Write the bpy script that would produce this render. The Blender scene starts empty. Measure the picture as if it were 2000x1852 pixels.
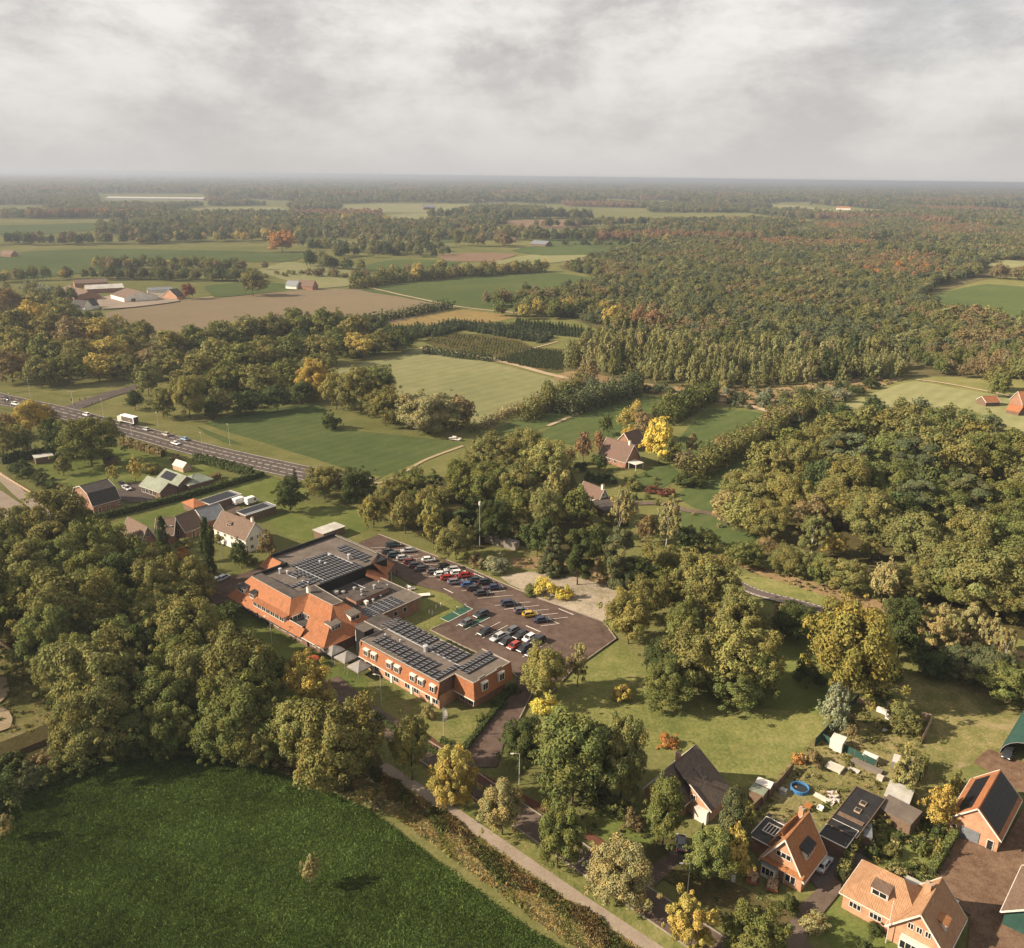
import bpy, bmesh, math, random
import numpy as np
from mathutils import Matrix, Vector

S = bpy.context.scene
C = S.collection
rng = np.random.default_rng(7)
random.seed(7)

# ------------------------------------------------------------------ camera
CAM_H = 110.0
FOC = 1714.0                       # focal length in pixels of the 2000 x 1852 photograph
PITCH = math.atan2(926 - 344.5, FOC)
ROLL = math.atan2(25, 2000)
cam = bpy.data.cameras.new('camera')
cam.sensor_fit = 'HORIZONTAL'; cam.sensor_width = 36.0
cam.lens = FOC / 2000 * 36.0
cam.clip_start = 1.0; cam.clip_end = 60000
camo = bpy.data.objects.new('camera', cam); C.objects.link(camo)
_R = Vector((1, 0, 0)); _F = Vector((0, math.cos(PITCH), -math.sin(PITCH))); _D = _F.cross(_R)
_r = _R * math.cos(ROLL) - _D * math.sin(ROLL)
_u = -(_R * math.sin(ROLL) + _D * math.cos(ROLL))
_m = Matrix((( _r.x, _u.x, -_F.x, 0), (_r.y, _u.y, -_F.y, 0), (_r.z, _u.z, -_F.z, CAM_H), (0, 0, 0, 1)))
camo.matrix_world = _m
S.camera = camo

# ------------------------------------------------------------------ world, sun, exposure
SUN_EL = math.radians(30); SUN_AZ = math.atan2(-1.0, -0.16)      # from the west (left of the view)
W = bpy.data.worlds.new('World'); S.world = W; W.use_nodes = True
nt = W.node_tree; nt.nodes.clear()
def N(t, kind, **kw):
    n = t.nodes.new(kind)
    for k, v in kw.items():
        if k == 'inp':
            for a, b in v.items(): n.inputs[a].default_value = b
        else: setattr(n, k, v)
    return n
def ramp(t, stops, interp='LINEAR'):
    n = t.nodes.new('ShaderNodeValToRGB'); n.color_ramp.interpolation = interp
    e = n.color_ramp.elements
    while len(e) < len(stops): e.new(0.5)
    for i, (p, c) in enumerate(stops):
        e[i].position = p; e[i].color = (c[0], c[1], c[2], 1) if not isinstance(c, (int, float)) else (c, c, c, 1)
    return n
L = nt.links.new
sky = N(nt, 'ShaderNodeTexSky', sky_type='NISHITA', sun_disc=False, sun_elevation=SUN_EL, sun_rotation=SUN_AZ)
sky.air_density = 1.2; sky.dust_density = 2.0
skyb = N(nt, 'ShaderNodeVectorMath', operation='SCALE', inp={3: 0.10}); L(sky.outputs[0], skyb.inputs[0])
tc = N(nt, 'ShaderNodeTexCoord'); sep = N(nt, 'ShaderNodeSeparateXYZ'); L(tc.outputs['Generated'], sep.inputs[0])
zc = N(nt, 'ShaderNodeMath', operation='MAXIMUM', inp={1: 0.0}); L(sep.outputs[2], zc.inputs[0])
mpn = N(nt, 'ShaderNodeMapping'); mpn.inputs['Scale'].default_value = (1.0, 1.0, 2.1); mpn.inputs['Location'].default_value = (0.37, 0.1, 0.25); L(tc.outputs['Generated'], mpn.inputs['Vector'])
n1 = N(nt, 'ShaderNodeTexNoise', inp={'Scale': 6.2, 'Detail': 12.0, 'Roughness': 0.62, 'Distortion': 0.12}); L(mpn.outputs[0], n1.inputs['Vector'])
n2 = N(nt, 'ShaderNodeTexNoise', inp={'Scale': 1.9, 'Detail': 4.0, 'Roughness': 0.5}); L(mpn.outputs[0], n2.inputs['Vector'])
mixn = N(nt, 'ShaderNodeMix', data_type='FLOAT', inp={0: 0.36}); L(n1.outputs[0], mixn.inputs[2]); L(n2.outputs[0], mixn.inputs[3])
cr = ramp(nt, [(0.41, (0.222, 0.209, 0.203)), (0.465, (0.270, 0.255, 0.247)), (0.505, (0.318, 0.301, 0.288)), (0.54, (0.358, 0.340, 0.324)), (0.59, (0.398, 0.379, 0.360))])
L(mixn.outputs[0], cr.inputs[0])
hz = ramp(nt, [(0.0, 0.95), (0.03, 0.7), (0.14, 0.0)]); L(zc.outputs[0], hz.inputs[0])
mh = N(nt, 'ShaderNodeMix', data_type='RGBA'); L(hz.outputs[0], mh.inputs[0]); L(cr.outputs[0], mh.inputs[6]); mh.inputs[7].default_value = (0.285, 0.274, 0.267, 1)
cov = ramp(nt, [(0.30, 0.86), (0.46, 0.97)]); L(n2.outputs[0], cov.inputs[0])
ms = N(nt, 'ShaderNodeMix', data_type='RGBA'); L(cov.outputs[0], ms.inputs[0]); L(skyb.outputs[0], ms.inputs[6]); L(mh.outputs[2], ms.inputs[7])
bg = N(nt, 'ShaderNodeBackground', inp={1: 1.0}); L(ms.outputs[2], bg.inputs[0])
wo = N(nt, 'ShaderNodeOutputWorld'); L(bg.outputs[0], wo.inputs[0])

sun = bpy.data.lights.new('sun', 'SUN'); sun.energy = 5.0; sun.angle = math.radians(0.6); sun.color = (1.0, 0.85, 0.66)
suno = bpy.data.objects.new('sun', sun); C.objects.link(suno)
sd = Vector((math.sin(SUN_AZ) * math.cos(SUN_EL), math.cos(SUN_AZ) * math.cos(SUN_EL), math.sin(SUN_EL)))
suno.rotation_euler = sd.to_track_quat('Z', 'Y').to_euler()
suno.location = (-200, 0, 300)

S.view_settings.view_transform = 'Standard'; S.view_settings.look = 'None'
S.view_settings.gamma = 1.0; S.view_settings.use_curve_mapping = False
S.view_settings.exposure = 1.18
S.render.engine = 'CYCLES'
S.cycles.max_bounces = 5; S.cycles.diffuse_bounces = 3; S.cycles.glossy_bounces = 2
S.cycles.transmission_bounces = 3; S.cycles.transparent_max_bounces = 6; S.cycles.volume_bounces = 0
S.cycles.caustics_reflective = False; S.cycles.caustics_refractive = False
S.cycles.sample_clamp_indirect = 4.0
try:
    S.cycles.use_denoising = True; S.cycles.denoiser = 'OPENIMAGEDENOISE'
except Exception: pass

# ------------------------------------------------------------------ survey: photograph pixel -> place on the ground
def G(px, py, z=0.0):
    x = px - 1000; y = py - 926
    c, s = math.cos(ROLL), math.sin(ROLL)
    u = x * c + y * s; v = -x * s + y * c
    dy_ = FOC * math.cos(PITCH) - v * math.sin(PITCH)
    dz_ = -(FOC * math.sin(PITCH) + v * math.cos(PITCH))
    t = (CAM_H - z) / max(-dz_, 1e-6)
    return Vector((u * t, dy_ * t, z))
def Z(ox, oy, sc):                # reader for coordinates noted on an enlargement of the photograph
    return lambda a, b, z=0.0: G(ox + a * sc, oy + b * sc, z)
UA = math.radians(-41.5)          # the street grid: U runs down the street, V away from it
UV = Vector((math.cos(UA), math.sin(UA), 0)); VV = Vector((-math.sin(UA), math.cos(UA), 0))

# ------------------------------------------------------------------ object helpers
def tag(o, label=None, cat=None, group=None, kind=None):
    if label: o['label'] = label
    if cat: o['category'] = cat
    if group: o['group'] = group
    if kind: o['kind'] = kind
    return o
def empty(name, loc=(0, 0, 0), rz=0.0, label=None, cat=None, group=None):
    o = bpy.data.objects.new(name, None); C.objects.link(o); o.empty_display_size = 0.5
    o.location = loc; o.rotation_euler = (0, 0, rz)
    return tag(o, label, cat, group)
def mobj(name, me, parent=None, loc=(0, 0, 0), rot=(0, 0, 0), scale=(1, 1, 1), color=None):
    o = bpy.data.objects.new(name, me); C.objects.link(o); o.parent = parent
    o.location = loc; o.rotation_euler = rot; o.scale = scale
    if color: o.color = (color[0], color[1], color[2], 1)
    return o
class MB:
    """collects faces, then becomes ONE mesh object"""
    def __init__(self): self.v = []; self.f = []; self.m = []; self.mi = 0
    def quad(self, *p):
        b = len(self.v); self.v += [tuple(q) for q in p]; self.f.append(tuple(range(b, b + len(p)))); self.m.append(self.mi); return self
    def box(self, x0, x1, y0, y1, z0, z1):
        b = len(self.v)
        self.v += [(x0, y0, z0), (x1, y0, z0), (x1, y1, z0), (x0, y1, z0), (x0, y0, z1), (x1, y0, z1), (x1, y1, z1), (x0, y1, z1)]
        for f in ((0, 3, 2, 1), (4, 5, 6, 7), (0, 1, 5, 4), (1, 2, 6, 5), (2, 3, 7, 6), (3, 0, 4, 7)):
            self.f.append(tuple(b + i for i in f)); self.m.append(self.mi)
        return self
    def hexa(self, p):          # 8 corners, bottom ring then top ring
        b = len(self.v); self.v += [tuple(q) for q in p]
        for f in ((0, 3, 2, 1), (4, 5, 6, 7), (0, 1, 5, 4), (1, 2, 6, 5), (2, 3, 7, 6), (3, 0, 4, 7)):
            self.f.append(tuple(b + i for i in f)); self.m.append(self.mi)
        return self
    def slab(self, pts, t):     # a plate: polygon pts on top, thickness t straight down
        n = len(pts); b = len(self.v)
        self.v += [tuple(p) for p in pts] + [(p[0], p[1], p[2] - t) for p in pts]
        self.f.append(tuple(b + i for i in range(n))); self.m.append(self.mi)
        self.f.append(tuple(b + n + i for i in reversed(range(n)))); self.m.append(self.mi)
        for i in range(n):
            j = (i + 1) % n
            self.f.append((b + i, b + n + i, b + n + j, b + j)); self.m.append(self.mi)
        return self
    def bar(self, a, b_, w, h=None):   # square bar between two points
        a = Vector(a); c = Vector(b_); h = h or w; d = (c - a).normalized()
        s = d.cross(Vector((0, 0, 1)))
        s = Vector((1, 0, 0)) if s.length < 1e-4 else s.normalized()
        t = s.cross(d).normalized(); s = s * w / 2; t = t * h / 2
        return self.hexa([a - s - t, a + s - t, a + s + t, a - s + t, c - s - t, c + s - t, c + s + t, c - s + t])
    def tube(self, a, b_, r0, r1=None, n=8, cap=True):
        a = Vector(a); c = Vector(b_); r1 = r0 if r1 is None else r1; d = (c - a).normalized()
        s = d.cross(Vector((0, 0, 1))); s = Vector((1, 0, 0)) if s.length < 1e-4 else s.normalized(); t = s.cross(d)
        b = len(self.v)
        for i in range(n):
            an = 2 * math.pi * i / n; q = s * math.cos(an) + t * math.sin(an)
            self.v.append(tuple(a + q * r0)); self.v.append(tuple(c + q * r1))
        for i in range(n):
            j = (i + 1) % n
            self.f.append((b + 2 * i, b + 2 * i + 1, b + 2 * j + 1, b + 2 * j)); self.m.append(self.mi)
        if cap:
            self.f.append(tuple(b + 2 * i for i in range(n))); self.m.append(self.mi)
            self.f.append(tuple(b + 2 * i + 1 for i in reversed(range(n)))); self.m.append(self.mi)
        return self
    def mesh(self, name, mats, smooth=False):
        me = bpy.data.meshes.new(name); me.from_pydata(self.v, [], self.f)
        for m in (mats if isinstance(mats, (list, tuple)) else [mats]): me.materials.append(m)
        if any(self.m): me.polygons.foreach_set('material_index', self.m)
        me.update()
        bm = bmesh.new(); bm.from_mesh(me); bmesh.ops.recalc_face_normals(bm, faces=bm.faces); bm.to_mesh(me); bm.free()
        if smooth: me.polygons.foreach_set('use_smooth', [True] * len(me.polygons))
        return me
    def build(self, name, mats, parent=None, smooth=False, **kw):
        return mobj(name, self.mesh(name, mats, smooth), parent, **kw)

# ------------------------------------------------------------------ materials
def new_mat(name):
    m = bpy.data.materials.new(name); m.use_nodes = True; m.node_tree.nodes.clear(); return m, m.node_tree
def out(t, sh):
    o = t.nodes.new('ShaderNodeOutputMaterial'); t.links.new(sh, o.inputs[0])
def mix_col(t, fac, a, b):
    n = N(t, 'ShaderNodeMix', data_type='RGBA')
    for i, x in ((0, fac), (6, a), (7, b)):
        if hasattr(x, 'links'): t.links.new(x, n.inputs[i])
        elif i == 0: n.inputs[0].default_value = x
        else: n.inputs[i].default_value = (x[0], x[1], x[2], 1)
    return n.outputs[2]
def noise(t, vec, scale, detail=4, rough=0.55, dist=0.0):
    n = N(t, 'ShaderNodeTexNoise', inp={'Scale': scale, 'Detail': detail, 'Roughness': rough, 'Distortion': dist})
    t.links.new(vec, n.inputs['Vector']); return n.outputs[0]
def surf(name, base, var=0.25, scale=1.5, rough=0.85, spec=0.2, bump=0.0, bscale=20, metal=0.0, obj=False, grime=None):
    """painted / mineral surface: colour wanders, with dirt patches and fine relief"""
    m, t = new_mat(name); k = t.links.new
    tcn = N(t, 'ShaderNodeTexCoord'); v = tcn.outputs['Object']
    nz = noise(t, v, scale, 6, 0.6); r = ramp(t, [(0.3, 0.0), (0.7, 1.0)]); k(nz, r.inputs[0])
    lo = tuple(c * (1 - var) for c in base); hi = tuple(min(1, c * (1 + var)) for c in base)
    col = mix_col(t, r.outputs[0], lo, hi)
    if obj:
        oi = N(t, 'ShaderNodeObjectInfo'); mm = N(t, 'ShaderNodeMix', data_type='RGBA', blend_type='MULTIPLY'); mm.inputs[0].default_value = 1
        k(col, mm.inputs[6]); k(oi.outputs['Color'], mm.inputs[7]); col = mm.outputs[2]
    if grime:
        g = noise(t, v, scale * 0.3, 8, 0.7, 0.6); gr = ramp(t, [(0.45, 0.0), (0.68, 0.75)]); k(g, gr.inputs[0])
        col = mix_col(t, gr.outputs[0], col, grime)
    p = N(t, 'ShaderNodeBsdfPrincipled', inp={'Roughness': rough, 'Specular IOR Level': spec, 'Metallic': metal}); k(col, p.inputs['Base Color'])
    if bump:
        b = N(t, 'ShaderNodeBump', inp={'Strength': bump, 'Distance': 0.05}); k(noise(t, v, bscale, 3), b.inputs['Height']); k(b.outputs[0], p.inputs['Normal'])
    out(t, p.outputs[0]); return m
def tiles(name, base, base2, course=0.33, pan=0.26, relief=0.6, moss=None):
    """roof tiles: courses and pans as relief, single tiles differ in tone"""
    m, t = new_mat(name); k = t.links.new
    tcn = N(t, 'ShaderNodeTexCoord'); sp = N(t, 'ShaderNodeSeparateXYZ'); k(tcn.outputs['Object'], sp.inputs[0])
    ad = N(t, 'ShaderNodeMath', operation='ADD'); k(sp.outputs[0], ad.inputs[0]); k(sp.outputs[1], ad.inputs[1])
    cv = N(t, 'ShaderNodeCombineXYZ')
    sx = N(t, 'ShaderNodeMath', operation='MULTIPLY', inp={1: 1 / pan}); k(ad.outputs[0], sx.inputs[0])
    sz = N(t, 'ShaderNodeMath', operation='MULTIPLY', inp={1: 1.35 / course}); k(sp.outputs[2], sz.inputs[0])
    k(sx.outputs[0], cv.inputs[0]); k(sz.outputs[0], cv.inputs[1])
    fl = N(t, 'ShaderNodeVectorMath', operation='FLOOR'); k(cv.outputs[0], fl.inputs[0])
    wn = N(t, 'ShaderNodeTexWhiteNoise'); k(fl.outputs[0], wn.inputs['Vector'])
    nz = noise(t, tcn.outputs['Object'], 0.5, 6, 0.65)
    mx = N(t, 'ShaderNodeMix', data_type='FLOAT', inp={0: 0.5}); k(wn.outputs['Value'], mx.inputs[2]); k(nz, mx.inputs[3])
    r = ramp(t, [(0.15, 0.0), (0.85, 1.0)]); k(mx.outputs[0], r.inputs[0])
    col = mix_col(t, r.outputs[0], base, base2)
    if moss:
        g = noise(t, tcn.outputs['Object'], 0.35, 9, 0.72, 0.5); gr = ramp(t, [(0.5, 0.0), (0.72, 0.8)]); k(g, gr.inputs[0]); col = mix_col(t, gr.outputs[0], col, moss)
    p = N(t, 'ShaderNodeBsdfPrincipled', inp={'Roughness': 0.78, 'Specular IOR Level': 0.25}); k(col, p.inputs['Base Color'])
    fr = N(t, 'ShaderNodeMath', operation='FRACT'); k(sz.outputs[0], fr.inputs[0])
    sn = N(t, 'ShaderNodeMath', operation='SINE'); s2 = N(t, 'ShaderNodeMath', operation='MULTIPLY', inp={1: 6.2832}); k(sx.outputs[0], s2.inputs[0]); k(s2.outputs[0], sn.inputs[0])
    s3 = N(t, 'ShaderNodeMath', operation='MULTIPLY', inp={1: 0.4}); k(sn.outputs[0], s3.inputs[0])
    h = N(t, 'ShaderNodeMath', operation='SUBTRACT'); k(s3.outputs[0], h.inputs[0]); k(fr.outputs[0], h.inputs[1])
    b = N(t, 'ShaderNodeBump', inp={'Strength': relief, 'Distance': 0.06}); k(h.outputs[0], b.inputs['Height']); k(b.outputs[0], p.inputs['Normal'])
    out(t, p.outputs[0]); return m
def brick(name, c1, c2, mortar):
    m, t = new_mat(name); k = t.links.new
    tcn = N(t, 'ShaderNodeTexCoord'); sp = N(t, 'ShaderNodeSeparateXYZ'); k(tcn.outputs['Object'], sp.inputs[0])
    ad = N(t, 'ShaderNodeMath', operation='ADD'); k(sp.outputs[0], ad.inputs[0]); k(sp.outputs[1], ad.inputs[1])
    cv = N(t, 'ShaderNodeCombineXYZ'); k(ad.outputs[0], cv.inputs[0]); k(sp.outputs[2], cv.inputs[1])
    b = N(t, 'ShaderNodeTexBrick', inp={'Scale': 1.0, 'Mortar Size': 0.008, 'Brick Width': 0.22, 'Row Height': 0.065})
    b.inputs['Color1'].default_value = (*c1, 1); b.inputs['Color2'].default_value = (*c2, 1); b.inputs['Mortar'].default_value = (*mortar, 1)
    k(cv.outputs[0], b.inputs['Vector'])
    nz = noise(t, tcn.outputs['Object'], 0.8, 6, 0.65); r = ramp(t, [(0.3, 0.7), (0.7, 1.15)]); k(nz, r.inputs[0])
    mm = N(t, 'ShaderNodeMix', data_type='RGBA', blend_type='MULTIPLY'); mm.inputs[0].default_value = 1; k(b.outputs[0], mm.inputs[6]); k(r.outputs[0], mm.inputs[7])
    p = N(t, 'ShaderNodeBsdfPrincipled', inp={'Roughness': 0.9, 'Specular IOR Level': 0.15}); k(mm.outputs[2], p.inputs['Base Color'])
    out(t, p.outputs[0]); return m
def ground_mat(name, cols, s1=0.02, s2=0.25, s3=2.0, bump=0.5, stripe=None, dirt=None):
    """grass, soil or sand: three scales of variation in world space"""
    m, t = new_mat(name); k = t.links.new
    geo = N(t, 'ShaderNodeNewGeometry'); v = geo.outputs['Position']
    a = noise(t, v, s1, 5, 0.6, 0.3); b = noise(t, v, s2, 6, 0.65, 0.2); c = noise(t, v, s3, 4, 0.7)
    m1 = N(t, 'ShaderNodeMix', data_type='FLOAT', inp={0: 0.5}); k(a, m1.inputs[2]); k(b, m1.inputs[3])
    m2 = N(t, 'ShaderNodeMix', data_type='FLOAT', inp={0: 0.38}); k(m1.outputs[0], m2.inputs[2]); k(c, m2.inputs[3])
    fac = m2.outputs[0]
    if stripe:
        ang, width, amt = stripe
        mp = N(t, 'ShaderNodeMapping'); mp.inputs['Rotation'].default_value = (0, 0, ang); k(v, mp.inputs['Vector'])
        wv = N(t, 'ShaderNodeTexWave', inp={'Scale': 0.314 / width * 1.0, 'Distortion': 1.2, 'Detail': 2.0, 'Detail Scale': 0.5}); k(mp.outputs[0], wv.inputs['Vector'])
        m3 = N(t, 'ShaderNodeMix', data_type='FLOAT', inp={0: amt}); k(fac, m3.inputs[2]); k(wv.outputs['Fac'], m3.inputs[3]); fac = m3.outputs[0]
    n = len(cols); r = ramp(t, [(0.40 + 0.20 * i / max(1, n - 1), cc) for i, cc in enumerate(cols)]); k(fac, r.inputs[0])
    col = r.outputs[0]
    if dirt:
        g = noise(t, v, 0.06, 8, 0.7, 0.8); gr = ramp(t, [(0.55, 0.0), (0.70, 0.8)]); k(g, gr.inputs[0]); col = mix_col(t, gr.outputs[0], col, dirt)
    p = N(t, 'ShaderNodeBsdfDiffuse', inp={'Roughness': 0.6}); k(col, p.inputs['Color'])
    if bump:
        bn = N(t, 'ShaderNodeBump', inp={'Strength': bump, 'Distance': 0.25}); k(c, bn.inputs['Height']); k(bn.outputs[0], p.inputs['Normal'])
    out(t, p.outputs[0]); return m
def leaf_mat(name, inst=False, trans=0.16):
    m, t = new_mat(name); k = t.links.new
    if inst:
        at = N(t, 'ShaderNodeAttribute', attribute_type='INSTANCER', attribute_name='col'); base = at.outputs['Color']
    else:
        oi = N(t, 'ShaderNodeObjectInfo'); base = oi.outputs['Color']
    lv = N(t, 'ShaderNodeAttribute', attribute_type='GEOMETRY', attribute_name='lv')
    r = ramp(t, [(0.0, 0.48), (1.0, 1.62)]); k(lv.outputs['Fac'], r.inputs[0])
    mm = N(t, 'ShaderNodeMix', data_type='RGBA', blend_type='MULTIPLY'); mm.inputs[0].default_value = 1; k(base, mm.inputs[6]); k(r.outputs[0], mm.inputs[7])
    lh = N(t, 'ShaderNodeAttribute', attribute_type='GEOMETRY', attribute_name='lh')
    hr = ramp(t, [(0.0, (0.88, 1.03, 0.97)), (0.6, (1, 1, 1)), (1.0, (1.18, 1.04, 0.86))]); k(lh.outputs['Fac'], hr.inputs[0])
    m2 = N(t, 'ShaderNodeMix', data_type='RGBA', blend_type='MULTIPLY'); m2.inputs[0].default_value = 1; k(mm.outputs[2], m2.inputs[6]); k(hr.outputs[0], m2.inputs[7])
    d = N(t, 'ShaderNodeBsdfDiffuse'); tr = N(t, 'ShaderNodeBsdfTranslucent'); k(m2.outputs[2], d.inputs[0]); k(m2.outputs[2], tr.inputs[0])
    ms_ = N(t, 'ShaderNodeMixShader', inp={0: trans}); k(d.outputs[0], ms_.inputs[1]); k(tr.outputs[0], ms_.inputs[2])
    out(t, ms_.outputs[0]); return m
def glossy(name, base, rough=0.15, spec=0.5, metal=0.0, obj=False, coat=0.0):
    m, t = new_mat(name)
    p = N(t, 'ShaderNodeBsdfPrincipled', inp={'Roughness': rough, 'Specular IOR Level': spec, 'Metallic': metal, 'Coat Weight': coat, 'Coat Roughness': 0.08})
    p.inputs['Base Color'].default_value = (*base, 1)
    if obj:
        oi = N(t, 'ShaderNodeObjectInfo'); t.links.new(oi.outputs['Color'], p.inputs['Base Color'])
    out(t, p.outputs[0]); return m

M = {}
M['leaf'] = leaf_mat('leaves'); M['leaf_i'] = leaf_mat('leaves_of_the_far_woods', True)
M['bark'] = surf('bark', (0.075, 0.058, 0.042), 0.4, 3, bump=0.6, bscale=12)
M['birch'] = surf('birch_bark', (0.42, 0.39, 0.34), 0.35, 2.5, grime=(0.08, 0.07, 0.06))
M['tile_orange'] = tiles('orange_roof_tiles', (0.225, 0.085, 0.036), (0.325, 0.132, 0.058), moss=(0.155, 0.075, 0.038))
M['tile_pale'] = tiles('pale_orange_roof_tiles', (0.255, 0.135, 0.070), (0.355, 0.208, 0.116), course=0.36, pan=0.30, relief=1.0, moss=(0.23, 0.125, 0.068))
M['tile_rust'] = tiles('rust_roof_tiles', (0.24, 0.10, 0.042), (0.35, 0.16, 0.066), relief=1.0, moss=(0.24, 0.135, 0.05))
M['tile_brown'] = tiles('brown_roof_tiles', (0.095, 0.062, 0.045), (0.165, 0.108, 0.076), moss=(0.115, 0.085, 0.055))
M['tile_black'] = tiles('charcoal_roof_tiles', (0.028, 0.025, 0.024), (0.06, 0.052, 0.046), moss=(0.06, 0.055, 0.04))
M['tile_dark'] = tiles('dark_brown_roof_tiles', (0.07, 0.052, 0.042), (0.125, 0.092, 0.07), moss=(0.10, 0.085, 0.055))
M['thatch'] = tiles('faded_red_brown_tiles', (0.095, 0.058, 0.045), (0.155, 0.095, 0.072), moss=(0.10, 0.075, 0.055))
M['sheet_grey'] = surf('grey_sheet_roof', (0.14, 0.15, 0.16), 0.2, 0.8, 0.6, 0.4)
M['sheet_white'] = surf('pale_sheet_roof', (0.40, 0.38, 0.34), 0.2, 0.5, 0.6, 0.4, grime=(0.25, 0.23, 0.19))
M['sheet_green'] = surf('grey_green_sheet_roof', (0.18, 0.20, 0.15), 0.2, 0.5, 0.6, 0.35, grime=(0.12, 0.13, 0.09))
M['felt'] = surf('roofing_felt', (0.060, 0.050, 0.044), 0.35, 0.35, 0.9, 0.15, grime=(0.10, 0.082, 0.068), bump=0.2)
M['felt_warm'] = surf('gravelled_roof', (0.125, 0.102, 0.085), 0.22, 0.4, 0.95, 0.1, grime=(0.075, 0.063, 0.054), bump=0.3, bscale=40)
M['felt_black'] = surf('black_bitumen', (0.018, 0.017, 0.017), 0.4, 0.8, 0.6, 0.3)
M['brick_red'] = brick('red_brick', (0.24, 0.105, 0.062), (0.31, 0.15, 0.09), (0.25, 0.20, 0.16))
M['brick_orange'] = brick('orange_brick', (0.40, 0.19, 0.10), (0.50, 0.26, 0.15), (0.36, 0.27, 0.20))
M['brick_dark'] = brick('brown_brick', (0.13, 0.07, 0.05), (0.19, 0.10, 0.07), (0.16, 0.13, 0.11))
M['white'] = surf('white_paint', (0.58, 0.54, 0.48), 0.10, 1.2, 0.6, 0.35, grime=(0.38, 0.35, 0.30))
M['render'] = surf('cream_render', (0.70, 0.66, 0.58), 0.10, 0.6, 0.9, 0.15, grime=(0.5, 0.46, 0.39))
M['wood'] = surf('weathered_wood', (0.14, 0.095, 0.065), 0.35, 2.5, 0.85, 0.15)
M['wood_pale'] = surf('pale_wood', (0.36, 0.26, 0.17), 0.3, 2, 0.85, 0.15)
M['black'] = surf('black_cladding', (0.012, 0.012, 0.013), 0.3, 1, 0.55, 0.3)
M['glass'] = glossy('window_glass', (0.014, 0.016, 0.018), 0.08, 0.5)
M['solar'] = glossy('solar_cell', (0.011, 0.010, 0.014), 0.38, 0.22)
M['edge'] = surf('roof_edge_metal', (0.30, 0.265, 0.225), .2, 1.5, .6, .3)
M['alu'] = surf('aluminium', (0.42, 0.42, 0.42), 0.1, 2, 0.45, 0.5, metal=0.3)
M['steel'] = surf('galvanised_steel', (0.33, 0.33, 0.32), 0.12, 2, 0.5, 0.5, metal=0.4)
M['lampgrey'] = surf('lamp_post_paint', (0.42, 0.40, 0.36), 0.1, 2, 0.55, 0.4)
M['paint'] = glossy('car_paint', (0.5, 0.5, 0.5), 0.28, 0.5, 0.0, obj=True, coat=0.6)
M['rubber'] = surf('tyre_rubber', (0.018, 0.018, 0.018), 0.2, 3, 0.85, 0.2)
M['rim'] = surf('wheel_rim', (0.36, 0.36, 0.37), 0.1, 5, 0.4, 0.5, metal=0.5)
M['lamp_w'] = glossy('headlamp_glass', (0.75, 0.75, 0.72), 0.12, 0.6)
M['lamp_r'] = glossy('tail_lamp_glass', (0.35, 0.015, 0.012), 0.2, 0.5)
M['any'] = surf('painted_object', (1, 1, 1), 0.12, 1.2, 0.65, 0.3, obj=True)
M['any_dirty'] = surf('weathered_object', (1, 1, 1), 0.25, 0.8, 0.85, 0.15, obj=True)
M['green_net'] = surf('green_windbreak', (0.025, 0.062, 0.05), 0.2, 0.7, 0.85, 0.15)
M['awning'] = surf('grey_canopy_cloth', (0.22, 0.205, 0.19), 0.2, 0.9, 0.9, 0.1, grime=(0.14, 0.13, 0.115))
M['pave_lot'] = ground_mat('brown_clinker_paving', [(0.052, 0.036, 0.029), (0.088, 0.061, 0.049), (0.112, 0.079, 0.063), (0.135, 0.10, 0.083)], 0.05, 0.45, 5.0, 0.25)
M['asphalt'] = ground_mat('old_asphalt', [(0.072, 0.058, 0.052), (0.095, 0.077, 0.069), (0.12, 0.098, 0.087)], 0.02, 0.2, 3.0, 0.15)
M['street'] = ground_mat('street_clinker', [(0.075, 0.054, 0.042), (0.112, 0.084, 0.066), (0.15, 0.115, 0.09)], 0.06, 0.5, 4.0, 0.2)
M['redpath'] = ground_mat('red_cycle_track', [(0.10, 0.043, 0.030), (0.14, 0.062, 0.042)], 0.03, 0.3, 3.0, 0.1)
M['concrete'] = ground_mat('concrete_path', [(0.215, 0.17, 0.13), (0.26, 0.21, 0.162), (0.31, 0.255, 0.20)], 0.03, 0.25, 2.5, 0.1)
M['yard'] = ground_mat('yard_setts', [(0.070, 0.042, 0.027), (0.108, 0.067, 0.044), (0.145, 0.094, 0.063), (0.17, 0.118, 0.08)], 0.07, 0.6, 5.0, 0.3)
M['sand'] = ground_mat('bare_sand', [(0.17, 0.145, 0.10), (0.27, 0.225, 0.165), (0.36, 0.305, 0.23)], 0.04, 0.15, 1.5, 0.5, dirt=(0.17, 0.15, 0.07))
M['line'] = ground_mat('road_paint', [(0.40, 0.36, 0.31), (0.56, 0.52, 0.46), (0.68, 0.64, 0.57)], 0.2, 1.0, 5.0, 0)
M['green_paint'] = ground_mat('green_bay_paint', [(0.030, 0.075, 0.050), (0.045, 0.10, 0.068)], 0.1, 0.6, 4.0, 0)
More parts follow.
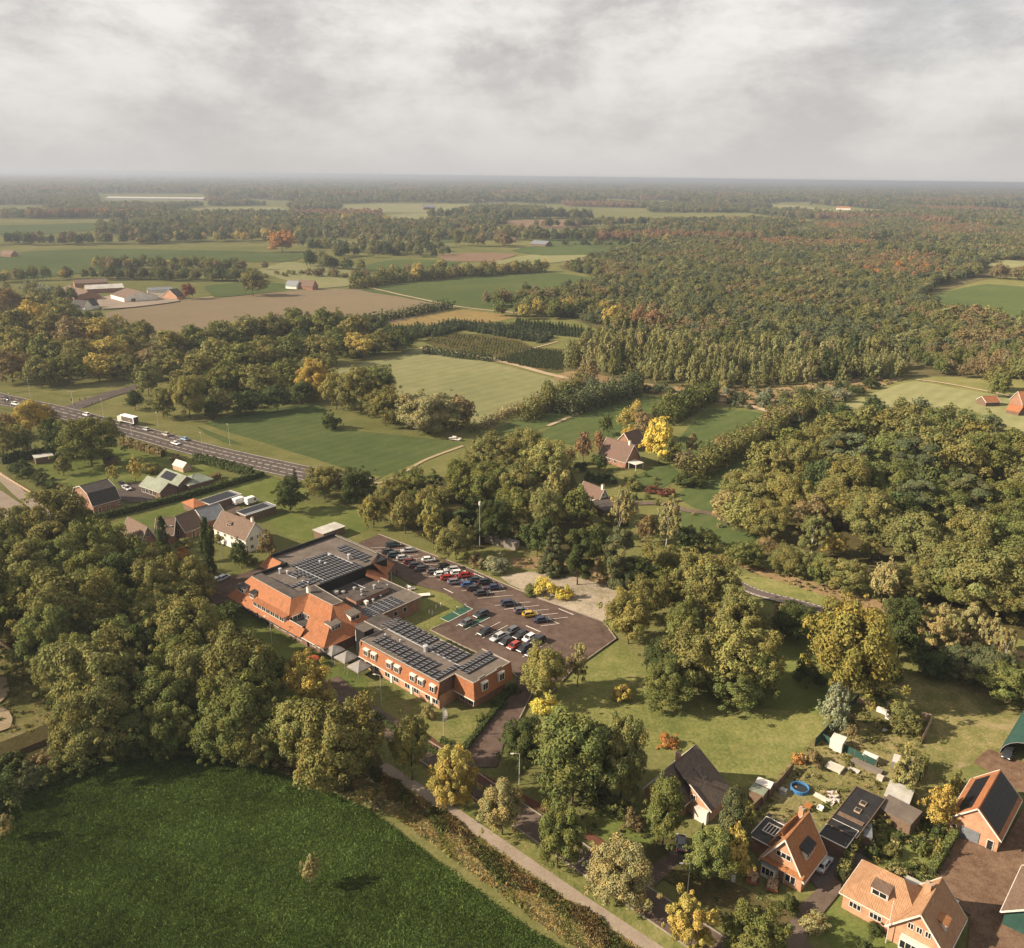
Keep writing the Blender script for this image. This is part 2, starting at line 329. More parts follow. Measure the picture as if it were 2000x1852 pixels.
# ------------------------------------------------------------------ foliage meshes
def leaf_cloud(name, cen, nor, size, lv, lh, mat, rg, aspect=1.35):
    n = len(cen); cen = np.asarray(cen, float); nor = np.asarray(nor, float)
    nor /= np.linalg.norm(nor, axis=1)[:, None] + 1e-9
    ref = rg.normal(size=(n, 3)); t = np.cross(nor, ref); t /= np.linalg.norm(t, axis=1)[:, None] + 1e-9; b = np.cross(nor, t)
    s = (np.asarray(size) * rg.uniform(0.6, 1.35, n))[:, None] * 0.5
    bend = nor * s * rg.uniform(-0.5, 0.5, n)[:, None]
    vv = np.empty((n, 4, 3))
    vv[:, 0] = cen - t * s * aspect; vv[:, 1] = cen - b * s * 0.8 + bend; vv[:, 2] = cen + t * s * aspect; vv[:, 3] = cen + b * s * 0.8 + bend
    me = bpy.data.meshes.new(name)
    me.vertices.add(n * 4); me.vertices.foreach_set('co', vv.reshape(-1))
    me.loops.add(n * 4); me.loops.foreach_set('vertex_index', np.arange(n * 4, dtype=np.int32))
    me.polygons.add(n); me.polygons.foreach_set('loop_start', np.arange(0, n * 4, 4, dtype=np.int32)); me.polygons.foreach_set('loop_total', np.full(n, 4, dtype=np.int32))
    for nm, arr in (('lv', lv), ('lh', lh)):
        a = me.attributes.new(nm, 'FLOAT', 'POINT'); a.data.foreach_set('value', np.repeat(np.asarray(arr, np.float32), 4))
    me.materials.append(mat); me.update(calc_edges=True); return me
def sphere_dirs(rg, n):
    d = rg.normal(size=(n, 3)); return d / np.linalg.norm(d, axis=1)[:, None]
def crown_points(shape, n, seed):
    """points on many overlapping leaf clumps inside a crown of radius 1; z from 0 to about 2"""
    rg = np.random.default_rng(seed)
    cs, rs = [], []; ph = rg.uniform(0, 6.28, 6)
    if shape in ('broad', 'oval', 'shrub', 'loose'):
        k = {'broad': 150, 'oval': 130, 'shrub': 36, 'loose': 70}[shape]
        while len(cs) < k:
            d = sphere_dirs(rg, 1)[0]
            if d[2] < -0.92: continue
            env = 1 + .20 * math.sin(2.9 * d[0] + ph[0]) * math.cos(2.6 * d[1] + ph[1]) + .13 * math.sin(4.7 * d[2] + 2.1 * d[0] + ph[2]) + .10 * math.sin(6 * d[1] + ph[3])
            p = d * rg.uniform(0.42, 0.82) * env
            r = rg.uniform(0.10, 0.26) if shape != 'loose' else rg.uniform(0.09, 0.18)
            if shape == 'shrub': r = rg.uniform(0.14, 0.3)
            if rg.random() < 0.25: p = d * rg.uniform(0.80, 1.0) * env; r *= 0.5
            if shape in ('broad', 'oval') and p[2] < 0: p[:2] *= 1.12; p[2] *= .92
            p = p + np.array([0, 0, 1.0])
            if shape == 'oval':                       # narrower at the top
                w = 1.0 - 0.30 * max(0, p[2] - 1.0); p[:2] *= w
            if shape == 'shrub': p[2] = 0.12 + abs(p[2] - 1.0) * 1.2 + 0.2 * rg.random()
            cs.append(p); rs.append(r)
    elif shape == 'column':
        for i in range(46):
            z = rg.uniform(0.05, 1.95); prof = math.sin(math.pi * min(1, (z * 0.5) ** 0.75 * 0.98 + 0.02)) ** 0.6
            a = rg.uniform(0, 2 * math.pi); q = rg.uniform(0.2, 0.72) * prof
            cs.append(np.array([q * math.cos(a), q * math.sin(a), z])); rs.append(rg.uniform(0.14, 0.34) * (0.5 + 0.5 * prof))
    elif shape == 'cone':
        for lev in range(15):
            z = 0.06 + 1.86 * lev / 15; prof = (1 - z / 2.0) ** 0.85
            for j in range(max(3, int(11 * prof))):
                a = rg.uniform(0, 2 * math.pi); q = prof * rg.uniform(0.45, 0.92)
                cs.append(np.array([q * math.cos(a), q * math.sin(a), z - 0.12 * q + rg.uniform(-.04, .04)])); rs.append(0.07 + 0.16 * prof * rg.uniform(0.7, 1.1))
    elif shape == 'pine':
        for i in range(30):
            z = rg.uniform(0.15, 1.85); prof = 0.95 * math.sin(math.pi * (0.12 + 0.80 * z / 2.0)) ** 0.8
            a = rg.uniform(0, 2 * math.pi); q = rg.uniform(0.15, 0.85) * prof
            cs.append(np.array([q * math.cos(a), q * math.sin(a), z])); rs.append(rg.uniform(0.16, 0.30))
    cs = np.array(cs); rs = np.array(rs); k = len(cs)
    w = rs ** 2; pick = rg.choice(k, n, p=w / w.sum())
    d = sphere_dirs(rg, n); d[:, 2] = np.where((d[:, 2] < -0.45) & (rg.random(n) < .75), -d[:, 2], d[:, 2])
    flat = 0.55 if shape == 'pine' else (0.5 if shape == 'cone' else 0.9)
    rr = rs[pick] * (0.55 + 0.5 * rg.random(n) ** 0.6)
    wob = 1 + 0.22 * np.sin(9 * d[:, 0] + pick) * np.sin(8 * d[:, 1] + 2 * pick) * np.cos(7 * d[:, 2])
    pos = cs[pick] + d * (rr * wob)[:, None] * np.array([1, 1, flat])
    outw = pos - np.array([0, 0, 0.9]); outw /= np.linalg.norm(outw, axis=1)[:, None] + 1e-9
    nor = d * 0.85 + outw * 0.45 + rg.normal(size=(n, 3)) * 0.50 + np.array([0, 0, 0.06])
    lob = rg.random(k); lob2 = rg.random(k)
    lv = np.clip(0.24 + 0.34 * lob[pick] + 0.42 * (rg.random(n) - 0.15), 0, 1)
    lh = np.clip(0.75 * lob2[pick] + 0.4 * rg.random(n), 0, 1)
    return pos, nor, lv, lh, rg
def crown_mesh(name, shape, n, leaf, seed, mat):
    p, nn, lv, lh, rg = crown_points(shape, n, seed)
    return leaf_cloud(name, p, nn, np.full(len(p), leaf), lv, lh, mat, rg)
CROWN = {}
def crowns(shape, lod):
    """a handful of crown variants for each habit and distance"""
    key = (shape, lod)
    if key not in CROWN:
        n, leaf, var = {0: (28000, 0.045, 6), 1: (7000, 0.076, 5), 2: (1500, 0.14, 3), 3: (420, 0.25, 3)}[lod]
        if shape == 'loose': n = int(n * 0.7)
        if shape == 'shrub': n = int(n * 0.5); leaf *= 1.15
        if shape in ('cone', 'pine') : n = int(n * 0.9)
        CROWN[key] = [crown_mesh(f'{shape}_crown', shape, n, leaf, 100 * lod + 17 * i + len(shape) * 1000, M['leaf']) for i in range(var)]
    return CROWN[key]
def trunk_mesh(seed, limbs, mat):
    """tapering stem of height 1 with limbs that reach into the crown"""
    rg = random.Random(seed); b = MB(); p = Vector((0, 0, -0.02)); r = 0.05
    pts = [(p, 0.062)]
    for i in range(1, 6):
        p = Vector((rg.uniform(-.02, .02) * i, rg.uniform(-.02, .02) * i, i / 5)); pts.append((p.copy(), 0.045 * (1 - 0.12 * i)))
    for (a, ra), (c, rc) in zip(pts, pts[1:]): b.tube(a, c, ra, rc, 7, False)
    for i in range(limbs):
        st = pts[rg.choice([2, 3, 4, 5])][0]; an = rg.uniform(0, 6.28); ln = rg.uniform(0.25, 0.55)
        mid = st + Vector((math.cos(an) * ln * .5, math.sin(an) * ln * .5, ln * .45)); en = mid + Vector((math.cos(an + .4) * ln * .5, math.sin(an + .4) * ln * .5, ln * .5))
        b.tube(st, mid, 0.022, 0.014, 5, False); b.tube(mid, en, 0.014, 0.005, 5, False)
    return b.mesh('trunk', mat, True)
TRUNK = [trunk_mesh(i, 9, M['bark']) for i in range(3)]
TRUNK_B = [trunk_mesh(10 + i, 7, M['birch']) for i in range(2)]
COL = dict(green=(0.125, 0.130, 0.036), dark=(0.066, 0.080, 0.026), olive=(0.162, 0.148, 0.046), ygreen=(0.215, 0.192, 0.055), yellow=(0.50, 0.385, 0.065),
           gold=(0.36, 0.265, 0.062), orange=(0.36, 0.165, 0.045), rust=(0.235, 0.135, 0.066), brown=(0.205, 0.148, 0.066), pine=(0.105, 0.112, 0.052), spruce=(0.050, 0.064, 0.030),
           pale=(0.26, 0.215, 0.090), larch=(0.22, 0.20, 0.072), silver=(0.22, 0.225, 0.135), red=(0.15, 0.058, 0.038), bright=(0.142, 0.155, 0.046), reed=(0.27, 0.20, 0.095))
for k_ in COL:
    c_ = COL[k_]; g_ = .3 * c_[0] + .6 * c_[1] + .1 * c_[2]; COL[k_] = tuple((x + .08 * (g_ - x)) * w_ for x, w_ in zip(c_, (0.97, 1.00, 0.98)))
def vary(col, a=0.16, rg=rng):
    k = rg.uniform(1 - a, 1 + a); h = rg.uniform(-0.5, 0.5) * a
    return (col[0] * k * (1 + h), col[1] * k, col[2] * k * (1 - h))
KIND = {   # habit: crown shape, clear stem as a share of the crown height, thing name, category
    'broad': ('broad', 0.05, 'broadleaf_tree', 'tree'), 'oval': ('oval', 0.06, 'broadleaf_tree', 'tree'), 'column': ('column', 0.06, 'poplar_tree', 'tree'),
    'cone': ('cone', 0.03, 'spruce_tree', 'tree'), 'pine': ('pine', 0.16, 'pine_tree', 'tree'), 'birch': ('loose', 0.16, 'birch_tree', 'tree'),
    'loose': ('loose', 0.12, 'sapling_tree', 'tree'), 'shrub': ('shrub', 0.0, 'shrub', 'shrub')}
TREES = []
def plant_world(x, y, R, hh, habit, col, label, group=None, lod=None):
    """R crown radius, hh half height of the crown, in metres"""
    shape, cl, name, cat = KIND[habit]
    dist = math.sqrt(x * x + y * y + CAM_H ** 2); px = R * FOC / dist
    if lod is None: lod = 0 if px > 34 else (1 if px > 15 else 2)
    if shape == 'shrub' and lod == 0 and px < 60: lod = 1
    i = len(TREES); vs = crowns(shape, lod); me = vs[i % len(vs)]
    stem = 2 * hh * cl
    root = empty(name, (x, y, 0), rng.uniform(0, 6.28), label, cat, group)
    mobj('crown' if cat == 'tree' else 'foliage', me, root, (0, 0, stem), (rng.uniform(-.07, .07), rng.uniform(-.07, .07), 0), (R * rng.uniform(.9, 1.1), R * rng.uniform(.9, 1.1), hh), color=vary(col, 0.10))
    th = stem + hh * 1.1; k = max(R * 0.55, th * 0.42)
    tm = (TRUNK_B if habit == 'birch' else TRUNK)[i % (2 if habit == 'birch' else 3)]
    mobj('trunk' if cat == 'tree' else 'stem', tm, root, (0, 0, 0), (0, 0, 1.0), (k, k, th))
    TREES.append((root, x, y, R, hh)); return root
def plant(cx, cy, rx, ry, habit, col, label, group=None, lod=None):
    """a tree whose crown shows in the photograph as an ellipse (cx, cy, rx, ry)"""
    zc_ = 5.0
    for _ in range(5):
        p = G(cx, cy, zc_); d = math.sqrt(p.x ** 2 + p.y ** 2 + (CAM_H - zc_) ** 2); dep = math.asin((CAM_H - zc_) / d)
        R = rx * d / FOC; a = ry * d / FOC
        hh = math.sqrt(max((0.45 * R) ** 2, a * a - (R * math.sin(dep)) ** 2)) / math.cos(dep); hh = min(max(hh, 0.62 * R), 4 * R)
        shape, cl, _, _ = KIND[habit]; zc_ = 2 * hh * cl + hh
        if habit == 'shrub': zc_ = hh * 0.75
    return plant_world(p.x, p.y, R, hh, habit, COL[col] if isinstance(col, str) else col, label, group, lod)
def in_poly(x, y, poly):
    ins = False; n = len(poly); j = n - 1
    for i in range(n):
        xi, yi = poly[i][0], poly[i][1]; xj, yj = poly[j][0], poly[j][1]
        if (yi > y) != (yj > y) and x < (xj - xi) * (y - yi) / (yj - yi) + xi: ins = not ins
        j = i
    return ins
def hedge(pts, w, h, label, col='dark', name='hedge', dens=26, leaf=0.34, rough=0.18):
    """a clipped or loose hedge along a line of ground points"""
    rg = np.random.default_rng(len(label) * 31 + int(abs(pts[0].x) * 10)); P = []; Nn = []
    for a, b in zip(pts, pts[1:]):
        d = (b - a); ln = d.length; d.normalize(); s = Vector((-d.y, d.x, 0)); n = max(30, int(ln * (w + 2 * h) * dens))
        for k in range(n):
            t = rg.uniform(-0.02, 1.02) * ln; q = rg.uniform(0, w + 2 * h)
            if q < h: off, z, nr = -w / 2, q, -s
            elif q < h + w: off, z, nr = q - h - w / 2, h, Vector((0, 0, 1))
            else: off, z, nr = w / 2, q - h - w, s
            wv = 1 + rough * (math.sin(t * 1.3) + math.sin(t * 3.1 + 1)) * 0.5
            p = a + d * t + s * (off * wv + rg.normal() * rough * 0.5); P.append((p.x, p.y, max(0.05, z * wv + rg.normal() * rough * 0.4)))
            Nn.append((nr.x + rg.normal() * .45, nr.y + rg.normal() * .45, nr.z + rg.normal() * .45 + .15))
    n = len(P); lv = np.clip(0.5 + 0.3 * rg.normal(size=n), 0, 1); lh = rg.random(n)
    root_p = pts[0]
    P = np.array(P) - np.array([root_p.x, root_p.y, 0])
    me = leaf_cloud(name, P, Nn, np.full(n, leaf), lv, lh, M['leaf'], rg)
    root = empty(name, (root_p.x, root_p.y, 0), 0, label, 'hedge')
    mobj('foliage', me, root, color=COL[col] if isinstance(col, str) else col)
    if leaf >= .75: return root
    # the woody core of the hedge
    cb = MB()
    for a, b in zip(pts, pts[1:]):
        d = (b - a).normalized(); s = Vector((-d.y, d.x, 0)) * w * 0.34; a0 = a - root_p; b0 = b - root_p; up = Vector((0, 0, h * 0.86))
        cb.hexa([a0 - s, b0 - s, b0 + s, a0 + s, a0 - s + up, b0 - s + up, b0 + s + up, a0 + s + up])
    cb.build('branches', M['hedge_core'], root)
    return root
M['hedge_core'] = surf('hedge_inside', (0.035, 0.038, 0.016), 0.4, 4, bump=0.8, bscale=10)
# ------------------------------------------------------------------ ground, fields, roads
gm = {}
gm['base'] = ground_mat('rough_grass', [(0.085, 0.094, 0.032), (0.122, 0.122, 0.043), (0.175, 0.158, 0.064)], 0.006, 0.08, 1.2, 0.6)
gm['lush'] = ground_mat('deep_green_meadow', [(0.038, 0.064, 0.017), (0.050, 0.080, 0.020), (0.064, 0.094, 0.026)], 0.02, 0.35, 1.6, 0.9)
gm['meadow'] = ground_mat('green_meadow', [(0.052, 0.072, 0.026), (0.068, 0.088, 0.031), (0.092, 0.106, 0.040)], 0.01, 0.12, 1.3, 0.5, stripe=(0.7, 6, 0.04))
gm['pasture'] = ground_mat('pale_pasture', [(0.140, 0.142, 0.066), (0.178, 0.175, 0.082), (0.218, 0.205, 0.104)], 0.012, 0.10, 1.2, 0.5, stripe=(0.7, 8, 0.05))
gm['lawn'] = ground_mat('garden_lawn', [(0.088, 0.102, 0.032), (0.145, 0.148, 0.048), (0.215, 0.194, 0.080)], 0.04, 0.3, 1.3, 0.9, dirt=(0.19, 0.15, 0.065))
gm['lawn_g'] = ground_mat('green_lawn', [(0.075, 0.098, 0.028), (0.110, 0.128, 0.036), (0.155, 0.158, 0.056)], 0.04, 0.25, 2.0, 0.5)
gm['worn'] = ground_mat('worn_grass', [(0.075, 0.085, 0.028), (0.135, 0.125, 0.046), (0.24, 0.19, 0.095)], 0.05, 0.3, 1.8, 0.6, dirt=(0.26, 0.20, 0.12))
gm['verge'] = ground_mat('dry_verge', [(0.145, 0.125, 0.045), (0.215, 0.175, 0.070), (0.29, 0.225, 0.105)], 0.05, 0.35, 2.2, 0.9)
gm['heath'] = ground_mat('heather_and_dead_grass', [(0.14, 0.095, 0.05), (0.205, 0.14, 0.075), (0.25, 0.19, 0.10)], 0.03, 0.2, 1.2, 0.8)
gm['plough'] = ground_mat('stubble_field', [(0.138, 0.106, 0.066), (0.176, 0.137, 0.086), (0.22, 0.174, 0.112)], 0.01, 0.08, 0.9, 0.5, stripe=(1.0, 5, 0.30))
gm['plough_d'] = ground_mat('ploughed_field', [(0.13, 0.085, 0.055), (0.17, 0.115, 0.075), (0.20, 0.14, 0.09)], 0.01, 0.08, 0.9, 0.5, stripe=(0.4, 5, 0.25))
gm['ochre'] = ground_mat('dry_ochre_field', [(0.15, 0.105, 0.042), (0.20, 0.145, 0.058), (0.24, 0.18, 0.08)], 0.01, 0.08, 0.9, 0.5, stripe=(1.0, 6, 0.2))
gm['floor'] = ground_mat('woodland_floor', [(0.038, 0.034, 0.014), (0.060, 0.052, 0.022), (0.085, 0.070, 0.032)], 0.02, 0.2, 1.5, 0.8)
gm['litter'] = ground_mat('grass_with_fallen_leaves', [(0.045, 0.052, 0.018), (0.085, 0.072, 0.030), (0.145, 0.105, 0.055)], 0.06, 0.5, 3.0, 0.8)
gm['track'] = ground_mat('sandy_track', [(0.24, 0.18, 0.11), (0.30, 0.235, 0.15), (0.36, 0.28, 0.19)], 0.03, 0.3, 2, 0.3)

SHEETS = [0]
def sheet(name, pts, mat, label=None, z=None, far=False):
    """a piece of ground, in the order it is laid: each lies a few millimetres on the one below"""
    SHEETS[0] += 1; z = z if z is not None else (0.004 * SHEETS[0] if not far else 0.012 * SHEETS[0])
    b = MB(); b.quad(*[(p.x, p.y, z) for p in pts]); me = b.mesh(name, mat)
    if me.polygons[0].normal.z < 0: me.flip_normals()
    o = mobj(name, me); tag(o, label, None, None, 'structure'); return o
def soft(pts, sub=5, amp=0.0):
    """round a polygon's outline so field edges are not ruler-straight"""
    n = len(pts); o = []
    for i in range(n):
        p0, p1, p2, p3 = pts[i - 1], pts[i], pts[(i + 1) % n], pts[(i + 2) % n]
        for k in range(sub):
            t = k / sub
            q = p1.lerp(p2, t); c = 0.5 * ((2 * p1) + (p2 - p0) * t + (2 * p0 - 5 * p1 + 4 * p2 - p3) * t * t + (-p0 + 3 * p1 - 3 * p2 + p3) * t ** 3)
            q = q.lerp(c, 0.45); ln = (p2 - p1).length * amp
            o.append(q + Vector((rng.normal() * ln, rng.normal() * ln, 0)))
    return o
def pg(*xy): return [G(a, b) for a, b in xy]
def ribbon(name, line, width, mat, label=None, far=False, z=None):
    """a road or path of constant width along a line of ground points"""
    Lp, Rp = [], []
    for i, p in enumerate(line):
        d = (line[min(i + 1, len(line) - 1)] - line[max(i - 1, 0)]); d.z = 0; d.normalize(); s = Vector((-d.y, d.x, 0)) * width / 2
        Lp.append(p + s); Rp.append(p - s)
    SHEETS[0] += 1; zz = z if z is not None else 0.004 * SHEETS[0]
    b = MB()
    for i in range(len(line) - 1): b.quad(*[(q.x, q.y, zz) for q in (Lp[i], Rp[i], Rp[i + 1], Lp[i + 1])])
    me = b.mesh(name, mat)
    for p_ in me.polygons:
        if p_.normal.z < 0: me.flip_normals(); break
    o = mobj(name, me); tag(o, label, None, None, 'structure'); return o
def smooth(line, sub=6):
    o = []
    for i in range(len(line) - 1):
        p0 = line[max(i - 1, 0)]; p1 = line[i]; p2 = line[i + 1]; p3 = line[min(i + 2, len(line) - 1)]
        for k in range(sub):
            t = k / sub; o.append(0.5 * ((2 * p1) + (p2 - p0) * t + (2 * p0 - 5 * p1 + 4 * p2 - p3) * t * t + (-p0 + 3 * p1 - 3 * p2 + p3) * t ** 3))
    o.append(line[-1]); return o

# the land itself, out to the horizon
b = MB(); b.quad((-26000, -300, 0), (26000, -300, 0), (26000, 26000, 0), (-26000, 26000, 0))
go = b.build('ground', gm['base']); tag(go, None, None, None, 'structure')

def field(key, pts, label, far=False, amp=0.006):
    return sheet('field', soft(pg(*pts), 5, amp), gm[key], label, far=far)
# near land
field('lush', [(-260, 1640), (60, 1545), (200, 1492), (330, 1472), (470, 1488), (600, 1526), (720, 1582), (870, 1695), (1010, 1800), (1200, 1930), (900, 2150), (-300, 2150)], 'deep green meadow filling the lower corner below the dense wood')
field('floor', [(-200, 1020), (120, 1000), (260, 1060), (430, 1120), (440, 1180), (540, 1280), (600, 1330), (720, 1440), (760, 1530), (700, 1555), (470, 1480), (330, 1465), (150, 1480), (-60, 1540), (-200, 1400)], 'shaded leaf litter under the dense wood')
field('worn', [(-60, 1260), (30, 1250), (90, 1320), (130, 1360), (120, 1400), (0, 1450), (-80, 1450)], 'rough grass around a sandy clearing beside the dense wood')
field('lawn', [(1040, 1420), (1120, 1312), (1205, 1252), (1290, 1320), (1420, 1370), (1600, 1380), (1620, 1430), (1590, 1480), (1500, 1530), (1400, 1540), (1330, 1480), (1260, 1460), (1180, 1420)], 'sunlit lawn behind the charcoal-roofed house')
field('lawn_g', [(1470, 1260), (1590, 1240), (1640, 1330), (1600, 1390), (1420, 1370)], 'strip of green lawn beside the great lime tree')
field('worn', [(1700, 1330), (1820, 1310), (1995, 1372), (2060, 1420), (1960, 1480), (1880, 1500), (1830, 1570), (1790, 1560), (1815, 1430)], 'patchy grass paddock between the fenced garden and the green hall')
field('worn', [(1455, 1600), (1560, 1470), (1690, 1370), (1815, 1400), (1790, 1520), (1690, 1560), (1640, 1600), (1590, 1660)], 'untidy garden lawn strewn with odds and ends')
field('lawn_g', [(1640, 1660), (1700, 1590), (1850, 1600), (1870, 1640), (1810, 1740), (1720, 1690)], 'small planted garden between the sheds and the pale-roofed house')
field('lawn_g', [(1570, 1800), (1640, 1720), (1660, 1790), (1760, 1830), (1750, 1900), (1640, 1860)], 'front lawn of the pale-roofed house')
field('lawn_g', [(1140, 1600), (1240, 1560), (1330, 1640), (1420, 1720), (1360, 1700), (1300, 1650), (1240, 1680)], 'shady lawn in front of the charcoal-roofed house')
field('lawn', [(690, 1340), (760, 1330), (860, 1390), (925, 1400), (960, 1400), (920, 1450), (880, 1470), (820, 1440), (760, 1420), (700, 1390)], 'lawn in front of the long orange wing')
field('lawn_g', [(420, 1190), (470, 1185), (640, 1290), (720, 1330), (700, 1370), (600, 1330)], 'strip of lawn between the orange mansard roof and the wood')
field('lawn', [(800, 1175), (850, 1150), (915, 1190), (850, 1230), (790, 1215)], 'little lawn beside the car park and the low annex')
field('lawn_g', [(520, 1010), (560, 985), (690, 990), (720, 1030), (690, 1045), (640, 1060), (560, 1050)], 'garden lawn behind the white house')
field('lawn_g', [(500, 985), (490, 940), (570, 925), (600, 960), (560, 985)], 'green lawn beside the lean-to carports')
field('lawn_g', [(60, 915), (110, 890), (300, 865), (380, 900), (430, 925), (350, 950), (240, 955), (150, 965), (100, 950)], 'large garden lawn beside the barn with the charcoal roof')
field('lawn_g', [(200, 1030), (420, 960), (480, 930), (560, 920), (520, 960), (380, 1010), (240, 1050)], 'mown strip along the long clipped hedge')
field('heath', [(1000, 1090), (1180, 1085), (1230, 1130), (1210, 1160), (1100, 1115), (1010, 1110)], 'strip of dead grass below the dark conifers')
field('lawn', [(860, 1085), (930, 1075), (980, 1105), (960, 1125), (820, 1075)], 'dry grass edge along the upper car park')
# middle land
field('meadow', [(385, 835), (480, 805), (625, 790), (650, 835), (780, 850), (905, 868), (820, 905), (740, 935), (640, 905), (560, 880), (440, 865)], 'dark green paddock beside the main road')
field('base', [(740, 935), (905, 868), (900, 930), (860, 975), (700, 960)], 'dry meadow above the garden shed')
field('pasture', [(655, 722), (760, 700), (825, 680), (900, 695), (1040, 728), (1100, 748), (1060, 775), (945, 835), (870, 800), (760, 770), (690, 745)], 'pale mown pasture below the nursery rows')
field('meadow', [(935, 850), (1010, 820), (1120, 780), (1140, 770), (1180, 775), (1085, 830), (960, 862)], 'green strip between two hedgerows')
field('meadow', [(1050, 850), (1120, 815), (1240, 775), (1320, 778), (1300, 800), (1200, 855), (1120, 870)], 'green paddock above the house with the brown roof')
field('meadow', [(1330, 850), (1385, 800), (1460, 803), (1530, 818), (1440, 870), (1360, 905), (1320, 890)], 'green paddock right of the bright yellow tree')
field('meadow', [(1230, 935), (1300, 905), (1330, 930), (1290, 955), (1250, 955)], 'small lawn beside the brown-roofed house')
field('meadow', [(1325, 965), (1380, 930), (1470, 880), (1500, 880), (1440, 960), (1400, 1000), (1350, 990)], 'narrow green field beside the clipped wood edge')
field('meadow', [(1330, 1000), (1420, 1010), (1480, 1050), (1440, 1070), (1340, 1040)], 'grass below the gravel drive')
field('heath', [(1360, 1075), (1480, 1110), (1640, 1150), (1760, 1190), (1900, 1240), (2050, 1290), (2050, 1310), (1900, 1262), (1700, 1200), (1500, 1130)], 'band of heather along the bicycle road')
field('lawn', [(1420, 1125), (1500, 1130), (1640, 1175), (1620, 1195), (1540, 1180), (1460, 1160)], 'mown verge of the bicycle road')
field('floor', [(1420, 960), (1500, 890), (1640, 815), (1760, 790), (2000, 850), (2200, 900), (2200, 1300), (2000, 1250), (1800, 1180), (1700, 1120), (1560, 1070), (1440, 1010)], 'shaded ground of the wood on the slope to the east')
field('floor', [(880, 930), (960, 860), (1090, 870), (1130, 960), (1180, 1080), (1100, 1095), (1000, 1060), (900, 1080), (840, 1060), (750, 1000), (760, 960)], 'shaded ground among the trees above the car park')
field('pasture', [(1635, 800), (1700, 770), (1785, 745), (1900, 765), (2060, 790), (2060, 860), (1960, 830), (1890, 800), (1760, 795)], 'pale meadow beside the orange-roofed sheds')
field('heath', [(1080, 742), (1250, 765), (1400, 790), (1560, 800), (1640, 780), (1770, 740), (1700, 735), (1500, 760), (1300, 755), (1120, 725)], 'scrubby heath along the edge of the forest')
field('ochre', [(715, 642), (800, 622), (900, 606), (1010, 618), (960, 630), (870, 640), (800, 640)], 'dry ochre field above the nursery')
field('plough', [(205, 612), (330, 590), (480, 572), (600, 564), (700, 566), (800, 582), (885, 600), (820, 618), (720, 640), (560, 640), (400, 650), (310, 662), (250, 640)], 'broad stubble field beyond the road')
field('meadow', [(705, 567), (820, 552), (980, 536), (1080, 533), (1180, 547), (1165, 575), (1080, 590), (990, 606), (880, 598), (780, 580)], 'long green field beyond the stubble')
field('litter', [(825, 668), (880, 650), (1000, 660), (1060, 690), (1010, 700), (900, 690)], 'nursery ground with low rows')
field('litter', [(965, 703), (1040, 680), (1110, 685), (1100, 728), (1030, 722)], 'nursery ground planted with little firs')
field('base', [(0, 745), (120, 735), (260, 735), (240, 760), (150, 775), (60, 765), (0, 770)], 'dry grass island beside the junction')
field('base', [(200, 790), (300, 760), (400, 830), (560, 880), (640, 915), (590, 910), (450, 860), (300, 800)], 'wide grass verge along the main road')
# far land
field('pasture', [(500, 530), (560, 512), (640, 520), (720, 525), (760, 545), (680, 560), (600, 566), (520, 572), (560, 550)], 'pale field around the far cottage', True)
field('meadow', [(400, 560), (480, 552), (560, 555), (620, 562), (500, 575), (420, 582)], 'green field beside the lone oak', True)
field('meadow', [(-100, 505), (60, 492), (200, 487), (420, 490), (600, 496), (560, 512), (420, 512), (300, 518), (200, 530), (60, 545), (-100, 550)], 'long green field behind the farmyard', True)
field('meadow', [(690, 525), (770, 508), (900, 510), (870, 528), (740, 540)], 'narrow green field behind the hedgerow', True)
field('plough_d', [(855, 498), (960, 494), (1010, 498), (960, 512), (870, 510)], 'reddish ploughed strip far off', True)
field('pasture', [(960, 512), (1060, 495), (1180, 500), (1100, 512), (1000, 520)], 'pale strip beside the far ploughed land', True)
field('meadow', [(1000, 490), (1060, 480), (1210, 485), (1190, 497), (1060, 500)], 'far green strip below the grey barn', True)
field('meadow', [(1060, 470), (1130, 462), (1280, 465), (1290, 478), (1200, 482), (1080, 482)], 'far green pasture beside the fir row', True)
field('meadow', [(830, 462), (900, 452), (960, 458), (940, 470), (860, 475)], 'far green pasture behind the hedge', True)
field('plough_d', [(985, 432), (1080, 429), (1170, 432), (1130, 446), (1040, 448), (1000, 443)], 'far brown field below the long wood', True)
field('pasture', [(660, 402), (740, 399), (920, 400), (915, 410), (800, 416), (680, 412)], 'pale meadow far off beneath the horizon woods', True)
field('pasture', [(325, 413), (400, 406), (540, 404), (560, 412), (480, 418), (360, 420)], 'far pale pasture beyond the red avenue', True)
field('pasture', [(760, 420), (860, 415), (850, 432), (760, 432)], 'far pale plot beside the long sheds', True)
field('pasture', [(1480, 400), (1560, 402), (1640, 412), (1720, 415), (1640, 420), (1540, 412)], 'far pale clearing in the eastern forest', True)
field('meadow', [(1815, 582), (1850, 570), (1930, 556), (2060, 570), (2060, 640), (1950, 618), (1860, 600)], 'green clearing at the edge of the eastern forest', True)
field('pasture', [(1905, 510), (1960, 508), (2060, 520), (2060, 540), (1960, 530)], 'sandy pale field at the far right edge', True)
field('meadow', [(-100, 442), (60, 440), (190, 436), (180, 450), (60, 460), (-100, 458)], 'far green field below the red avenue', True)

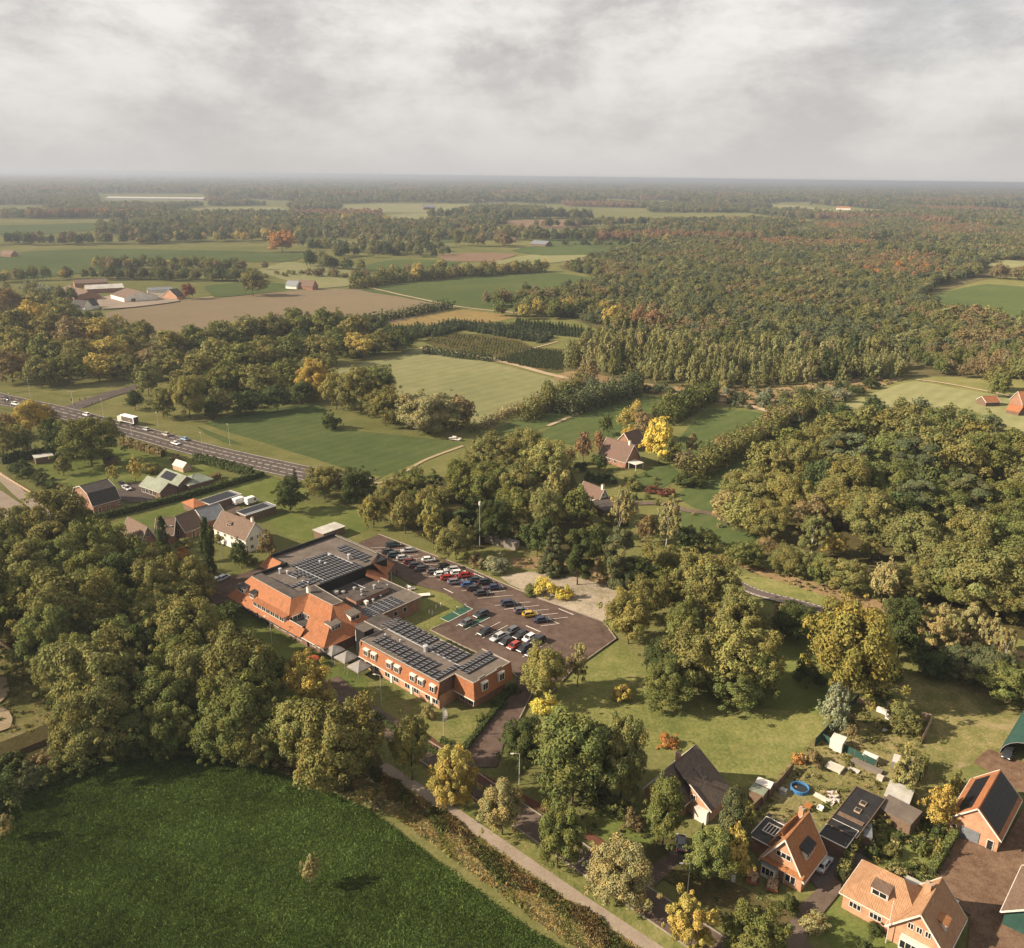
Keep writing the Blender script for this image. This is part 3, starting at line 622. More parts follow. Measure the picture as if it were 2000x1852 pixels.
# the forest floor under the big eastern wood: one dark sheet
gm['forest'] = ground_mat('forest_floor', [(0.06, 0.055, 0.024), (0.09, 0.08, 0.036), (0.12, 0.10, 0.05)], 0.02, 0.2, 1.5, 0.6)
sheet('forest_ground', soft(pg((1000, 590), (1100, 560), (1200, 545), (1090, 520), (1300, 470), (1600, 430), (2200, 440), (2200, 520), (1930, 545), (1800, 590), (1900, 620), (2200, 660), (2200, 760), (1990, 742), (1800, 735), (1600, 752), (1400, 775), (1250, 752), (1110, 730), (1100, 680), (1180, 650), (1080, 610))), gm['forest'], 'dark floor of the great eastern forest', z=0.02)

# paved ground
z2 = Z(650, 1000, 600 / 1996)
lot = [z2(165, 205), z2(300, 150), z2(560, 250), z2(880, 370), z2(1200, 510), z2(1540, 640), z2(1760, 720), z2(1840, 830), z2(1560, 1030), z2(1420, 1180), G(1045, 1345), G(1015, 1405), G(985, 1450), G(970, 1500), G(905, 1500), G(915, 1465), G(945, 1420), G(990, 1365), G(1010, 1325), G(985, 1300), G(905, 1265), G(840, 1232), G(862, 1222), G(918, 1192), G(870, 1160), G(800, 1140), G(745, 1110)]
sheet('car_park', lot, M['pave_lot'], 'brown clinker car park and drive beside the orange building')
sheet('forecourt', soft(pg((405, 1150), (450, 1130), (520, 1105), (545, 1095), (560, 1105), (470, 1150), (440, 1175), (420, 1185))), M['pave_lot'], 'shaded brown drive at the corner of the orange mansard roof')
sheet('sand_lot', soft([z2(1090, 430), z2(1270, 395), z2(1400, 400), z2(1640, 440), z2(1860, 520), z2(1900, 590), z2(1780, 715), z2(1540, 640), z2(1300, 555)], 5, 0.01), M['sand'], 'bare sandy plot beside the car park')
# the street, its footpath and red track run down the street grid
foot = smooth([G(745, 1497), G(800, 1532), G(868, 1577), G(960, 1640), G(1100, 1738), G(1240, 1832), G(1380, 1925)])
verge_l = [p - VV * 5.2 for p in foot]
ribbon('verge', [p - VV * 3.6 for p in foot], 5.2, gm['verge'], 'dry overgrown ditch between the meadow and the footpath')
ribbon('verge', [p + VV * 2.6 for p in foot], 4.4, gm['lawn'], 'grass strip with the row of street trees')
ribbon('footpath', foot, 2.5, M['concrete'], 'pale concrete footpath along the ditch')
street = smooth([G(640, 1330), G(700, 1378), G(780, 1436), G(880, 1502), G(985, 1575), G(1090, 1646), G(1200, 1722), G(1330, 1810), G(1450, 1890)])
ribbon('street', street, 5.4, M['street'], 'shaded clinker street behind the row of street trees')
ribbon('cycle_track', smooth([G(830, 1440), G(905, 1500), G(1057, 1580), G(1157, 1640), G(1260, 1712)]), 1.7, M['redpath'], 'narrow red cycle track beside the street')
field('litter', [(1225, 1690), (1290, 1640), (1330, 1650), (1420, 1720), (1530, 1770), (1570, 1760), (1545, 1800), (1500, 1840), (1420, 1800), (1300, 1720)], 'grass under fallen leaves between street and houses')
sheet('street_apron', soft(pg((1500, 1850), (1540, 1805), (1572, 1762), (1600, 1735), (1640, 1715), (1640, 1745), (1600, 1795), (1575, 1840), (1640, 1900), (1500, 1950), (1440, 1880))), M['street'], 'brown drive in front of the steep orange house')
sheet('street_apron', soft(pg((1230, 1720), (1290, 1680), (1325, 1650), (1350, 1665), (1310, 1705), (1262, 1745))), M['street'], 'brown drive of the charcoal house')
sheet('yard', pg((1815, 1740), (1870, 1640), (1960, 1650), (2010, 1560), (1900, 1490), (1930, 1465), (2080, 1520), (2080, 1960), (1880, 1960), (1895, 1790)), M['yard'], 'brown paved yard around the orange brick barn')
sheet('terrace', pg((1465, 1640), (1500, 1590), (1590, 1640), (1660, 1560), (1735, 1590), (1690, 1680), (1600, 1740), (1560, 1700)), M['asphalt'], 'paving between the orange gabled house and its flat annex')
# main road with junction
zr = Z(0, 700, 620 / 1996)
road = smooth([zr(-700, 90), zr(-200, 205), zr(0, 258), zr(340, 332), zr(640, 412), zr(900, 478), zr(1150, 548), zr(1400, 612), zr(1650, 668), zr(1960, 735), zr(2300, 800)])
ribbon('verge', road, 21, gm['base'], 'grass shoulders of the main road')
ribbon('main_road', road, 14.5, M['asphalt'], 'wide grey main road with dashed lanes')
ribbon('side_road', smooth([zr(400, 335), zr(560, 275), zr(720, 222), zr(830, 195), zr(900, 170)]), 10, M['asphalt'], 'side road leaving the junction')
ribbon('side_road', smooth([zr(330, 345), zr(250, 380), zr(120, 430), zr(-60, 480)]), 8, M['asphalt'], 'side road leaving the junction towards the gardens')
ribbon('lane', smooth([zr(-200, 640), zr(0, 745), zr(120, 850), zr(230, 940), zr(330, 1010)]), 4.0, M['concrete'], 'pale lane beside the bushy garden')
sheet('forecourt', soft([zr(-150, 820), zr(0, 835), zr(60, 870), zr(190, 965), zr(60, 1010), zr(-150, 1050)]), M['concrete'], 'pale worn forecourt at the left edge')
sheet('forecourt', soft([zr(780, 790), zr(880, 790), zr(960, 870), zr(960, 905), zr(800, 910), zr(720, 870)]), M['asphalt'], 'grey paved yard between barn and bungalow')
sheet('forecourt', soft([zr(1420, 930), zr(1480, 920), zr(1520, 950), zr(1500, 980), zr(1430, 985)]), M['street'], 'small brown yard with the white vans')
bike = smooth([G(1440, 1142), G(1480, 1160), G(1550, 1178), G(1620, 1198), G(1760, 1242), G(1900, 1284), G(2060, 1332)])
ribbon('bicycle_road', bike, 4.6, M['asphalt'], 'narrow dark road with white lines beyond the lime tree')
ribbon('gravel_drive', smooth([G(1230, 985), G(1300, 985), G(1340, 998), G(1390, 1005), G(1440, 1030)]), 3.2, M['street'], 'brown gravel drive below the paddock')
ribbon('track', smooth([G(640, 920), G(740, 945), G(830, 900), G(905, 872)]), 1.6, gm['track'], 'mown track along the dark paddock')
ribbon('track', smooth([G(820, 680), G(900, 690), G(1000, 712), G(1100, 738), G(1250, 762), G(1420, 785), G(1530, 812)]), 5, gm['track'], 'sandy track along the nursery and the forest edge')
ribbon('track', smooth([G(1070, 833), G(1150, 800), G(1175, 785)]), 2.2, gm['track'], 'grassy bank between two paddocks')
ribbon('track', smooth([G(200, 605), G(400, 582), G(600, 562), G(700, 560), G(800, 580), G(900, 600), G(1010, 612)]), 4, gm['track'], 'farm track round the stubble field')
ribbon('track', smooth([G(1010, 690), G(1060, 676), G(1090, 668)]), 2.0, gm['track'], 'sandy path through the nursery')
ribbon('track', smooth([G(1790, 742), G(1860, 752), G(1990, 778)]), 2.5, gm['track'], 'pale track behind the orange-roofed sheds')
sheet('farmyard', soft(pg((190, 585), (240, 575), (330, 575), (350, 590), (260, 602), (200, 605))), M['concrete'], 'pale yard of the far farm', z=1.0)
for pts, lab in (([(-40, 1330), (12, 1325), (18, 1355), (0, 1375), (-40, 1385)], 'sandy clearing at the left edge, upper patch'), ([(-40, 1390), (10, 1385), (25, 1405), (18, 1425), (-40, 1440)], 'sandy clearing at the left edge, lower patch')):
    sheet('clearing', soft(pg(*pts)), gm['track'], lab)
def kerb(pts, label):
    b = MB()
    for a_, c_ in zip(pts, pts[1:]): b.bar((a_.x, a_.y, .30), (c_.x, c_.y, .30), .22, .24)
    o = b.build('kerb', M['kerb']); tag(o, label, None, None, 'structure')
M['kerb'] = surf('kerb_concrete', (0.24, 0.20, 0.16), .25, 1.0)
kerb(lot[1:8], 'low concrete kerb along the upper edge of the car park'); kerb(lot[7:12], 'low concrete kerb along the lawn side of the car park'); kerb(lot[18:23], 'low kerb between car park and long wing')
kerb([p + VV * 2.75 for p in street[12:]], 'kerb along the garden side of the street'); kerb([p - VV * 2.75 for p in street[12:]], 'kerb along the tree side of the street')
# ---- painted lines
def line(a, b, w, parent, name='line', zz=None):
    d = (b - a); d.z = 0; d.normalize(); s = Vector((-d.y, d.x, 0)) * w / 2
    m = MB(); z_ = 0.004 * (SHEETS[0] + 2) + 0.01 if zz is None else zz
    m.quad(*[(q.x, q.y, z_) for q in (a - s, b - s, b + s, a + s)]); o = m.build(name, M['line'], parent)
    if o.data.polygons[0].normal.z < 0: o.data.flip_normals()
    return o
pm = empty('road_marking'); tag(pm, 'white parking stripes and arrows painted on the brown car park', 'road marking')
zz1 = Z(700, 1030, 260 / 1996); zz2 = Z(890, 1140, 330 / 1996)
dirA = (zz2(680, 150) - zz2(270, 190)).normalized()
for a, b in (((190, 325), (400, 320)), ((270, 370), (740, 345)), ((410, 468), (640, 460)), ((480, 520), (600, 515)), ((620, 562), (680, 560)), ((650, 450), (900, 430)), ((760, 490), (980, 478)), ((940, 712), (1080, 705)), ((990, 577), (1240, 572)), ((1060, 758), (1180, 755)), ((1080, 635), (1230, 635)), ((1190, 808), (1260, 806)), ((1420, 915), (1560, 908)), ((1550, 970), (1640, 965)), ((1790, 1085), (2000, 1065)), ((365, 548), (440, 565)), ((370, 622), (440, 622))):
    line(zz1(*a), zz1(*b), 0.16, pm)
for a, b in (((400, 120), (590, 98)), ((270, 190), (680, 150)), ((460, 272), (560, 268)), ((700, 245), (885, 230)), ((570, 320), (985, 270)), ((690, 365), (760, 360)), ((910, 335), (1100, 318)), ((1010, 385), (1210, 365)), ((1110, 435), (1325, 412)), ((1005, 515), (1225, 487)), ((770, 290), (1225, 490)), ((110, 560), (405, 415)), ((5, 515), (60, 490)), ((230, 622), (525, 468)), ((320, 660), (615, 508)), ((270, 495), (510, 605)), ((790, 885), (1085, 715)), ((760, 715), (860, 760))):
    line(zz2(*a), zz2(*b), 0.16, pm)
for a, b in (((770, 318), (930, 385)), ((1725, 705), (1910, 785)), ((1280, 935), (1420, 1005))):
    line(zz1(*a), zz1(*b), 0.30, pm, 'arrow')
for a, b in (((1215, 310), (1390, 382)), ((830, 512), (1000, 585))):
    line(zz2(*a), zz2(*b), 0.30, pm, 'arrow')
# the green charging bays
sheet('charging_bay', [zz1(1230, 1380), zz1(1600, 1190), zz1(1715, 1245), zz1(1345, 1438)], M['green_paint'], 'green painted bay edged in white beside the little lawn')
sheet('charging_bay', [zz2(100, 520), zz2(320, 410), zz2(400, 415), zz2(120, 560)], M['green_paint'], 'green painted charging bay between two grey parked cars')
for a, b in (((1230, 1380), (1345, 1438)), ((1345, 1438), (1715, 1245)), ((1715, 1245), (1600, 1190)), ((1420, 1285), (1520, 1340))): line(zz1(*a), zz1(*b), 0.18, pm, zz=0.5 if False else 0.004 * (SHEETS[0] + 3))
# lanes of the main road
rm = empty('road_marking'); tag(rm, 'white dashed lane lines of the wide main road', 'road marking')
acc = 0
for i in range(len(road) - 1):
    a, b = road[i], road[i + 1]; d = (b - a).normalized(); s = Vector((-d.y, d.x, 0)); ln = (b - a).length
    line(a + s * 6.6, b + s * 6.6, 0.25, rm, 'edge_line', 0.45); line(a - s * 6.6, b - s * 6.6, 0.25, rm, 'edge_line', 0.45)
    k = 0.0
    while k < ln - 3:
        for off in (-3.6, -0.3, 0.3, 3.4): line(a + d * k + s * off, a + d * (k + (3 if abs(off) > 1 else 5)) + s * off, 0.26 if abs(off) > 1 else 0.2, rm, 'lane_line', 0.45)
        k += 8.0
bm_ = empty('road_marking'); tag(bm_, 'white edge lines of the narrow dark road beyond the lime tree', 'road marking')
for i in range(len(bike) - 1):
    a, b = bike[i], bike[i + 1]; d = (b - a).normalized(); s = Vector((-d.y, d.x, 0)); line(a - s * 1.9, b - s * 1.9, .2, bm_, 'edge_line'); line(a - s * 1.4, b - s * 1.4, .14, bm_, 'edge_line'); line(a + s * 1.8, a.lerp(b, .6) + s * 1.8, .18, bm_, 'dash')
sm = empty('road_marking'); tag(sm, 'white zebra bars painted on the shaded street', 'road marking')
for i in range(4):
    p = G(1128, 1690) + UV * i * 0.9; line(p, p + VV * 1.7, 0.35, sm, 'bar')
# brown reeds and tall grass in the ditch, tufts of the meadow
ZL = 0.004 * SHEETS[0]
# ------------------------------------------------------------------ buildings
MESH = {}
def cached(key, fn):
    if key not in MESH: MESH[key] = fn()
    return MESH[key]
def window_mesh(w, h, bars):
    def mk():
        b = MB(); f = 0.09
        b.box(-w / 2, w / 2, -0.05, 0.06, h / 2 - f, h / 2); b.box(-w / 2, w / 2, -0.08, 0.06, -h / 2, -h / 2 + f)
        b.box(-w / 2, -w / 2 + f, -0.05, 0.06, -h / 2 + f, h / 2 - f); b.box(w / 2 - f, w / 2, -0.05, 0.06, -h / 2 + f, h / 2 - f)
        for i in range(1, bars):
            x = -w / 2 + w * i / bars; b.box(x - 0.045, x + 0.045, -0.045, 0.055, -h / 2 + f, h / 2 - f)
        return b.mesh('window', M['white'])
    return cached(('win', round(w, 2), round(h, 2), bars), mk)
def pane_mesh(w, h):
    def mk():
        b = MB(); b.box(-w / 2 + 0.05, w / 2 - 0.05, -0.015, 0.03, -h / 2 + 0.05, h / 2 - 0.05); return b.mesh('pane', M['glass'])
    return cached(('pane', round(w, 2), round(h, 2)), mk)
def window(parent, loc, rz, w, h, bars=2, tilt=0.0, name='window'):
    o = mobj(name, window_mesh(w, h, bars), parent, loc, (tilt, 0, rz)); mobj('pane', pane_mesh(w, h), o); return o
def door(parent, loc, rz, w, h, mat='wood'):
    def mk():
        b = MB(); b.box(-w / 2, w / 2, -0.05, 0.05, 0, h); return b.mesh('door', M[mat])
    o = mobj('door', cached(('door', w, h, mat), mk), parent, loc, (0, 0, rz))
    def fr():
        b = MB(); b.box(-w / 2 - .1, -w / 2, -.08, .06, 0, h + .1); b.box(w / 2, w / 2 + .1, -.08, .06, 0, h + .1); b.box(-w / 2, w / 2, -.08, .06, h, h + .1); return b.mesh('frame', M['white'])
    mobj('frame', cached(('doorf', w, h), fr), o)
    def hd():
        b = MB(); b.box(w / 2 - .14, w / 2 - .06, -.11, -.05, 0.98, 1.1); return b.mesh('handle', M['steel'])
    mobj('handle', cached(('doorh', w), hd), o); return o
def panel_mesh(a, b_, tilt):
    def mk():
        m = MB(); h = a * math.sin(tilt)
        m.mi = 0; m.hexa([(-a / 2, -b_ / 2, 0.10), (a / 2, -b_ / 2, 0.10 + h), (a / 2, b_ / 2, 0.10 + h), (-a / 2, b_ / 2, 0.10), (-a / 2, -b_ / 2, 0.145), (a / 2, -b_ / 2, 0.145 + h), (a / 2, b_ / 2, 0.145 + h), (-a / 2, b_ / 2, 0.145)])
        m.mi = 1; e = 0.035
        m.quad((-a / 2 + e, -b_ / 2 + e, 0.149 + h * e / a), (a / 2 - e, -b_ / 2 + e, 0.149 + h * (1 - e / a)), (a / 2 - e, b_ / 2 - e, 0.149 + h * (1 - e / a)), (-a / 2 + e, b_ / 2 - e, 0.149 + h * e / a))
        return m.mesh('solar_panel', [M['alu'], M['solar']])
    return cached(('pv', a, b_, round(tilt, 3)), mk)
def chimney(parent, x, y, z0, z1, w=0.7, d=0.6, mat='brick_red', name='chimney'):
    b = MB(); b.box(x - w / 2, x + w / 2, y - d / 2, y + d / 2, z0, z1); c = b.build(name, M[mat], parent)
    b = MB(); b.box(x - w / 2 - .06, x + w / 2 + .06, y - d / 2 - .06, y + d / 2 + .06, z1, z1 + .1); b.build('cap', M['concrete'], c)
    b = MB(); b.tube((x, y, z1 + .1), (x, y, z1 + .45), 0.13, 0.1, 8); b.build('pot', M['brick_orange'], c); return c
def dormer(parent, loc, rz, w, d, h, bars=3, roofm='felt_black', pitch=0.12, name='dormer'):
    """box dormer: front at local y=0, running back d into the roof"""
    o = MB().box(-w / 2, w / 2, 0, d, -0.6, h).build(name, M['white'], parent, loc=loc, rot=(0, 0, rz))
    b = MB(); b.slab([(-w / 2 - .15, -.25, h + .14), (w / 2 + .15, -.25, h + .14), (w / 2 + .15, d + .1, h + .14 + pitch * d), (-w / 2 - .15, d + .1, h + .14 + pitch * d)], 0.14); b.build('dormer_roof', M[roofm], o)
    window(o, (0, -0.03, h * 0.5), 0, w * 0.88, h * 0.72, bars); return o
def stack(parent, x, y, z, r, h, mat='alu', name='vent'):
    b = MB(); b.tube((x, y, z), (x, y, z + h), r, r, 9); b.tube((x, y, z + h), (x, y, z + h + .12), r * 1.35, r * 0.9, 9); return b.build(name, M[mat], parent)
class House:
    """a gabled, hipped or flat building laid out from three eave corners"""
    def __init__(s, name, label, A, B, D, ze, zr, ridge='x', wall='brick_red', roof='tile_brown', trim='white', ov=0.4, cat='house', group=None, gut=True, zw=None, ridge_mat=None, mansard=None):
        d = B - A; s.L = math.hypot(d.x, d.y); s.rz = math.atan2(d.y, d.x)
        if isinstance(D, Vector):
            e = D - A; s.D = abs(-math.sin(s.rz) * e.x + math.cos(s.rz) * e.y)
        else: s.D = D
        s.ze, s.zr, s.ov, s.ridge = ze, zr, ov, ridge
        s.root = empty(name, (A.x, A.y, 0), s.rz, label, cat, group)
        Lh, Dh = s.L, s.D; r = s.root; w0 = -0.4; t = 0.16
        wb = MB()
        if ridge in ('flat', 'mono'):
            wb.box(0, Lh, 0, Dh, w0, ze - 0.02 if ridge == 'flat' else ze - 0.02)
            if ridge == 'mono': wb.quad((0, Dh, ze - .02), (0, Dh, zr - .12), (Lh, Dh, zr - .12), (Lh, Dh, ze - .02)); wb.quad((0, 0, ze - .02), (0, Dh, zr - .12), (0, Dh, ze - .02)); wb.quad((Lh, 0, ze - .02), (Lh, Dh, zr - .12), (Lh, Dh, ze - .02))
        elif ridge in ('x', 'gamx'):
            wb.box(0, Lh, 0, Dh, w0, ze)
            for x in (0, Lh):
                if ridge == 'x': wb.quad((x, 0, ze), (x, Dh, ze), (x, Dh / 2, zr - .05))
                else: zm = ze + (zr - ze) * .68; wb.quad((x, 0, ze), (x, Dh, ze), (x, Dh * .82, zm), (x, Dh / 2, zr - .05), (x, Dh * .18, zm))
        elif ridge == 'y':
            wb.box(0, Lh, 0, Dh, w0, ze)
            for y in (0, Dh): wb.quad((0, y, ze), (Lh, y, ze), (Lh / 2, y, zr - .05))
        else: wb.box(0, Lh, 0, Dh, w0, ze)
        s.wall = wb.build('wall', M[wall], r)
        rb = MB()
        def sl(*p): rb.slab([(a, b, c + t) for a, b, c in p], t)
        if ridge == 'x':
            k = (zr - ze) / (Dh / 2); lo = ze - k * ov
            sl((-ov, -ov, lo), (Lh + ov, -ov, lo), (Lh + ov, Dh / 2, zr), (-ov, Dh / 2, zr)); sl((-ov, Dh / 2, zr), (Lh + ov, Dh / 2, zr), (Lh + ov, Dh + ov, lo), (-ov, Dh + ov, lo))
        elif ridge == 'gamx':
            zm = ze + (zr - ze) * .68; k = (zm - ze) / (Dh * .18); lo = ze - 0.3
            for sg in (0, 1):
                f = (lambda y: y) if sg == 0 else (lambda y: Dh - y)
                sl((-ov, f(-.08), lo), (Lh + ov, f(-.08), lo), (Lh + ov, f(Dh * .18), zm), (-ov, f(Dh * .18), zm)); sl((-ov, f(Dh * .18), zm), (Lh + ov, f(Dh * .18), zm), (Lh + ov, Dh / 2, zr), (-ov, Dh / 2, zr))
        elif ridge == 'y':
            k = (zr - ze) / (Lh / 2); lo = ze - k * ov
            sl((-ov, -ov, lo), (Lh / 2, -ov, zr), (Lh / 2, Dh + ov, zr), (-ov, Dh + ov, lo)); sl((Lh / 2, -ov, zr), (Lh + ov, -ov, lo), (Lh + ov, Dh + ov, lo), (Lh / 2, Dh + ov, zr))
        elif ridge in ('hipx', 'hipy', 'pyr'):
            lo = ze
            if ridge == 'hipx': a, c = (Dh / 2, Dh / 2, zr), (Lh - Dh / 2, Dh / 2, zr)
            elif ridge == 'hipy': a, c = (Lh / 2, Lh / 2, zr), (Lh / 2, Dh - Lh / 2, zr)
            else: a = c = (Lh / 2, Dh / 2, zr)
            p = [(-ov, -ov, lo), (Lh + ov, -ov, lo), (Lh + ov, Dh + ov, lo), (-ov, Dh + ov, lo)]
            if ridge == 'hipx': sl(p[0], p[1], c, a); sl(p[1], p[2], c); sl(p[2], p[3], a, c); sl(p[3], p[0], a)
            elif ridge == 'hipy': sl(p[0], p[1], a); sl(p[1], p[2], c, a); sl(p[2], p[3], c); sl(p[3], p[0], a, c)
            else:
                for i in range(4): sl(p[i], p[(i + 1) % 4], a)
        elif ridge == 'flat': sl((-ov, -ov, ze), (Lh + ov, -ov, ze), (Lh + ov, Dh + ov, ze), (-ov, Dh + ov, ze))
        elif ridge == 'mono': sl((-ov, -ov, ze), (Lh + ov, -ov, ze), (Lh + ov, Dh + ov, zr), (-ov, Dh + ov, zr))
        s.roof = rb.build('roof', M[roof], r)
        if trim and ridge in ('x', 'y', 'gamx'):
            e = ov + 0.03
            def bb(p, q):
                m = MB(); m.bar(p, q, 0.08, 0.26); m.build('bargeboard', M[trim], r)
            if ridge == 'x':
                k = (zr - ze) / (Dh / 2); lo = ze - k * ov + .08
                for x in (-e, Lh + e): bb((x, -ov, lo), (x, Dh / 2, zr + .08)); bb((x, Dh + ov, lo), (x, Dh / 2, zr + .08))
            elif ridge == 'y':
                k = (zr - ze) / (Lh / 2); lo = ze - k * ov + .08
                for y in (-e, Dh + e): bb((-ov, y, lo), (Lh / 2, y, zr + .08)); bb((Lh + ov, y, lo), (Lh / 2, y, zr + .08))
            else:
                zm = ze + (zr - ze) * .68
                for x in (-e, Lh + e):
                    for f in ((lambda y: y), (lambda y: Dh - y)): bb((x, f(-.08), ze - .2), (x, f(Dh * .18), zm + .08)); bb((x, f(Dh * .18), zm + .08), (x, Dh / 2, zr + .08))
        if ridge in ('x', 'gamx'): MB().tube((-ov, Dh / 2, zr + t), (Lh + ov, Dh / 2, zr + t), .11, .11, 6).build('ridge', M[ridge_mat or roof], r)
        if ridge == 'y': MB().tube((Lh / 2, -ov, zr + t), (Lh / 2, Dh + ov, zr + t), .11, .11, 6).build('ridge', M[ridge_mat or roof], r)
        if gut and trim and ridge != 'flat':
            lo = ze - (0 if ridge in ('hipx', 'hipy', 'pyr', 'mono') else ov * (zr - ze) / ((Dh if ridge == 'x' else Lh) / 2))
            if ridge == 'gamx': lo = ze - .32
            def gt(p, q): MB().tube(p, q, .075, .075, 6).build('gutter', M[trim], r)
            if ridge in ('x', 'hipx', 'gamx', 'hipy', 'pyr', 'mono'): gt((-ov, -ov - .06, lo), (Lh + ov, -ov - .06, lo))
            if ridge in ('y', 'hipx', 'hipy', 'pyr'):
                for x in (-ov - .06, Lh + ov + .06): gt((x, -ov, lo), (x, Dh + ov, lo))
        if ridge == 'flat' and trim:
            for p, q in (((-ov, -ov), (Lh + ov, -ov)), ((Lh + ov, -ov), (Lh + ov, Dh + ov)), ((Lh + ov, Dh + ov), (-ov, Dh + ov)), ((-ov, Dh + ov), (-ov, -ov))):
                MB().bar((*p, ze + .2), (*q, ze + .2), .12, .16).build('roof_edge', M[trim], r)
    def win(s, face, t, z, w=1.2, h=1.2, bars=2):
        """t: metres along the face, seen from outside left to right"""
        if face == 'f': loc, rz = (t, -0.02, z), 0
        elif face == 'r': loc, rz = (s.L + 0.02, t, z), math.pi / 2
        elif face == 'l': loc, rz = (-0.02, s.D - t, z), -math.pi / 2
        else: loc, rz = (s.L - t, s.D + 0.02, z), math.pi
        return window(s.root, loc, rz, w, h, bars)
    def door(s, face, t, w=1.0, h=2.1, mat='wood'):
        if face == 'f': loc, rz = (t, -0.02, 0.05), 0
        elif face == 'r': loc, rz = (s.L + 0.02, t, 0.05), math.pi / 2
        else: loc, rz = (-0.02, s.D - t, 0.05), -math.pi / 2
        return door(s.root, loc, rz, w, h, mat)
    def panels(s, x0, x1, y0, y1, pw=1.0, ph=1.65, slope='f'):
        """solar panels lying on the front slope ('f'), or on a flat roof ('flat')"""
        nx = int((x1 - x0) / (pw + .03)); ny = int((y1 - y0) / (ph + .03))
        me = cached(('pvf', pw, ph), lambda: MB().box(-pw / 2, pw / 2, -ph / 2, ph / 2, 0, .05).mesh('solar_panel', M['solar']))
        for i in range(nx):
            for j in range(ny):
                x = x0 + (i + .5) * (pw + .03); y = y0 + (j + .5) * (ph + .03)
                if slope == 'flat': mobj('solar_panel', me, s.root, (x, y, s.ze + .20))
                elif slope == 'f':
                    k = math.atan2(s.zr - s.ze, s.D / 2); mobj('solar_panel', me, s.root, (x, y * math.cos(k), s.ze + .22 + y * math.sin(k)), (k, 0, 0))
                elif slope == 'l':     # left slope of a roof with ridge along y; x runs up the slope
                    k = math.atan2(s.zr - s.ze, s.L / 2); mobj('solar_panel', me, s.root, (x * math.cos(k), y, s.ze + .22 + x * math.sin(k)), (0, -k, 0))

# ---- the orange building, main block (local x = U, local y = V)
hb = empty('hotel_block', (0, 0, 0), UA, 'large building with orange tiled mansard roofs and a flat roof full of solar panels', 'building')
TOP, FL, EV = 8.5, 7.0, 3.2
u0, un, u1, v0 = -196.1, -163.4, -154.6, 107.5
m = MB(); m.box(u0 + 1.4, un + 0.2, v0 + 2.0, 124, -.4, EV + .3); m.box(un - 4, u1 - 1.2, v0 + 2.4, 124.5, -.4, EV + .3); m.build('wall', M['brick_dark'], hb)
# front slope of the long part, cut back to a roof terrace at its east end
def roofquad(name, pts, mat='tile_orange', t=0.18, parent=hb):
    P = [Vector(p) for p in pts]; n = (P[1] - P[0]).cross(P[2] - P[0]).normalized()
    if n.z < 0: n = -n
    b = MB(); k = len(P); b.v = [tuple(p) for p in P] + [tuple(p - n * t) for p in P]
    b.f = [tuple(range(k)), tuple(reversed(range(k, 2 * k)))] + [(i, k + i, k + (i + 1) % k, (i + 1) % k) for i in range(k)]; b.m = [0] * len(b.f)
    return b.build(name, M[mat], parent)
vt1 = 112.6; zt = 5.0; kf = (vt1 - v0) / (TOP - EV)
vterr = v0 + kf * (zt - EV)
roofquad('roof', [(u0, v0, EV), (un, v0, EV), (un, vterr, zt), (u0 + 1.6, vterr, zt)])
roofquad('roof', [(u0 + 1.6, vterr, zt), (-170.2, vterr, zt), (-173.4, vt1, TOP), (-191.9, vt1 + .3, TOP)])
roofquad('roof', [(u0, v0, EV), (-191.9, vt1 + .3, TOP), (-191.9, 114.6, TOP), (u0, 114.6, EV)])          # west hip
roofquad('roof', [(-170.2, vterr, zt + .2), (-173.4, vt1, TOP), (-172.6, 117.1, TOP), (-169.4, 116.6, zt + 1.4)])  # slope above the terrace
# second gable block with its own front slope
vt2 = 117.4; k2 = (vt2 - v0 - .6) / (TOP - EV)
zv = 6.0; vz = v0 + .6 + k2 * (zv - EV)
roofquad('roof', [(un + .3, v0 + .6, EV), (u1, v0 + .6, EV), (-162.7 + 4.4, vz, zv + .25), (-166.6, vz, zv + .0)])
roofquad('roof', [(-169.2, vz, zv), (-158.4, vz, zv + .25), (-162.7, vt2, TOP), (-172.6, vt2, TOP)])
roofquad('roof', [(u1, v0 + .6, EV), (u1, 125.2, EV), (-162.6, 120.4, TOP), (-162.7, vt2, TOP)])                 # east hip, in shade
roofquad('roof', [(u1, 125.2, EV), (-178, 125.2, EV + 1.2), (-175.3, 121.0, TOP), (-162.6, 120.4, TOP)])
MB().slab([(-191.9, vt1 + .3, TOP + .02), (-173.4, vt1, TOP + .02), (-172.6, vt2, TOP + .02), (-162.7, vt2, TOP + .02), (-162.6, 120.4, TOP + .02), (-175.3, 121.2, TOP + .02), (-175.3, 116, TOP + .02), (-191.9, 116, TOP + .02)], .3).build('flat_roof', M['felt'], hb)
for p, q in (((-191.9, vt1 + .3), (-173.4, vt1)), ((-172.6, vt2), (-162.7, vt2)), ((-162.7, vt2), (-162.6, 120.4)), ((-162.6, 120.4), (-175.3, 121.2))): MB().bar((*p, TOP + .08), (*q, TOP + .08), .12, .14).build('roof_edge', M['edge'], hb)
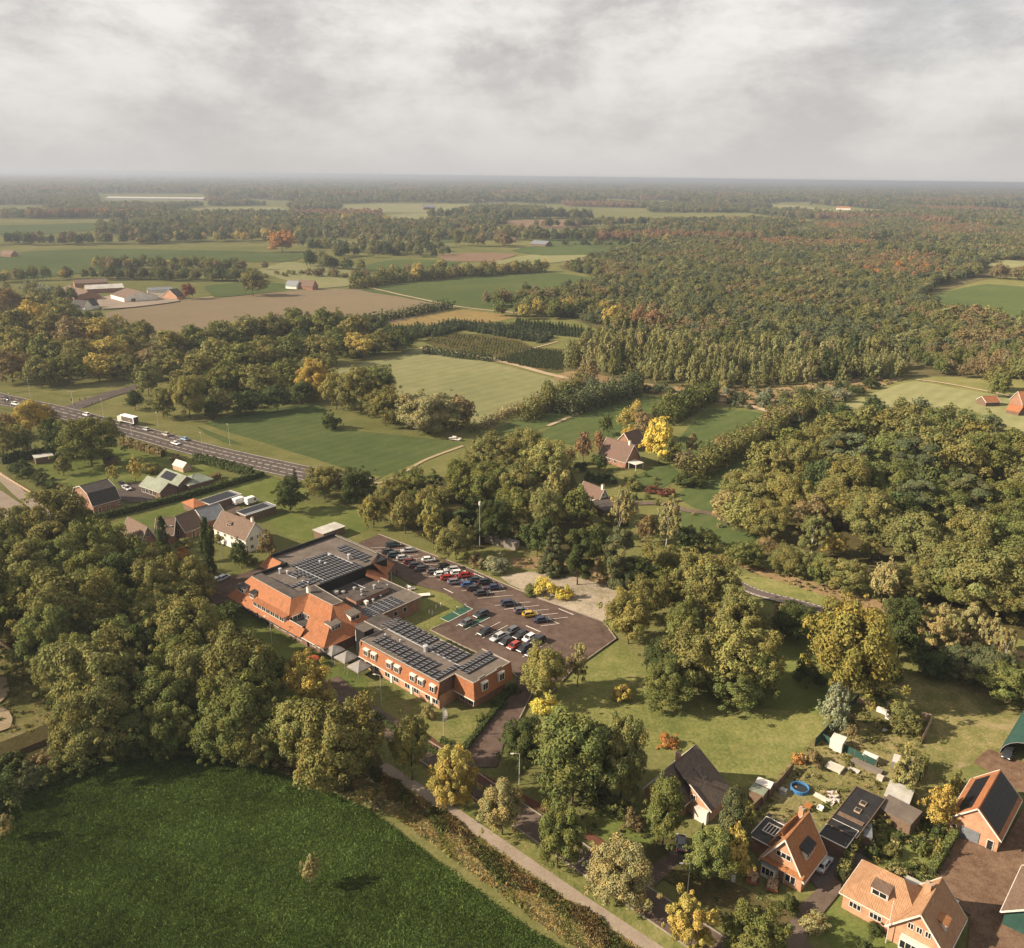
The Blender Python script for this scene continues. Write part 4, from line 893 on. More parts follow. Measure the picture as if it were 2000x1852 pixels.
# terrace in the notch
m = MB(); m.box(-170.6, -165.5, 109.2, 115.5, 3.3, 4.4); m.build('terrace_floor', M['felt'], hb)
m = MB(); m.box(-173, -169.9, 110.5, 116.8, 3.3, zt + .3); m.box(-169.8, -163.5, 113.2, 117, 3.3, zv - .1); m.build('terrace_wall', M['brick_dark'], hb)
for i in range(3): window(hb, (-169.85, 110.9 + i * 1.35, 5.0), math.pi / 2, 1.25, 1.3, 2)
for i in range(3): window(hb, (-168.7 + i * 1.7, 113.15, 5.15), 0, 1.5, 1.3, 2)
MB().bar((-169.8, 109.3, 5.1), (-164.5, 109.3, 5.1), .1).bar((-169.8, 109.3, 4.4), (-169.8, 109.3, 5.1), .08).bar((-167, 109.3, 4.4), (-167, 109.3, 5.1), .08).bar((-164.5, 109.3, 4.4), (-164.5, 109.3, 5.1), .08).build('railing', M['white'], hb)
# window band and dormers in the front slope
for i in range(7): window(hb, (-183.6 + i * 1.95, v0 + kf * (4.9 - EV) - .75, 4.95), 0, 1.75, 1.15, 2)
m = MB(); m.box(-184.7, -170.9, v0 + kf * (4.9 - EV) - .7, v0 + kf * (4.9 - EV) + 1.5, 4.2, 5.55); m.build('window_band', M['white'], hb)
MB().slab([(-184.9, v0 + 0.7, 5.70), (-170.7, v0 + .7, 5.70), (-170.7, v0 + 2.9, 5.85), (-184.9, v0 + 2.9, 5.85)], .14).build('band_roof', M['tile_orange'], hb)
dormer(hb, (-191.6, v0 + 1.9, 5.3), 0, 3.0, 2.6, 1.35, 3); dormer(hb, (-186.8, v0 + 1.9, 5.2), 0, 1.8, 2.4, 1.35, 2)
dormer(hb, (u1 - 3.0, 114.3, 4.9), math.pi / 2, 3.0, 2.6, 1.4, 3, 'felt_warm'); dormer(hb, (u1 - 3.2, 120.4, 5.0), math.pi / 2, 3.0, 2.8, 1.6, 2, 'felt_warm')
for i in range(9): window(hb, (u0 + 3.5 + i * 3.3, v0 + 1.95, 1.6), 0, 2.0, 1.6, 3)
for i in range(2): window(hb, (un + 2.2 + i * 3.4, v0 + 2.35, 1.6), 0, 2.0, 1.6, 3)
MB().tube((u0, v0 - .05, EV), (un, v0 - .05, EV), .1, .1, 6).build('gutter', M['felt_black'], hb); MB().tube((un, v0 + .5, EV), (u1, v0 + .5, EV), .1, .1, 6).build('gutter', M['white'], hb)
chimney(hb, -173.0, 117.6, TOP, TOP + 1.6, .8, .8, 'render')
# big flat roof behind, black parapets
m = MB(); m.box(-193.4, -177.2, 114.8, 125.2, -.4, FL); m.box(-201.0, -177.2, 125.2, 147.2, -.4, FL); m.build('wall', M['black'], hb)
MB().slab([(-193.4, 116, FL + .02), (-177.2, 116, FL + .02), (-177.2, 141.5, FL + .02), (-180.9, 147.2, FL + .02), (-201, 147.2, FL + .02), (-201, 125.2, FL + .02), (-193.4, 125.2, FL + .02)], .2).build('flat_roof', M['felt_warm'], hb)
for (a, b_), w_ in ((((-193.5, 114.6), (-193.5, 125.2)), 1.1), (((-201.1, 125.2), (-193.5, 125.2)), .6), (((-201.1, 125.2), (-201.1, 147.4)), 1.1), (((-201.1, 147.4), (-180.9, 147.4)), .45), (((-180.9, 147.4), (-177.0, 141.5)), .4), (((-177.0, 141.5), (-177.0, 121)), .25)):
    MB().bar((*a, FL + w_ / 2), (*b_, FL + w_ / 2), .35, w_).build('parapet', M['felt_black'], hb)
MB().bar((-201.1, 148.0, FL + .2), (-180.5, 148.0, FL + .2), .1, .1).build('roof_edge', M['edge'], hb); MB().bar((-200.6, 146.9, FL + .55), (-181, 146.9, FL + .55), .12, .12).build('roof_edge', M['edge'], hb)
roofquad('roof', [(-201.1, 148.6, FL - 1.2), (-180, 148.6, FL - 1.2), (-180.9, 147.5, FL + .3), (-201.1, 147.5, FL + .3)])
# orange hipped corners
for P in ([(-204.2, 123.0, 4.4), (-196.4, 122.6, 4.4), (-196.0, 125.0, 7.4), (-202.0, 125.0, 7.4)], [(-204.2, 123.0, 4.4), (-202.0, 125.0, 7.4), (-202.2, 128.5, 7.6), (-204.2, 128.5, 4.6)]): roofquad('roof', P)
for P in ([(-181.2, 147.4, 7.3), (-177.0, 142.0, 7.3), (-173.9, 144.0, 3.6), (-178.5, 151.0, 3.6)], [(-178.4, 141.0, 6.0), (-174.6, 137.4, 6.0), (-170.4, 141.2, 3.4), (-174.2, 145.4, 3.4)]): roofquad('roof', P)
for p in ((-172.0, 141.4), (-175.6, 147.2)): MB().tube((*p, -.2), (*p, 3.5), .09, .09, 8).build('porch_post', M['white'], hb)
# equipment on the roof
for (x, y, r_, h_) in ((-190.6, 121.0, .42, 1.5), (-189.0, 122.2, .34, .9), (-190, 137, .45, .8), (-184.5, 139.6, .42, 1.5), (-188, 132.2, .3, .9), (-186.6, 133, .3, .5), (-179.8, 122.3, .2, .6), (-181.8, 122, .2, .4)): stack(hb, x, y, FL + .02, r_, h_)
for a, b_ in (((-190.6, 126.0), (-178.4, 126.2)), ((-192.2, 137.9), (-180.8, 138.2)), ((-187.6, 121.6), (-184.4, 121.9))): MB().bar((*a, FL + .3), (*b_, FL + .3), .22, .12).build('cable_tray', M['alu'], hb)
def panel_grid(parent, z, poly, du, dv, a, b_, tilt, zz):
    P = [zz(x, y, z) for x, y in poly]; Q = [(p.dot(UV), p.dot(VV)) for p in P]; me = panel_mesh(a, b_, tilt)
    ua, ub = min(q[0] for q in Q), max(q[0] for q in Q); va, vb = min(q[1] for q in Q), max(q[1] for q in Q); n = 0
    for i in range(int((ub - ua) / du) + 1):
        for j in range(int((vb - va) / dv) + 1):
            u_, v_ = ua + (i + .5) * du, va + (j + .5) * dv
            if in_poly(u_, v_, Q): mobj('solar_panel', me, parent, (u_, v_, z)); n += 1
    return n
z3 = Z(430, 1030, 330 / 1996); zw = Z(660, 1170, 360 / 1996); z1 = Z(700, 1030, 260 / 1996)
panel_grid(hb, FL + .02, [(790, 462), (1270, 300), (1665, 470), (1170, 672)], 1.78, 1.06, 1.58, 1.0, math.radians(8), z3)
panel_grid(hb, FL + .02, [(1345, 250), (1475, 215), (1785, 350), (1690, 420)], 1.78, 1.06, 1.58, 1.0, math.radians(8), z3)
panel_grid(hb, FL + .02, [(640, 720), (1090, 610), (1180, 660), (690, 770)], 1.78, 1.06, 1.58, 1.0, math.radians(8), z3)
panel_grid(hb, FL + .02, [(530, 650), (650, 610), (740, 680), (640, 720)], 1.78, 1.06, 1.58, 1.0, math.radians(8), z3)
panel_grid(hb, FL + .02, [(800, 560), (1000, 500), (1080, 560), (900, 620)], 1.78, 1.06, 1.58, 1.0, math.radians(8), z3)

# ---- low annex between block and wing
an = empty('annex_building', (0, 0, 0), UA, 'low flat-roofed annex with dark solar strips and kitchen vents behind the orange block', 'building')
MB().box(-177, -163.4, 121.8, 141.4, -.4, 4.0).box(-163.4, -157.2, 124.3, 140.9, -.4, 4.0).build('wall', M['brick_red'], an)
MB().slab([(-177, 121.8, 4.16), (-163.4, 121.8, 4.16), (-163.4, 141.5, 4.16), (-177, 141.5, 4.16)], .16).build('flat_roof', M['felt'], an)
MB().slab([(-163.4, 123.9, 4.22), (-156.6, 123.9, 4.22), (-156.6, 141.7, 4.22), (-163.4, 141.7, 4.22)], .22).build('flat_roof', M['felt_warm'], an)
for p, q in (((-156.6, 123.9), (-156.6, 141.7)), ((-156.6, 141.7), (-163.4, 141.7)), ((-163.4, 141.7), (-177, 141.5))): MB().bar((*p, 4.2), (*q, 4.2), .14, .22).build('roof_edge', M['edge'], an)
panel_grid(an, 4.24, [(25, 1250), (500, 1035), (670, 1140), (185, 1385)], 1.04, 1.72, 1.0, 1.66, 0.02, z1)
for v_ in (129.5, 132.8, 136.0): window(an, (-157.15, v_, 2.3), math.pi / 2, 1.3, 1.4, 1)
MB().box(-169.4, -165.2, 126.5, 137.6, 4.1, 5.3).build('kitchen_housing', M['brick_red'], an); MB().slab([(-169.5, 126.4, 5.42), (-165.1, 126.4, 5.42), (-165.1, 137.7, 5.42), (-169.5, 137.7, 5.42)], .12).build('housing_roof', M['felt'], an)
for (x, y, z_, r_, h_) in ((-168.4, 131, 5.4, .45, .8), (-167.4, 134.5, 5.4, .5, 1.1), (-166.6, 129.5, 5.4, .3, .5), (-173.5, 128.8, 4.16, .55, .5), (-173.0, 132.2, 4.16, .5, .6), (-163.8, 131, 4.16, .4, .7), (-164.4, 134, 4.16, .3, .5), (-171, 139, 4.16, .3, .7), (-168, 139.5, 4.16, .25, .5), (-163.0, 128.2, 4.3, .3, .6)): stack(an, x, y, z_, r_ * .8, h_, 'steel')
for (x, y) in ((-174.6, 127.2), (-167.8, 135.8), (-164.2, 128.9)): MB().box(x - .6, x + .6, y - .5, y + .5, 4.16, 5.0).build('air_unit', M['white'], an)
MB().bar((-176, 134, 4.5), (-170, 134.3, 4.5), .2, .15).build('cable_tray', M['alu'], an); MB().tube((-160.2, 135.0, 4.2), (-160.2, 135.0, 7.0), .04, .03, 6).build('antenna', M['steel'], an)

# ---- long wing
wg = empty('hotel_wing', (0, 0, 0), UA, 'long two-storey wing with orange tiled front, white windows and solar roof', 'building')
wu0, wu1, wv0, wv1, wt, we = -146.0, -119.7, 112.0, 126.0, 7.0, 3.2
MB().box(wu0 + .2, wu1 - .6, wv0 + 1.1, wv1 - .8, -.4, we + .2).build('wall', M['brick_orange'], wg)
MB().box(wu0, wu1 - .5, wv0 + 1.0, wv1 - 1.0, we + .1, wt - .25).build('wall', M['brick_dark'], wg)
roofquad('mansard', [(wu0 - .2, wv0 - .1, we), (wu1, wv0 - .1, we), (wu1, wv0 + .75, wt), (wu0 - .2, wv0 + .75, wt)], 'tile_orange', .2, wg)
roofquad('mansard', [(wu0 - .2, wv1 + .2, we), (wu1, wv1 + .2, we), (wu1, wv1 - .6, wt), (wu0 - .2, wv1 - .6, wt)], 'tile_orange', .2, wg)
MB().box(wu0 - .15, wu0 + .1, wv0 + .3, wv1, we, wt - .1).build('end_wall', M['brick_orange'], wg)
MB().slab([(wu0 - .2, wv0 + .6, wt + .04), (wu1, wv0 + .6, wt + .04), (wu1, wv1 - .4, wt + .04), (wu0 - .2, wv1 - .4, wt + .04)], .2).build('flat_roof', M['felt_warm'], wg)
for p, q in (((wu0 - .2, wv0 + .68), (wu1, wv0 + .68)), ((wu1, wv0 + .68), (wu1, 117.0)), ((wu0 - .2, wv1 - .5), (wu1 - 3.2, wv1 - .5)), ((wu0 - .2, wv0 + .68), (wu0 - .2, wv1 - .5))): MB().bar((*p, wt + .12), (*q, wt + .12), .16, .2).build('roof_edge', M['edge'], wg)
MB().bar((wu0 - .2, wv0 - .16, we), (wu1, wv0 - .16, we), .14, .18).build('gutter', M['white'], wg)
tl = -math.atan2(.85, wt - we)
wx = [-143.6, -140.9, -135.5, -132.8, -127.6, -125.0, -121.3]
for x in wx:
    MB().box(x - .85, x + .85, wv0 - .12, wv0 + .7, 4.35, 5.95).build('window_case', M['white'], wg); window(wg, (x, wv0 - .16, 5.1), 0, 1.45, 1.35, 2)
    MB().slab([(x - .9, wv0 - .24, 6.03), (x + .9, wv0 - .24, 6.03), (x + .9, wv0 + .6, 6.08), (x - .9, wv0 + .6, 6.08)], .08).build('window_hood', M['white'], wg)
for x in (-144.0, -141, -137.4, -134.4, -130.6, -127.6, -123.8, -121.4): window(wg, (x, wv0 + 1.05, 1.5), 0, 1.7, 1.5, 2)
for x in (-142.3, -135.9, -129.1, -122.6): MB().box(x - .3, x + .3, wv0 + .85, wv0 + 1.12, -.2, we).build('pier', M['render'], wg)
# the stepped end block
eu0, eu1, ev0, ev1 = -119.6, -114.0, 117.3, 129.0
MB().box(eu0, eu1 - .9, ev0 + .9, ev1 - .6, -.4, we + .2).build('wall', M['brick_red'], wg)
roofquad('mansard', [(eu0, ev0 - .5, we), (eu1 + .7, ev0 - .5, we), (eu1, ev0, wt), (eu0, ev0, wt)], 'tile_orange', .2, wg)
for a, b_, in ((ev0 - .5, 119.2), (119.2, 123.2), (123.2, 127.2), (127.2, ev1 + .3)): roofquad('mansard', [(eu1 + .7, a, we), (eu1 + .7, b_, we), (eu1, b_, wt), (eu1, max(a, ev0), wt)], 'tile_orange', .2, wg)
roofquad('mansard', [(eu0 - 3, ev1 + .4, we), (eu1 + .7, ev1 + .3, we), (eu1, ev1, wt), (eu0 - 3, ev1, wt)], 'tile_orange', .2, wg)
MB().box(eu0 - 3, eu1 - .3, ev0 + .2, ev1 - .3, we + .2, wt - .2).build('wall', M['brick_dark'], wg)
MB().slab([(eu0, ev0, wt + .1), (eu1, ev0, wt + .1), (eu1, ev1, wt + .1), (eu0 - 3, ev1, wt + .1), (eu0 - 3, wv1 - .4, wt + .1), (eu0, wv1 - .4, wt + .1)], .2).build('flat_roof', M['felt_warm'], wg)
for p, q in (((eu0, ev0), (eu1, ev0)), ((eu1, ev0), (eu1, 119.2)), ((eu1 - .5, 119.2), (eu1 - .5, 121.2)), ((eu1, 121.2), (eu1, 124.6)), ((eu1 - .4, 124.6), (eu1 - .4, 126.4)), ((eu1, 126.4), (eu1, ev1)), ((eu1, ev1), (eu0 - 3, ev1))): MB().bar((*p, wt + .2), (*q, wt + .2), .16, .22).build('roof_edge', M['edge'], wg)
for y_ in (120.2, 125.5): MB().box(eu1 - .4, eu1 + .75, y_ - .95, y_ + .95, 4.4, 6.5).build('window_case', M['white'], wg); window(wg, (eu1 + .78, y_, 5.4), math.pi / 2, 1.6, 1.7, 2)
MB().bar((eu0, ev0 - .55, we), (eu1 + .7, ev0 - .55, we), .14, .18).build('gutter', M['white'], wg)
for x in (-118.2, -115.6): window(wg, (x, ev0 + .85, 1.5), 0, 1.6, 1.6, 2)
panel_grid(wg, wt + .05, [(465, 285), (625, 205), (1080, 430), (920, 520)], 1.95, 1.06, 1.5, 1.02, math.radians(10), zw)
panel_grid(wg, wt + .05, [(960, 540), (1115, 455), (1470, 620), (1250, 705)], 1.95, 1.06, 1.5, 1.02, math.radians(10), zw)
panel_grid(wg, wt + .05, [(350, 465), (505, 390), (1130, 725), (1000, 855)], 1.95, 1.06, 1.5, 1.02, math.radians(10), zw)
panel_grid(wg, wt + .05, [(1000, 855), (1270, 705), (1400, 650), (1250, 760), (1070, 870)], 1.95, 1.06, 1.5, 1.02, math.radians(10), zw)
panel_grid(wg, wt + .11, [(1270, 755), (1640, 585), (1730, 640), (1400, 825)], 1.95, 1.06, 1.5, 1.02, math.radians(10), zw)
for (x, y, r_, h_) in ((-131.4, 119.6, .5, 1.5), (-131.0, 120.6, .3, .8), (-139, 118.6, .2, .5), (-143.4, 117.9, .2, .6)): stack(wg, x, y, wt + .04, r_, h_)
MB().bar((-145.5, 120.3, wt + .25), (-131.8, 120.2, wt + .25), .16, .14).build('cable_tray', M['alu'], wg); MB().bar((-130.2, 120.4, wt + .25), (-121, 120.2, wt + .25), .16, .14).build('cable_tray', M['alu'], wg)
# link with the black lift shaft
lk = empty('link_building', (0, 0, 0), UA, 'flat-roofed link with a black lift shaft between mansard block and long wing', 'building')
MB().box(-154.2, -146.3, 117.6, 125.6, -.4, 5.9).build('wall', M['brick_red'], lk); MB().slab([(-154.4, 117.4, 6.1), (-146.3, 117.4, 6.1), (-146.3, 125.8, 6.1), (-154.4, 125.8, 6.1)], .2).build('flat_roof', M['felt'], lk)
MB().bar((-154.2, 120.2, 6.22), (-146.4, 120.2, 6.22), .18, .2).build('roof_edge', M['edge'], lk)
MB().box(-149.9, -146.7, 114.2, 117.1, -.4, 8.4).build('lift_shaft', M['black'], lk); MB().slab([(-150.0, 114.1, 8.5), (-146.6, 114.1, 8.5), (-146.6, 117.2, 8.5), (-150.0, 117.2, 8.5)], .1).build('shaft_roof', M['felt_warm'], lk)
MB().box(-153.2, -151.6, 116.6, 117.6, 2.6, 5.6).build('stair_bay', M['white'], lk); window(lk, (-152.4, 116.55, 4.2), 0, .9, 1.4, 1)

# three pyramid canopies on the terrace
for i, lab in enumerate(('grey pyramid canopy nearest the orange mansard corner', 'middle one of three grey pyramid canopies', 'grey pyramid canopy nearest the long wing')):
    c = (Z(600, 1150, 150 / 1996)(0, 0)); p = [G(651, 1268, 2.6), G(676, 1282, 2.6), G(702, 1300, 2.6)][i]
    o = empty('canopy', (p.x, p.y, 0), UA, lab, 'canopy', 'canopies on the hotel terrace'); w = 2.05
    b = MB()
    for a, c_ in (((-w, -w), (w, -w)), ((w, -w), (w, w)), ((w, w), (-w, w)), ((-w, w), (-w, -w))): b.quad((*a, 2.5), (*c_, 2.5), (0, 0, 3.6)); b.quad((*a, 2.5), (*a, 2.2), (*c_, 2.2), (*c_, 2.5))
    b.build('cloth', M['awning'], o)
    for x in (-w + .1, w - .1):
        for y in (-w + .1, w - .1): MB().tube((x, y, -.1), (x, y, 2.5), .06, .06, 6).build('post', M['steel'], o)

# ---- houses in the lower right
z6 = Z(1600, 1420, 400 / 1711); z7 = Z(1240, 1450, 420 / 1996); z5 = Z(1440, 1340, 400 / 1996)
def along(A, ang, L_): return A + Vector((math.cos(ang), math.sin(ang), 0)) * L_
VA = UA + math.pi / 2
# pale-roofed house: hipped long part and a cross gable
A = z6(205, 1385, 3.0); H = House('brick_house', 'large brick house with pale orange hipped roof and a white dormer', A, along(A, UA, 11.5), 8.6, 3.0, 7.2, 'hipx', 'brick_orange', 'tile_pale', 'white', .5)
dormer(H.root, (4.9, 1.1, 4.5), 0, 2.6, 2.2, 1.4, 2, 'tile_brown')
for t in (2.0, 5.2): H.win('f', t, 1.7, 1.9, 1.1, 3)
H.win('f', 7.6, 1.5, 1.0, 1.2, 2); chimney(H.root, 10.6, 4.9, 6.2, 8.3, .9, .7, 'brick_orange')
cg = House('brick_house', 'brick gable wing with pale tiled roof, three small upper windows and a wide bay', along(along(A, UA, 7.6), VA, -1.3), along(along(A, UA, 15.6), VA, -1.3), 9.0, 3.0, 7.6, 'y', 'brick_orange', 'tile_pale', 'white', .45)
for t in (2.9, 4.15, 5.4): cg.win('f', t, 4.6, .9, 1.1, 2)
MB().box(1.9, 6.3, -.9, .0, -.2, 2.6).build('bay', M['white'], cg.root); window(cg.root, (4.1, -.93, 1.5), 0, 4.2, 1.5, 5); cg.door('f', 7.0)
dormer(cg.root, (7.0, 3.6, 4.0), math.pi / 2, 1.8, 1.6, 1.3, 1, 'tile_rust', .4)
MB().slab([(-1.5, 9.2, 2.7), (6.5, 9.2, 2.7), (6.5, 12.4, 2.7), (-1.5, 12.4, 2.7)], .2).build('rear_flat_roof', M['sheet_white'], cg.root); MB().box(-1.2, 6.2, 9.0, 12.1, -.2, 2.5).build('rear_wall', M['brick_red'], cg.root)
# orange brick barn with panels
A = z6(1090, 748, 3.2); BN = House('brick_barn', 'orange brick barn with solar panels on both slopes and a wide garage door', A, along(A, UA, 8.1), 13.6, 3.2, 7.2, 'y', 'brick_orange', 'tile_orange', 'white', .35, cat='barn')
BN.panels(1.0, 4.2, .9, 12.9, .98, 1.65, 'l')
k_ = math.atan2(4.0, 4.05); me = MB().box(-.49, .49, -.83, .83, 0, .05).mesh('solar_panel', M['solar'])
for i in range(5):
    for j in range(8): x_ = .35 + (i + .5) * 1.0; mobj('solar_panel', me, BN.root, (8.1 - x_ * math.cos(k_), .3 + (j + .5) * 1.68, 3.42 + x_ * math.sin(k_)), (0, k_, 0))
gd = MB(); gd.box(-1.55, 1.55, -.06, .05, 0, 2.5); gd = gd.build('garage_door', M['sheet_grey'], BN.root, loc=(3.6, -.03, .05))
for i in range(4): MB().box(-1.5, 1.5, -.09, -.06, .1 + i * .62, .62 + i * .62).build('door_panel', M['sheet_grey'], gd)
BN.door('f', 6.9, .9, 2.0, 'felt_black'); BN.win('f', 1.0, 1.8, .8, .8, 1)
# steep orange house
A = z7(1190, 1060, 3.0); OH = House('gabled_house', 'steep orange-tiled house with a yellowish gable and a dark dormer', A, along(A, UA, 6.9), 8.2, 3.0, 8.6, 'y', 'brick_orange', 'tile_rust', 'white', .45)
OH.win('f', 3.4, 5.3, 2.6, 1.1, 3); OH.win('f', 5.0, 1.5, 1.8, 1.5, 2); OH.door('f', 3.4)
MB().box(.3, 2.7, -1.0, 0, -.2, 2.5).build('bay', M['white'], OH.root); window(OH.root, (1.5, -1.03, 1.4), 0, 2.2, 1.5, 3); MB().slab([(.1, -1.2, 2.75), (2.9, -1.2, 2.75), (2.9, 0.1, 2.9), (.1, .1, 2.9)], .14).build('bay_roof', M['sheet_grey'], OH.root)
MB().slab([(-.3, -.9, 3.15), (7.2, -.9, 3.15), (7.2, .0, 3.5), (-.3, .0, 3.5)], .14).build('porch_roof', M['tile_rust'], OH.root)
dormer(OH.root, (6.2, 4.0, 4.2), math.pi / 2, 3.2, 2.2, 1.5, 3, 'felt_black', .5); dormer(OH.root, (.9, 3.0, 4.2), -math.pi / 2, 1.3, 1.6, 1.1, 1, 'felt_black')
MB().bar((3.45, -.5, 8.85), (3.45, 8.6, 8.85), .3, .16).build('ridge_tiles', M['tile_rust'], OH.root)
A2 = along(along(A, UA, -.6), VA, 3.4); lw = House('side_wing', 'low wing of the steep orange house with a hipped rust roof', A2, along(A2, UA, 4.0), 6.4, 3.0, 6.6, 'y', 'brick_orange', 'tile_rust', None, .3)
chimney(lw.root, 2.6, 5.8, 3.4, 8.3, .8, .7, 'brick_orange')
A3 = along(along(A, UA, -3.9), VA, 3.4); cv = House('lean_to', 'flat black-roofed lean-to with a white framed rooflight', A3, along(A3, UA, 3.6), 6.0, 2.6, 2.6, 'flat', 'brick_red', 'felt_black', 'white', .25, cat='extension')
for i in range(5): MB().bar((.9 + i * .55, 2.4, 2.9), (.9 + i * .55, 4.9, 2.9), .14, .14).build('rooflight_bar', M['white'], cv.root)
MB().bar((.8, 2.4, 2.9), (3.2, 2.4, 2.9), .14, .14).bar((.8, 4.9, 2.9), (3.2, 4.9, 2.9), .14, .14).build('rooflight_frame', M['white'], cv.root)
# flat annex with two rooflights
A = z6(75, 815, 3.0); FX = House('flat_annex', 'long flat annex with black roof and two small rooflights', A, along(A, UA, 4.9), 13.2, 3.0, 3.0, 'flat', 'brick_dark', 'felt_black', 'wood', .2, cat='extension')
for y_ in (6.8, 9.3): MB().box(2.0, 3.1, y_ - .6, y_ + .6, 3.15, 3.42).build('rooflight', M['wood_pale'], FX.root); MB().box(2.12, 2.98, y_ - .48, y_ + .48, 3.42, 3.46).build('pane', M['glass'], FX.root)
MB().box(.2, 4.7, 3.4, 4.4, 3.16, 3.3).build('timber_deck', M['wood'], FX.root); FX.win('f', 2.4, 1.5, 1.8, 1.2, 2)
A = z6(0, 905, 2.9); House('flat_annex', 'small flat carport roof joining the steep house and the long annex', A, along(A, UA, 4.6), 5.2, 2.9, 2.9, 'flat', 'brick_dark', 'felt_black', 'white', .15, cat='extension')
# charcoal house
A = z7(100, 415, 3.3); CH = House('charcoal_house', 'house with steep charcoal tiled roofs half hidden behind a chestnut tree', A, along(A, UA, 7.4), 10.4, 3.3, 8.4, 'y', 'brick_red', 'tile_dark', 'white', .4)
CH.win('f', 3.4, 5.4, 1.0, 1.0, 2); CH.win('f', 2.2, 1.8, 2.0, 1.5, 3); chimney(CH.root, 3.1, 5.6, 7.2, 9.3, .8, .7, 'brick_orange')
sw = empty('charcoal_wing', CH.root.location, UA, 'broad brown-tiled east slope of the charcoal house over a white garage front', 'house')
roofquad('roof', [(3.9, 2.8, 8.62), (3.9, 10.9, 8.62), (12.2, 10.9, 2.7), (12.2, 2.8, 2.7)], 'tile_dark', .2, sw)
MB().quad((7.4, 3.2, -.3), (11.8, 3.2, -.3), (11.8, 3.2, 2.9), (7.4, 3.2, 6.0)).quad((11.8, 3.2, -.3), (11.8, 10.6, -.3), (11.8, 10.6, 2.9), (11.8, 3.2, 2.9)).quad((7.4, 10.6, -.3), (11.8, 10.6, -.3), (11.8, 10.6, 2.9), (7.4, 10.6, 6)).build('wall', M['brick_orange'], sw)
MB().box(8.9, 11.6, 2.2, 3.15, -.2, 2.5).build('garage_front', M['white'], sw); window(sw, (8.2, 3.15, 3.6), 0, 1.0, 1.2, 2); MB().bar((7.4, 2.75, 6.2), (12.2, 2.75, 2.75), .08, .24).build('bargeboard', M['white'], sw)
pm_ = MB().box(-.33, .33, -.33, .33, 0, .05).mesh('patch_tile', M['felt_warm'])
for i, j in ((0, 0), (0, 1), (1, 0), (1, 1), (2, 0), (3, 0), (3, 1), (0, 2)): mobj('patch_tile', pm_, sw, (6.4 + i * .55, 6.6 + j * .68, 8.74 - (2.5 + i * .55) * .713), (0, .62, 0))
# sheds
A = z6(490, 672, 2.5); House('shed', 'brown felt-roofed shed behind the planted garden', A, z6(765, 818, 2.5), 4.2, 2.5, 2.9, 'mono', 'wood', 'felt_warm', None, .1, cat='shed')
A = z6(545, 575, 2.8); House('shed', 'shed with pale corrugated roof beside the brown felt-roofed shed', A, z6(748, 650, 2.8), 4.6, 2.8, 3.1, 'mono', 'wood', 'sheet_white', None, .1, cat='shed')
A = z6(330, 905, 2.4); House('shed', 'slim grey flat-roofed shed beside the clipped bush', A, z6(440, 930, 2.4), 5.0, 2.4, 2.6, 'mono', 'wood', 'sheet_grey', None, .1, cat='shed')
A = z5(120, 1010, 2.2); House('shed', 'garden shed with a half moss-green half white roof outside the fence', A, z5(255, 1070, 2.2), 1.9, 2.2, 2.3, 'mono', 'wood', 'sheet_green', None, .1, cat='shed')
A = z5(178, 945, 2.4); House('shed', 'lean-to with white board roof beside the moss-green shed', A, z5(320, 1000, 2.4), 1.6, 2.4, 2.6, 'mono', 'wood', 'white', None, .1, cat='shed')
A = z5(905, 525, 2.2); House('playhouse', 'white box shed behind the green windbreak', A, z5(1025, 570, 2.2), 2.6, 2.2, 2.3, 'mono', 'white', 'white', None, .08, cat='shed')
A = z5(1220, 668, 1.3); House('rabbit_hutch', 'white flat-topped hutch on blue legs beside the windbreak', A, z5(1350, 725, 1.3), 1.3, 1.3, 1.4, 'mono', 'any', 'white', None, .05, cat='hutch')
A = z5(1510, 735, 1.6); House('hutch', 'small grey cabin with a sagging roof near the spruce', A, z5(1590, 760, 1.6), 2.0, 1.6, 2.0, 'mono', 'sheet_grey', 'sheet_white', None, .05, cat='hutch')
# green half-round hall at the right edge
gh = empty('green_hall', z6(1500, 215), VA, 'green half-round hall cut by the right edge with a car in its mouth', 'hall')
b = MB(); n = 12; R_ = 5.4
for i in range(n):
    a0, a1 = math.pi * i / n, math.pi * (i + 1) / n
    b.quad((0, -R_ - R_ * math.cos(a0), R_ * .82 * math.sin(a0)), (0, -R_ - R_ * math.cos(a1), R_ * .82 * math.sin(a1)), (22, -R_ - R_ * math.cos(a1), R_ * .82 * math.sin(a1)), (22, -R_ - R_ * math.cos(a0), R_ * .82 * math.sin(a0)))
b.build('shell', M['green_net'], gh)
for i in range(4):
    rb = MB(); x = .1 + i * 7
    for k in range(n):
        a0, a1 = math.pi * k / n, math.pi * (k + 1) / n; rb.bar((x, -R_ - (R_ - .1) * math.cos(a0), (R_ - .1) * .82 * math.sin(a0)), (x, -R_ - (R_ - .1) * math.cos(a1), (R_ - .1) * .82 * math.sin(a1)), .12)
    rb.build('rib', M['steel'], gh)
MB().quad((22, -2 * R_, 0), (22, 0, 0), (22, -R_, R_ * .8)).build('rear_wall', M['green_net'], gh)
# house cut by the right edge, bottom
A = z6(1555, 1530, 3.0); EH = House('edge_house', 'house with brown roof and green boarded gable cut by the lower right edge', A, along(A, UA, 9), 12, 3.0, 6.6, 'y', 'green_net', 'tile_brown', 'white', .5)
pf = empty('picket_fence', z6(1590, 1660), UA, 'white picket fence in front of the house at the lower right edge', 'fence')
for i in range(16): MB().box(i * .34, i * .34 + .2, -.02, .02, 0, 1.15).build('picket', M['white'], pf)
MB().box(0, 5.4, .02, .06, .3, .4).box(0, 5.4, .02, .06, .8, .9).build('rail', M['white'], pf)

